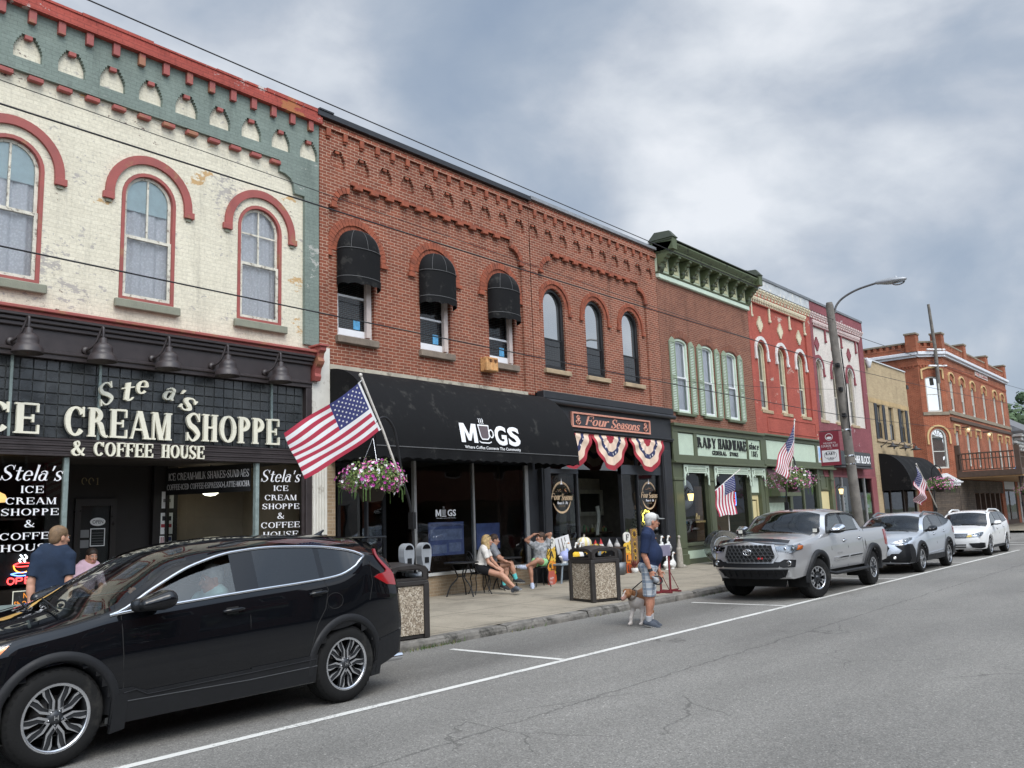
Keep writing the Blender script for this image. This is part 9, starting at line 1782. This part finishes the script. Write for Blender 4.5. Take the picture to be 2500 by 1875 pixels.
 nt=AG.node_tree;v=nt.nodes.new('ShaderNodeTexVoronoi');v.inputs['Scale'].default_value=55;tc=nt.nodes.new('ShaderNodeTexCoord');nt.links.new(tc.outputs[3],v.inputs['Vector']);cr=nt.nodes.new('ShaderNodeValToRGB');ramp(cr,[(0,(.07,.055,.04)),(.35,(.22,.17,.12)),(.7,(.40,.34,.26)),(1,(.62,.56,.46))]);nt.links.new(v.outputs[1],cr.inputs[0]);pb=[n for n in nt.nodes if n.type=='BSDF_PRINCIPLED'][0];nt.links.new(cr.outputs[0],pb.inputs['Base Color'])
 BM=mat('bin_brown_black',(.028,.024,.022),.5,var=.15)
 for i,(x,y,rz,lab)in enumerate(((13.98,9.82,-.25,'square pebble panelled litter bin between the cafe chairs and the man with the dog'),(8.47,9.40,-.12,'pebble panelled litter bin partly hidden behind the black SUV'))):
  R=thing('litter_bin',lab,'litter bin',(x,y,.128),rz,'pebble panelled litter bins');s=.31;b=MB()
  for sx in(-1,1):
   for sy in(-1,1):b.box(sx*s-.045,sx*s+.045,sy*s-.045,sy*s+.045,0,.76,BM,.012)
  b.box(-s,s,-s,s,.01,.05,BM);b.box(-s-.04,s+.04,-s-.04,s+.04,.72,.79,BM,.012);b.build('frame',R,local=True)
  for k in range(4):b=MB();b.X=Matrix.Rotation(PI/2*k,4,'Z');b.box(-s+.046,s-.046,-s-.02,-s+.01,.055,.715,AG,.006);b.build('panel',R,local=True)
  b=MB();W=s+.035
  for k in range(4):
   b.X=Matrix.Rotation(PI/2*k,4,'Z');b.plate([(-W,.795),(W,.795),(W,.93),(W*.8,.98),(W*.4,1.0),(-W*.4,1.0),(-W*.8,.98),(-W,.93)],[[(-W*.72,.83),(W*.72,.83),(W*.72,.90),(W*.5,.95),(-W*.5,.95),(-W*.72,.90)]],-W,-W+.03,BM)
  b.X=None;b.grid(lambda u,v:((2*u-1)*W,(2*v-1)*W,.985+.06*(1-(2*u-1)**2)*(1-(2*v-1)**2)-.05*max(abs(2*u-1),abs(2*v-1))**4),12,12,BM);b.box(-.2,.2,-.2,.2,.76,.80,UND);b.build('hood',R,local=True)
 def table(x,y,z,lab):
  R=thing('cafe_table',lab,'table',(x,y,z),0,'black iron cafe tables');b=MB();b.lathe([(0,.70),(.36,.70),(.37,.69),(.36,.675),(0,.675)],(0,0,0),IRON,28);b.build('tabletop',R,local=True)
  for k in range(3):a=2*PI*k/3+.5;ca,sa=math.cos(a),math.sin(a);b=MB();b.tube(smooth_path([(.22*ca,.22*sa,.68),(.12*ca,.12*sa,.50),(.09*ca,.09*sa,.38),(.24*ca,.24*sa,.22),(.33*ca,.33*sa,.0)],5),.015,IRON,6);b.build('leg',R,local=True)
  b=MB();b.lathe([(.09,.40),(.10,.41),(.09,.42),(.08,.41),(.09,.40)],(0,0,0),IRON,16);b.build('ring',R,local=True)
 def chair(x,y,z,rz,lab):
  R=thing('cafe_chair',lab,'chair',(x,y,z),rz,'black iron cafe chairs');b=MB();b.lathe([(0,.45),(.19,.45),(.20,.44),(.19,.425),(0,.43)],(0,0,0),IRON,24);b.build('seat',R,local=True)
  for sx,sy in((-1,1),(1,1),(-1,-1),(1,-1)):b=MB();b.tube(smooth_path([(sx*.12,sy*.12,.43),(sx*.15,sy*.15,.33),(sx*.13,sy*.13,.18),(sx*.19,sy*.19,0)],4),.012,IRON,6);b.build('leg',R,local=True)
  b=MB();b.tube(smooth_path([(-.17,-.10,.44),(-.19,-.20,.65),(-.16,-.23,.82),(0,-.25,.90),(.16,-.23,.82),(.19,-.20,.65),(.17,-.10,.44)],6),.013,IRON,6)
  for s in(-1,1):b.tube(smooth_path([(s*.06,-.17,.46),(s*.13,-.22,.66),(s*.07,-.24,.80),(s*.02,-.24,.74),(s*.07,-.23,.68)],5),.008,IRON,5)
  b.build('backrest',R,local=True)
 table(13.33,12.72,.183,'round black cafe table left of the blonde woman');table(15.05,13.02-.05,.187,'round black cafe table between the seated people')
 chair(13.86,12.70,.183,-2.0,'cafe chair under the blonde woman');chair(14.62,13.02-.05,.187,-2.1,'cafe chair under the person in grey');chair(15.86,12.66,.183,1.1,'cafe chair under the stretching woman');chair(6.2,14.07,.2,PI,'black chair under the woman in the shop doorway')
 WG_=mat('goose_white',(.66,.65,.62),.6,var=.06);OR_=mat('goose_orange',(.70,.26,.04),.6,var=0);CG_=mat('concrete_grey',(.33,.30,.25),.9,var=.2,vs=14,bump=.4,bs=60)
 def goose(x,y,z,h,lab,dress=None,M=WG_,dirx=1,tall=False):
  R=thing('goose_statue',lab,'goose statue',(x,y,z),0,'goose statues outside the shops');k=h/.52
  P=[('e',(x,y,z+.15*k),(.13*k,.10*k,.13*k)),('c',(x-dirx*.08*k,y,z+.12*k),(x-dirx*.2*k,y,z+.16*k),.06*k,.02*k),('c',(x+dirx*.05*k,y,z+.20*k),(x+dirx*.02*k,y,z+.38*k),.042*k,.020*k),('c',(x+dirx*.02*k,y,z+.38*k),(x+dirx*.06*k,y,z+.47*k),.020*k,.022*k),('e',(x+dirx*.09*k,y,z+.48*k),(.055*k,.034*k,.034*k)),('c',(x-.03,y,z+.05*k),(x-.03,y,z+.01),.05*k,.06*k)]
  if tall:P=[('c',(x,y,z+.05),(x,y,z+h*.55),.10,.085),('c',(x,y,z+h*.55),(x+.02,y,z+h*.85),.075,.035),('e',(x+.03,y,z+h*.94),(.055,.04,.05)),('c',(x,y,z+.04),(x+.14,y-.05,z+.03),.08,.06)]
  sdf_obj('body',P,M,R,cell=.0105,k=.022)
  if not tall:b=MB();b.tube([(x+dirx*.13*k,y,z+.475*k),(x+dirx*.19*k,y,z+.455*k)],[.022*k,.008*k],OR_,6);b.build('bill',R)
  if dress:sdf_obj('dress',[('e',(x,y,z+.16*k),(.15*k,.12*k,.13*k)),('c',(x+dirx*.06*k,y,z+.2*k),(x+dirx*.07*k,y,z+.30*k),.065*k,.045*k)],dress,R,cell=.012,k=.04)
 LAV=cloth('lavender_dress',(.36,.40,.66));BLU=cloth('denim_dress',(.10,.20,.36));YEL_=cloth('yellow_dress',(.72,.46,.05));BW=cloth('black_white_dress',(.05,.05,.055),stain=((.6,.6,.6),.8,16))
 bz=.645;goose(16.95,12.75,bz,.52,'goose in a lavender dress on the grey bench',LAV);goose(17.12,12.85,bz,.52,'goose in a denim dress on the grey bench',BLU);goose(17.45,12.8,bz,.48,'goose in a yellow dress behind the litter bin',YEL_);goose(17.72,12.85,bz,.48,'plain white goose behind the litter bin',None)
 goose(21.36,12.95,.60,.52,'goose with a black bow just right of the man in the cap',BW);goose(21.70,12.9,.60,.53,'goose in a dark dress left of the tall grey goose',BW);goose(22.06,12.9,.60,.53,'goose in a black and white shirt beside the tall grey goose',BW);goose(21.62,12.7,.185,.46,'white goose on the pavement behind the red sign stand',None);goose(21.98,12.72,.185,.48,'white goose on the pavement left of the tall grey goose',None);goose(22.45,12.75,.185,.93,'tall concrete grey goose beside the green post',None,CG_,tall=True)
 R=thing('bench','grey blue wooden bench carrying the dressed geese','bench',(17.2,12.8,.19));GB=mat('grey_blue_wood',(.17,.21,.24),.7,var=.15);b=MB();b.box(16.6,17.95,12.6,13.0,.60,.645,GB,.01);b.build('seat',R)
 for x in(16.72,17.85):
  for y in(12.65,12.95):b=MB();b.tube([(x,y,.60),(x+(.07 if x>17 else-.07),y,.18)],.03,GB,4);b.build('leg',R)
 R=thing('bench','low dark bench carrying geese by the right gift shop pilaster','bench',(21.7,12.95,.19));b=MB();b.box(21.2,22.25,12.8,13.08,.56,.60,WOODD);b.build('seat',R)
 for x in(21.25,22.2):b=MB();b.box(x-.03,x+.03,12.82,13.06,.18,.56,WOODD);b.build('leg',R)
 INKB=MATS['ink'];PC=[(.70,.68,.62),(.75,.47,.06),(.75,.27,.03),(.55,.10,.02)]
 for x,y,z0,lab in((16.56,12.86,.185,'pumpkin letter board spelling FALL behind the stretching woman'),(20.13,13.02,.185,'pumpkin letter board spelling FALL beside the man in the cap')):
  R=thing('letter_board',lab,'sign',(x,y,z0),0,'pumpkin letter boards')
  for i,ch in enumerate('FALL'):
   z=z0+.13+(3-i)*.275;b=MB();M=mat('pumpkin_%d'%i,PC[i],.6,var=.1);b.plate([(x+.175*math.cos(t)*(1-.06*math.cos(4*t)),z+.145*math.sin(t))for t in np.linspace(0,2*PI,25)[:-1]],[],y-.02-.004*(i%2),y+.01,M);q=b.build('pumpkin_panel',R);b=MB();serif(b,ch,x-.07,x+.07,z-.08,z+.08,y-.028,INKB,.003,kw=dict(w=.2,t=.09));b.build('letter',q)
  b=MB();b.tube([(x+.03,y,z0+1.08),(x+.06,y,z0+1.15)],.015,mat('stem_green',(.10,.16,.04),.8),6)
  for k in range(3):zz=z0+.27+k*.275;b.plate([(x+.10+.04*math.cos(t),zz+.04*math.sin(t))for t in np.linspace(0,2*PI,9)[:-1]],[],y-.034,y-.03,MATS['pumpkin_1'])
  b.build('stem',R)
 SFY=mat('sunflower_yellow',(.72,.42,.03),.7,var=.15);SFB=mat('sunflower_brown',(.06,.03,.015),.8)
 def sunflower(b,x,y,z,r):
  for k in range(14):a=2*PI*k/14;b.plate([(x+r*.4*math.cos(a-.2),z+r*.4*math.sin(a-.2)),(x+r*math.cos(a),z+r*math.sin(a)),(x+r*.4*math.cos(a+.2),z+r*.4*math.sin(a+.2))],[],y-.012-.001*(k%3),y-.01,SFY,back=False)
  b.lathe([(0,y-.022),(r*.45,y-.018),(r*.5,y-.01)],(x,0,z),SFB,14,'y')
 R=thing('sunflower_board','brown plank with sunflowers right of the FALL board','sign',(20.5,13.05,.18));b=MB();b.box(20.36,20.70,13.03,13.06,.185,1.36,mat('plank_brown',(.20,.12,.06),.8,var=.3));b.build('plank',R);b=MB()
 for z,r in((1.22,.16),(.95,.11),(.76,.12),(.58,.10)):sunflower(b,20.53,13.03,z,r)
 b.build('sunflower',R)
 R=thing('small_board','small red happy fall board under the letter board','sign',(16.36,12.7,.185));b=MB();b.box(16.24,16.48,12.70,12.72,.185,.50,mat('board_red',(.42,.09,.06),.7));b.build('panel',R);b=MB();sans(b,'HAPPY\nFALL',16.28,16.44,.22,.36,12.699,FW,.002);sunflower(b,16.30,12.70,.62,.10);b.build('lettering',R)
 R=thing('picture_frame','framed birch tree print leaning by the gift shop window','picture',(17.27,13.02,.86));b=MB();b.X=Matrix.Translation((17.27,13.02,1.07))@Matrix.Rotation(-.15,4,'Y')@Matrix.Rotation(-.12,4,'X');b.box(-.29,.29,-.01,.015,-.20,.20,FW);b.build('frame',R);c=b.X;b=MB();b.X=c
 for k in range(3):b.box(-.17+k*.13,-.14+k*.13,-.014,-.011,-.16,.16,mat('birch_trunk',(.12,.09,.08),.8))
 b.build('print',R);R=thing('display_table','dark display table with gnomes before the gift shop entrance','table',(19.0,13.1,.19));b=MB();b.box(17.95,20.0,12.95,13.35,.86,.90,WOODD);b.box(17.95,20.0,12.95,13.35,.45,.48,WOODD);b.build('tabletop',R)
 for x in(18.0,19.95):b=MB();b.box(x-.04,x+.04,12.97,13.33,.19,.859,WOODD);b.build('leg',R)
 for i,(x,z,c)in enumerate(((18.7,.90,(.45,.03,.03)),(18.95,.90,(.45,.03,.03)),(19.35,.90,(.6,.6,.6)),(19.7,.90,(.2,.2,.2)),(18.75,.48,(.4,.4,.42)),(19.1,.48,(.5,.5,.5)),(19.35,.48,(.5,.5,.5)),(19.65,.48,(.3,.3,.32)))):
  R=thing('gnome',('red hatted','taller red hatted','white hatted','grey hatted','pale','white','off white','dark grey')[i]+' gnome figure on the %s of the display table'%('top' if z>.6 else 'lower shelf'),'figurine',(x,13.05,z),0,'gnome figurines');b=MB();b.lathe([(0,.13),(.05,.12),(.085,.05),(.08,0),(0,0)],(x,13.05,z),mat('gnome_grey',(.42,.40,.38),.8),12);b.build('body',R);b=MB();b.lathe([(0,.24+.03*(i==1)),(.03,.17),(.055,.11)],(x,13.05,z),mat('hat_%d'%int(c[1]*100),c,.8),10);b.build('hat',R)
 R=thing('pumpkin','large white and yellow striped pumpkin on the display table','pumpkin',(18.2,13.05,.9));b=MB();b.grid(lambda u,v:(18.2+(.21+.012*abs(math.sin(u*PI*8)))*math.cos(2*PI*u)*abs(math.sin(PI*v))**.7,13.05+.18*math.sin(2*PI*u)*abs(math.sin(PI*v))**.7,1.06-.16*math.cos(PI*v)*-1),32,10,lambda u,v:WG_ if int(u*16)%2 else mat('pale_yellow',(.70,.60,.28),.6));b.build('shell',R);b=MB();b.tube([(18.2,13.05,1.2),(18.22,13.05,1.28)],.025,CG_,6);b.build('stem',R)
 R=thing('potted_mums','pot of yellow chrysanthemums on the bench behind the litter bin','plant',(18.2,12.75,.645));rr=random.Random(4);b=MB();b.lathe([(0,0),(.12,0),(.16,.2),(0,.2)],(18.2,12.72,.66),GB,14);b.build('pot',R);b=MB()
 for i in range(170):a=rr.uniform(0,2*PI);q=rr.random()**.5*.36;p=Vector((18.2+q*math.cos(a),12.72+q*.6*math.sin(a),.86+.16*(1-(q/.36)**2)+rr.uniform(-.05,.03)));s=.024;b.add([p+Vector((s*math.cos(k*1.26),-.01+.3*s*math.sin(k*2),s*math.sin(k*1.26)))for k in range(5)],[(0,1,2,3,4)],SFY if i%3 else MATS['petunia_leaf_0'])
 b.build('blossoms',R)
 R=thing('bucket','grey metal bucket on the pavement by the FALL board','bucket',(19.52,12.9,.185));b=MB();b.lathe([(0,.01),(.15,0),(.19,.33),(.18,.33),(.145,.03),(0,.03)],(19.52,12.9,.185),mat('galvanised_dull',(.16,.17,.18),.5,.6,var=.2),22);b.build('pail',R);b=MB();b.ball((19.5,12.9,.68),(.15,.10,.20),SHB,12);b.build('bag',R)
 R=thing('potted_plant','red leaved plant in a small white pot','plant',(20.2,12.85,.185));b=MB();b.lathe([(0,0),(.08,0),(.11,.14),(0,.13)],(20.2,12.85,.185),WG_,14);b.build('pot',R);b=MB()
 for i in range(40):a=rr.uniform(0,2*PI);q=rr.uniform(.06,.18);b.tube([(20.2,12.85,.32),(20.2+q*math.cos(a)*.6,12.85+q*math.sin(a)*.6,.45),(20.2+q*math.cos(a),12.85+q*math.sin(a),.4+rr.uniform(0,.16))],[.006,.01,.002],mat('coleus_red',(.18,.04,.03),.7,var=.4,vs=20),4)
 b.build('foliage',R)
 RDP=mat('dark_red_paint',(.17,.022,.028),.5,var=.15);R=thing('sign_stand','dark red metal sign stand behind the man with the dog','sign',(16.0,9.45,.13));b=MB()
 for x in(15.80,16.18):b.tube([(x,9.45,.14),(x,9.45,.98)],.022,RDP,6);b.tube([(x+.0,9.45,.55),(x+.26,9.40,.15)],.008,RDP,5)
 b.box(15.62,16.46,9.43,9.47,.128,.165,RDP);b.box(15.80,15.83,9.2,9.7,.128,.16,RDP);b.box(16.16,16.19,9.2,9.7,.128,.16,RDP);b.build('frame',R);b=MB();b.box(15.72,16.2,9.41,9.45,.86,1.08,mat('faded_panel',(.22,.20,.27),.5,var=.15));b.build('panel',R)
 GALV=mat('galvanised_steel',(.48,.50,.52),.28,.9,var=.12,vs=5);R=thing('stock_tank','round galvanised steel stock tank stood on edge before the hardware window','tank',(24.45,12.3,.18));b=MB();pr=[]
 for k in range(9):pr+=[(.50-.018*(k%2),-.28+.07*k)]
 b.X=Matrix.Translation((24.4,12.35,.68))@Matrix.Rotation(-.75,4,'Z');b.lathe([(0,-.10)]+[(.46,-.10),(.50,-.30)]+pr+[(.50,.30),(0,.30)],(0,0,0),GALV,36,'y')
 for k in(.16,.30):b.lathe([(k,-.112),(k+.015,-.118),(k+.03,-.112)],(0,0,0),GALV,28,'y')
 b.build('shell',R);R=thing('inner_tube','big grey inner tube hanging in the hardware store window','inner tube',(24.1,13.6,2.31));b=MB();b.lathe([(.33+.135*math.cos(t),.12*math.sin(t))for t in np.linspace(0,2*PI,17)],(24.12,13.38,2.31),mat('grey_rubber',(.42,.42,.43),.6,var=.15),36,'y');b.build('ring',R)
 for x,z,lab in((23.62,2.22,'lit black lantern on the left green post of the hardware store'),(36.38,2.42,'lit black lantern between the green and plum shop fronts')):
  R=thing('wall_lantern',lab,'lantern',(x,13.0,z),0,'lit wall lanterns');b=MB();b.lathe([(0,.22),(.05,.19),(.11,.10),(.105,.09),(0,.10)],(x,12.9,z),IRON,6,smooth=False);b.tube([(x,12.9,z+.2),(x,13.0,z+.28),(x,13.1,z+.15)],.014,IRON,5);b.build('bracket',R);b=MB();b.lathe([(.095,.09),(.06,-.12),(0,-.12)],(x,12.9,z),mat('lantern_glow',(1,.72,.28),.4,var=0,emit=1.3),6,smooth=False);b.build('lamp_shade',R)
 BUN=mat('bunting_cream',(.68,.52,.40),.85,var=.1);BRD=mat('bunting_red',(.30,.022,.035),.85,var=.1);BBL=mat('bunting_blue',(.028,.032,.09),.85,var=.1)
 for i,(cx,hw)in enumerate(((17.75,.93),(19.53,.86),(21.42,.94))):
  R=thing('bunting',('patriotic bunting fan half hidden by the coffee shop awning','middle patriotic bunting fan over the gift shop entrance','patriotic bunting fan at the right end of the gift shop front')[i],'bunting',(cx,12.98,3.84),0,'bunting fans over the gift shop')
  def S(u,v,off=0.0,cx=cx,hw=hw,i=i):a=PI+PI*u;r=v;return Vector((cx+hw*r*math.cos(a),12.975-.05*math.sin(PI*u)*r+.030*r*math.sin(u*PI*11)-off,3.86-.93*r*(.12+.88*abs(math.sin(PI*u)))*abs(math.sin(PI*u))**.75))
  b=MB();b.grid(lambda u,v:S(u,.03+.97*v),68,20,lambda u,v:BRD if v<.20 or v>.87 else(BBL if .44<v<.62 else BUN));c=b.build('cloth',R);b=MB()
  for k in range(7):star(lambda u,v,o:S(u,v,.02+o),.5+(k-3)*.115,.535,.020,.052,.012,b,FW)
  b.build('stars',c)
 R=thing('mannequin','mannequin in a dark floral dress inside the right gift shop window','mannequin',(21.9,13.75,1.15));q=(21.95,13.75,2.27);sdf_obj('body',[('e',q,(.07,.085,.11)),('c',(21.95,13.75,2.16),(21.95,13.75,2.02),.045,.05),('e',(21.95,13.75,1.93),(.18,.09,.12)),('c',(21.95,13.75,1.3),(21.95,13.75,.3),.05,.04)],mat('mannequin_skin',(.34,.22,.16),.5),R,cell=.014,k=.04);sdf_obj('dress',[('e',(21.95,13.75,1.80),(.19,.11,.20)),('f',(21.95,13.75,1.75),(21.95,13.75,1.05),.15,.34)],cloth('floral_dress',(.04,.045,.05),stain=((.25,.27,.28),.6,22)),R,cell=.016,k=.06);sdf_obj('hair',[('e',(21.95,13.79,2.30),(.085,.09,.10)),('c',(21.87,13.77,2.25),(21.85,13.73,2.02),.04,.03),('c',(22.03,13.77,2.25),(22.05,13.73,2.02),.04,.03)],HLB,R,cell=.012)
 R=thing('neon_flower','yellow neon flower outline in the window behind the man in the cap','neon sign',(21.5,13.3,1.65));b=MB();b.tube([(21.5+.2*(1+.14*math.cos(7*t))*math.cos(t),13.19,1.65+.19*(1+.14*math.cos(7*t))*math.sin(t))for t in np.linspace(0,2*PI,60)],.014,mat('neon_yellow',(1,.85,.12),.4,var=0,emit=1.6),6);b.tube([(21.5+.06*math.cos(t),13.19,1.60+.07*math.sin(t))for t in np.linspace(0,2*PI,20)],.012,MATS['neon_yellow'],5);b.build('tube',R)
 WPL=mat('weathered_pole',(.155,.140,.122),.9,var=.35,vs=3,bump=.5,bs=12);R=thing('utility_pole','leaning weathered wooden utility pole with a curved street lamp arm','utility pole',(27.5,9.3,.12));b=MB();b.tube([(27.60,9.3,.1),(27.5,9.3,1.15),(26.74,9.3,7.98),(26.73,9.3,8.10)],[.165,.155,.118,.09],WPL,16);b.build('shaft',R);GA=mat('lamp_grey',(.36,.37,.38),.45,.5,var=.1)
 b=MB();b.tube(smooth_path([(26.85,9.2,7.75),(26.87,9.14,7.98),(26.9,8.92,8.20),(26.9,8.45,8.38),(26.9,7.75,8.48)],6),.035,mat('arm_grey',(.14,.135,.135),.5,.4),8);A=b.build('lamp_arm',R);sdf_obj('lamp_head',[('c',(26.9,7.85,8.47),(26.9,7.45,8.45),.06,.10),('e',(26.9,7.35,8.43),(.15,.36,.085)),('e',(26.9,7.30,8.53),(.03,.03,.05))],GA,A,cell=.02,k=.05);b=MB();b.ball((26.9,7.25,8.37),(.12,.2,.10),LENS,14);b.build('lamp_lens',A)
 b=MB()
 for z,x in((3.05,27.29),(4.1,27.17),(3.3,27.26)):b.lathe([(.145,-.03),(.15,0),(.145,.03)],(x,9.3,z),CHR,18)
 for z,x in((6.1,26.96),(4.55,27.12),(5.35,27.03)):b.box(x-.22,x-.08,9.2,9.3,z-.06,z+.06,IRON)
 b.tube([(27.05,9.15,3.9),(27.0,9.12,5.4),(26.95,9.15,6.6)],.02,IRON,6);b.build('pole_hardware',R)
 R=thing('banner','maroon town welcome banner hung on the utility pole','banner',(27.1,9.85,3.04));MR=mat('banner_maroon',(.20,.018,.032),.7,var=.06);b=MB();b.box(27.09,27.10,9.52,10.14,3.04,4.10,MR);b.build('cloth',R);b=MB();b.X=Matrix.Translation((27.088,0,0))@Matrix.Rotation(-PI/2,4,'Z');y=lambda v:-v;q=0.0
 b.plate(rect(-10.09,-9.57,3.15,3.52),[],-.003,0,FW,back=False);b.plate(ell(-9.83,3.93,.12,.11),[ell(-9.83,3.93,.105,.095)],-.004,0,FW,back=False);b.plate(ell(-9.83,3.90,.08,.04),[],-.004,0,FW,back=False);sans(b,'WELCOME TO',-10.03,-9.63,3.715,3.765,-.002,FW,.002);serif(b,'LOUDONVILLE',-10.09,-9.57,3.62,3.69,-.002,FW,.002);sans(b,'EST. 1814',-9.90,-9.76,3.57,3.595,-.002,FW,.001)
 serif(b,'RABY',-9.98,-9.68,3.37,3.45,-.004,INKB,.002,kw=dict(w=.24,t=.14,s=.08,h=.15));sans(b,'140',-9.92,-9.74,3.24,3.30,-.004,INKB,.002);sans(b,'YEARS',-9.92,-9.74,3.20,3.225,-.004,INKB,.001);b.plate(ell(-9.83,3.36,.2,.13),[ell(-9.83,3.36,.19,.12)],-.004,0,INKB,back=False);b.build('banner_print',R);b=MB()
 for z in(3.02,4.12):b.tube([(27.2,9.4,z),(27.1,10.16,z)],.012,IRON,6)
 b.build('banner_arm',R)
 R=thing('roof_pole','bare wooden pole strapped to the corner of the orange brick block','pole',(56,13.7,9.2));b=MB();b.tube([(56.05,13.45,8.95),(55.95,13.40,11.2),(55.55,13.40,13.75)],[.12,.10,.08],WPL,10);b.build('shaft',R);b=MB()
 for z in(10.0,11.0):b.tube([(55.5,13.75,z),(56.5,13.0,z)],.06,FW,8)
 b.build('strap',R)
 WR=mat('wire_black',(.01,.01,.011),.6,var=0)
 for i,(z0,z1,r,y0,y1,xe,lab)in enumerate(((7.69,7.52,.009,9.15,9.2,26.7,'uppermost overhead wire skimming the cornices'),(6.22,6.10,.011,9.15,9.2,26.9,'thick overhead cable crossing the arched windows'),(6.6,6.05,.005,9.1,9.25,26.9,'thin upper service wire crossing the cream wall'),(4.78,4.52,.010,9.15,9.2,27.1,'lowest overhead cable crossing the cream building'),(5.5,5.35,.005,13.0,9.2,27.0,'thin wire running from the shops to the utility pole'))):
  R=thing('overhead_wire',lab,'wire',(0,y0,z0),0,'overhead wires');x0=-8 if i!=4 else 16.7;b=MB();b.tube([(x0+(xe-x0)*t,y0+(y1-y0)*t,z0+(z1-z0)*t-.14*4*t*(1-t)*(1 if i else .3))for t in np.linspace(0,1,40)],r,WR,5);b.build('strand',R)
 for i,(z0,z1)in enumerate(((7.3,9.4),(6.1,8.8),(4.55,7.2))):
  R=thing('overhead_wire',('upper','middle','lower')[i]+' wire running from the utility pole toward the corner block','wire',(27,9.3,z0),0,'overhead wires');b=MB();b.tube([(26.9+63*t,9.3-1.2*t,z0+(z1-z0)*t-1.6*t*(1-t))for t in np.linspace(0,1,40)],.009,WR,5);b.build('strand',R)
 for i,(x,y,h)in enumerate(((118,22.5,9),(124,23,10.5),(131,23,9.5))):
  R=thing('tree',('rounded green tree above the grey roof','tallest green tree on the skyline at the far right','green tree at the right edge of the skyline')[i],'tree',(x,y,0),0,'trees on the far skyline');z=7.0+i*.3;b=MB();b.tube([(x,y,0),(x,y,z),(x+.3,y,z+3)],[.4,.3,.15],WPL,8);b.build('trunk',R);b=MB();r=random.Random(i)
  TG=[mat('far_leaf_%d'%k,g,.9,var=.3,vs=1)for k,g in enumerate(((.05,.085,.04),(.075,.115,.055),(.035,.06,.03)))];cl_=[(Vector((x+r.gauss(0,1.8),y+r.gauss(0,1.8),z+3+r.gauss(0,1.6))),r.uniform(.9,1.7),r.choice(TG))for _ in range(26)]
  for c,q,M in cl_:
   for _ in range(60):d=Vector((r.gauss(0,1),r.gauss(0,1),r.gauss(0,1))).normalized();p=c+d*q*r.uniform(.7,1);t=d.orthogonal().normalized()*.28;s=d.cross(t);b.add([p+t,p+s,p-t,p-s],[(0,1,2,3)],M)
  b.build('crown',R)
street_things()
# ------------------------------------------------------------------ the opposite side of the street (seen in reflections)
def opposite_row():
 r=random.Random(21);x=-22.0;kinds=[((.20,.075,.05),'low brick shop across the street with a flat parapet'),((.30,.25,.18),'tan rendered shop across the street with a green gable roof'),((.15,.06,.045),'dark brick two storey shop across the street'),((.25,.24,.23),'grey painted shop across the street with big display windows'),((.22,.09,.06),'red brick corner store across the street')]
 for i,(col,lab)in enumerate(kinds):
  w=[15,12,13,14,16][i];h=[6.2,5.0,8.6,6.6,7.8][i];y=-10.5
  R=thing('street_building',lab,'building',(x+w/2,y,0));M=mat('across_wall_%d'%i,col,.85,var=.2,vs=1,world=True);b=MB()
  holes=[(x+1+k*(w-2)/3,x+(k+1)*(w-2)/3)for k in range(3)]
  b.box(x+.05,x+w-.05,y-9,y,0,.6,M);b.box(x+.05,x+w-.05,y-9,y,3.0,h,M)
  for k in range(4):q=x+.05+k*(w-.7)/3;b.box(q,q+.6,y-9,y,.601,2.999,M)
  b.build('wall',R);b=MB();b.box(x+.66,x+w-.66,y-.3,y-.25,.601,2.999,GLD);b.build('shop_window',R);b=MB();b.box(x+.66,x+w-.66,y-6,y-5.9,.601,2.999,INT);b.build('interior',R)
  b=MB();b.box(x-.02,x+w+.02,y-9,y+.15,h,h+.25,mat('across_coping',(.12,.11,.10),.8));b.build('coping',R)
  if i==1:b=MB();b.add([(x,y+.6,5.0),(x+w,y+.6,5.0),(x+w/2,y+.6,6.9),(x,y-9,5.0),(x+w,y-9,5.0),(x+w/2,y-9,6.9)],[(0,1,2),(0,2,5,3),(1,4,5,2)],mat('green_metal_roof',(.04,.14,.11),.4,.2));b.build('roof',R)
  if h>7:
   for k in range(4):c=x+1.5+k*(w-3)/3;b=MB();b.box(c-.45,c+.45,y-.02,y+.03,4.4,6.3,mat('across_frame',(.5,.48,.45),.7));f=b.build('window',R);b=MB();b.box(c-.38,c+.38,y+.031,y+.036,4.5,6.2,GLS);b.build('pane',f)
  x+=w+.1
opposite_row()
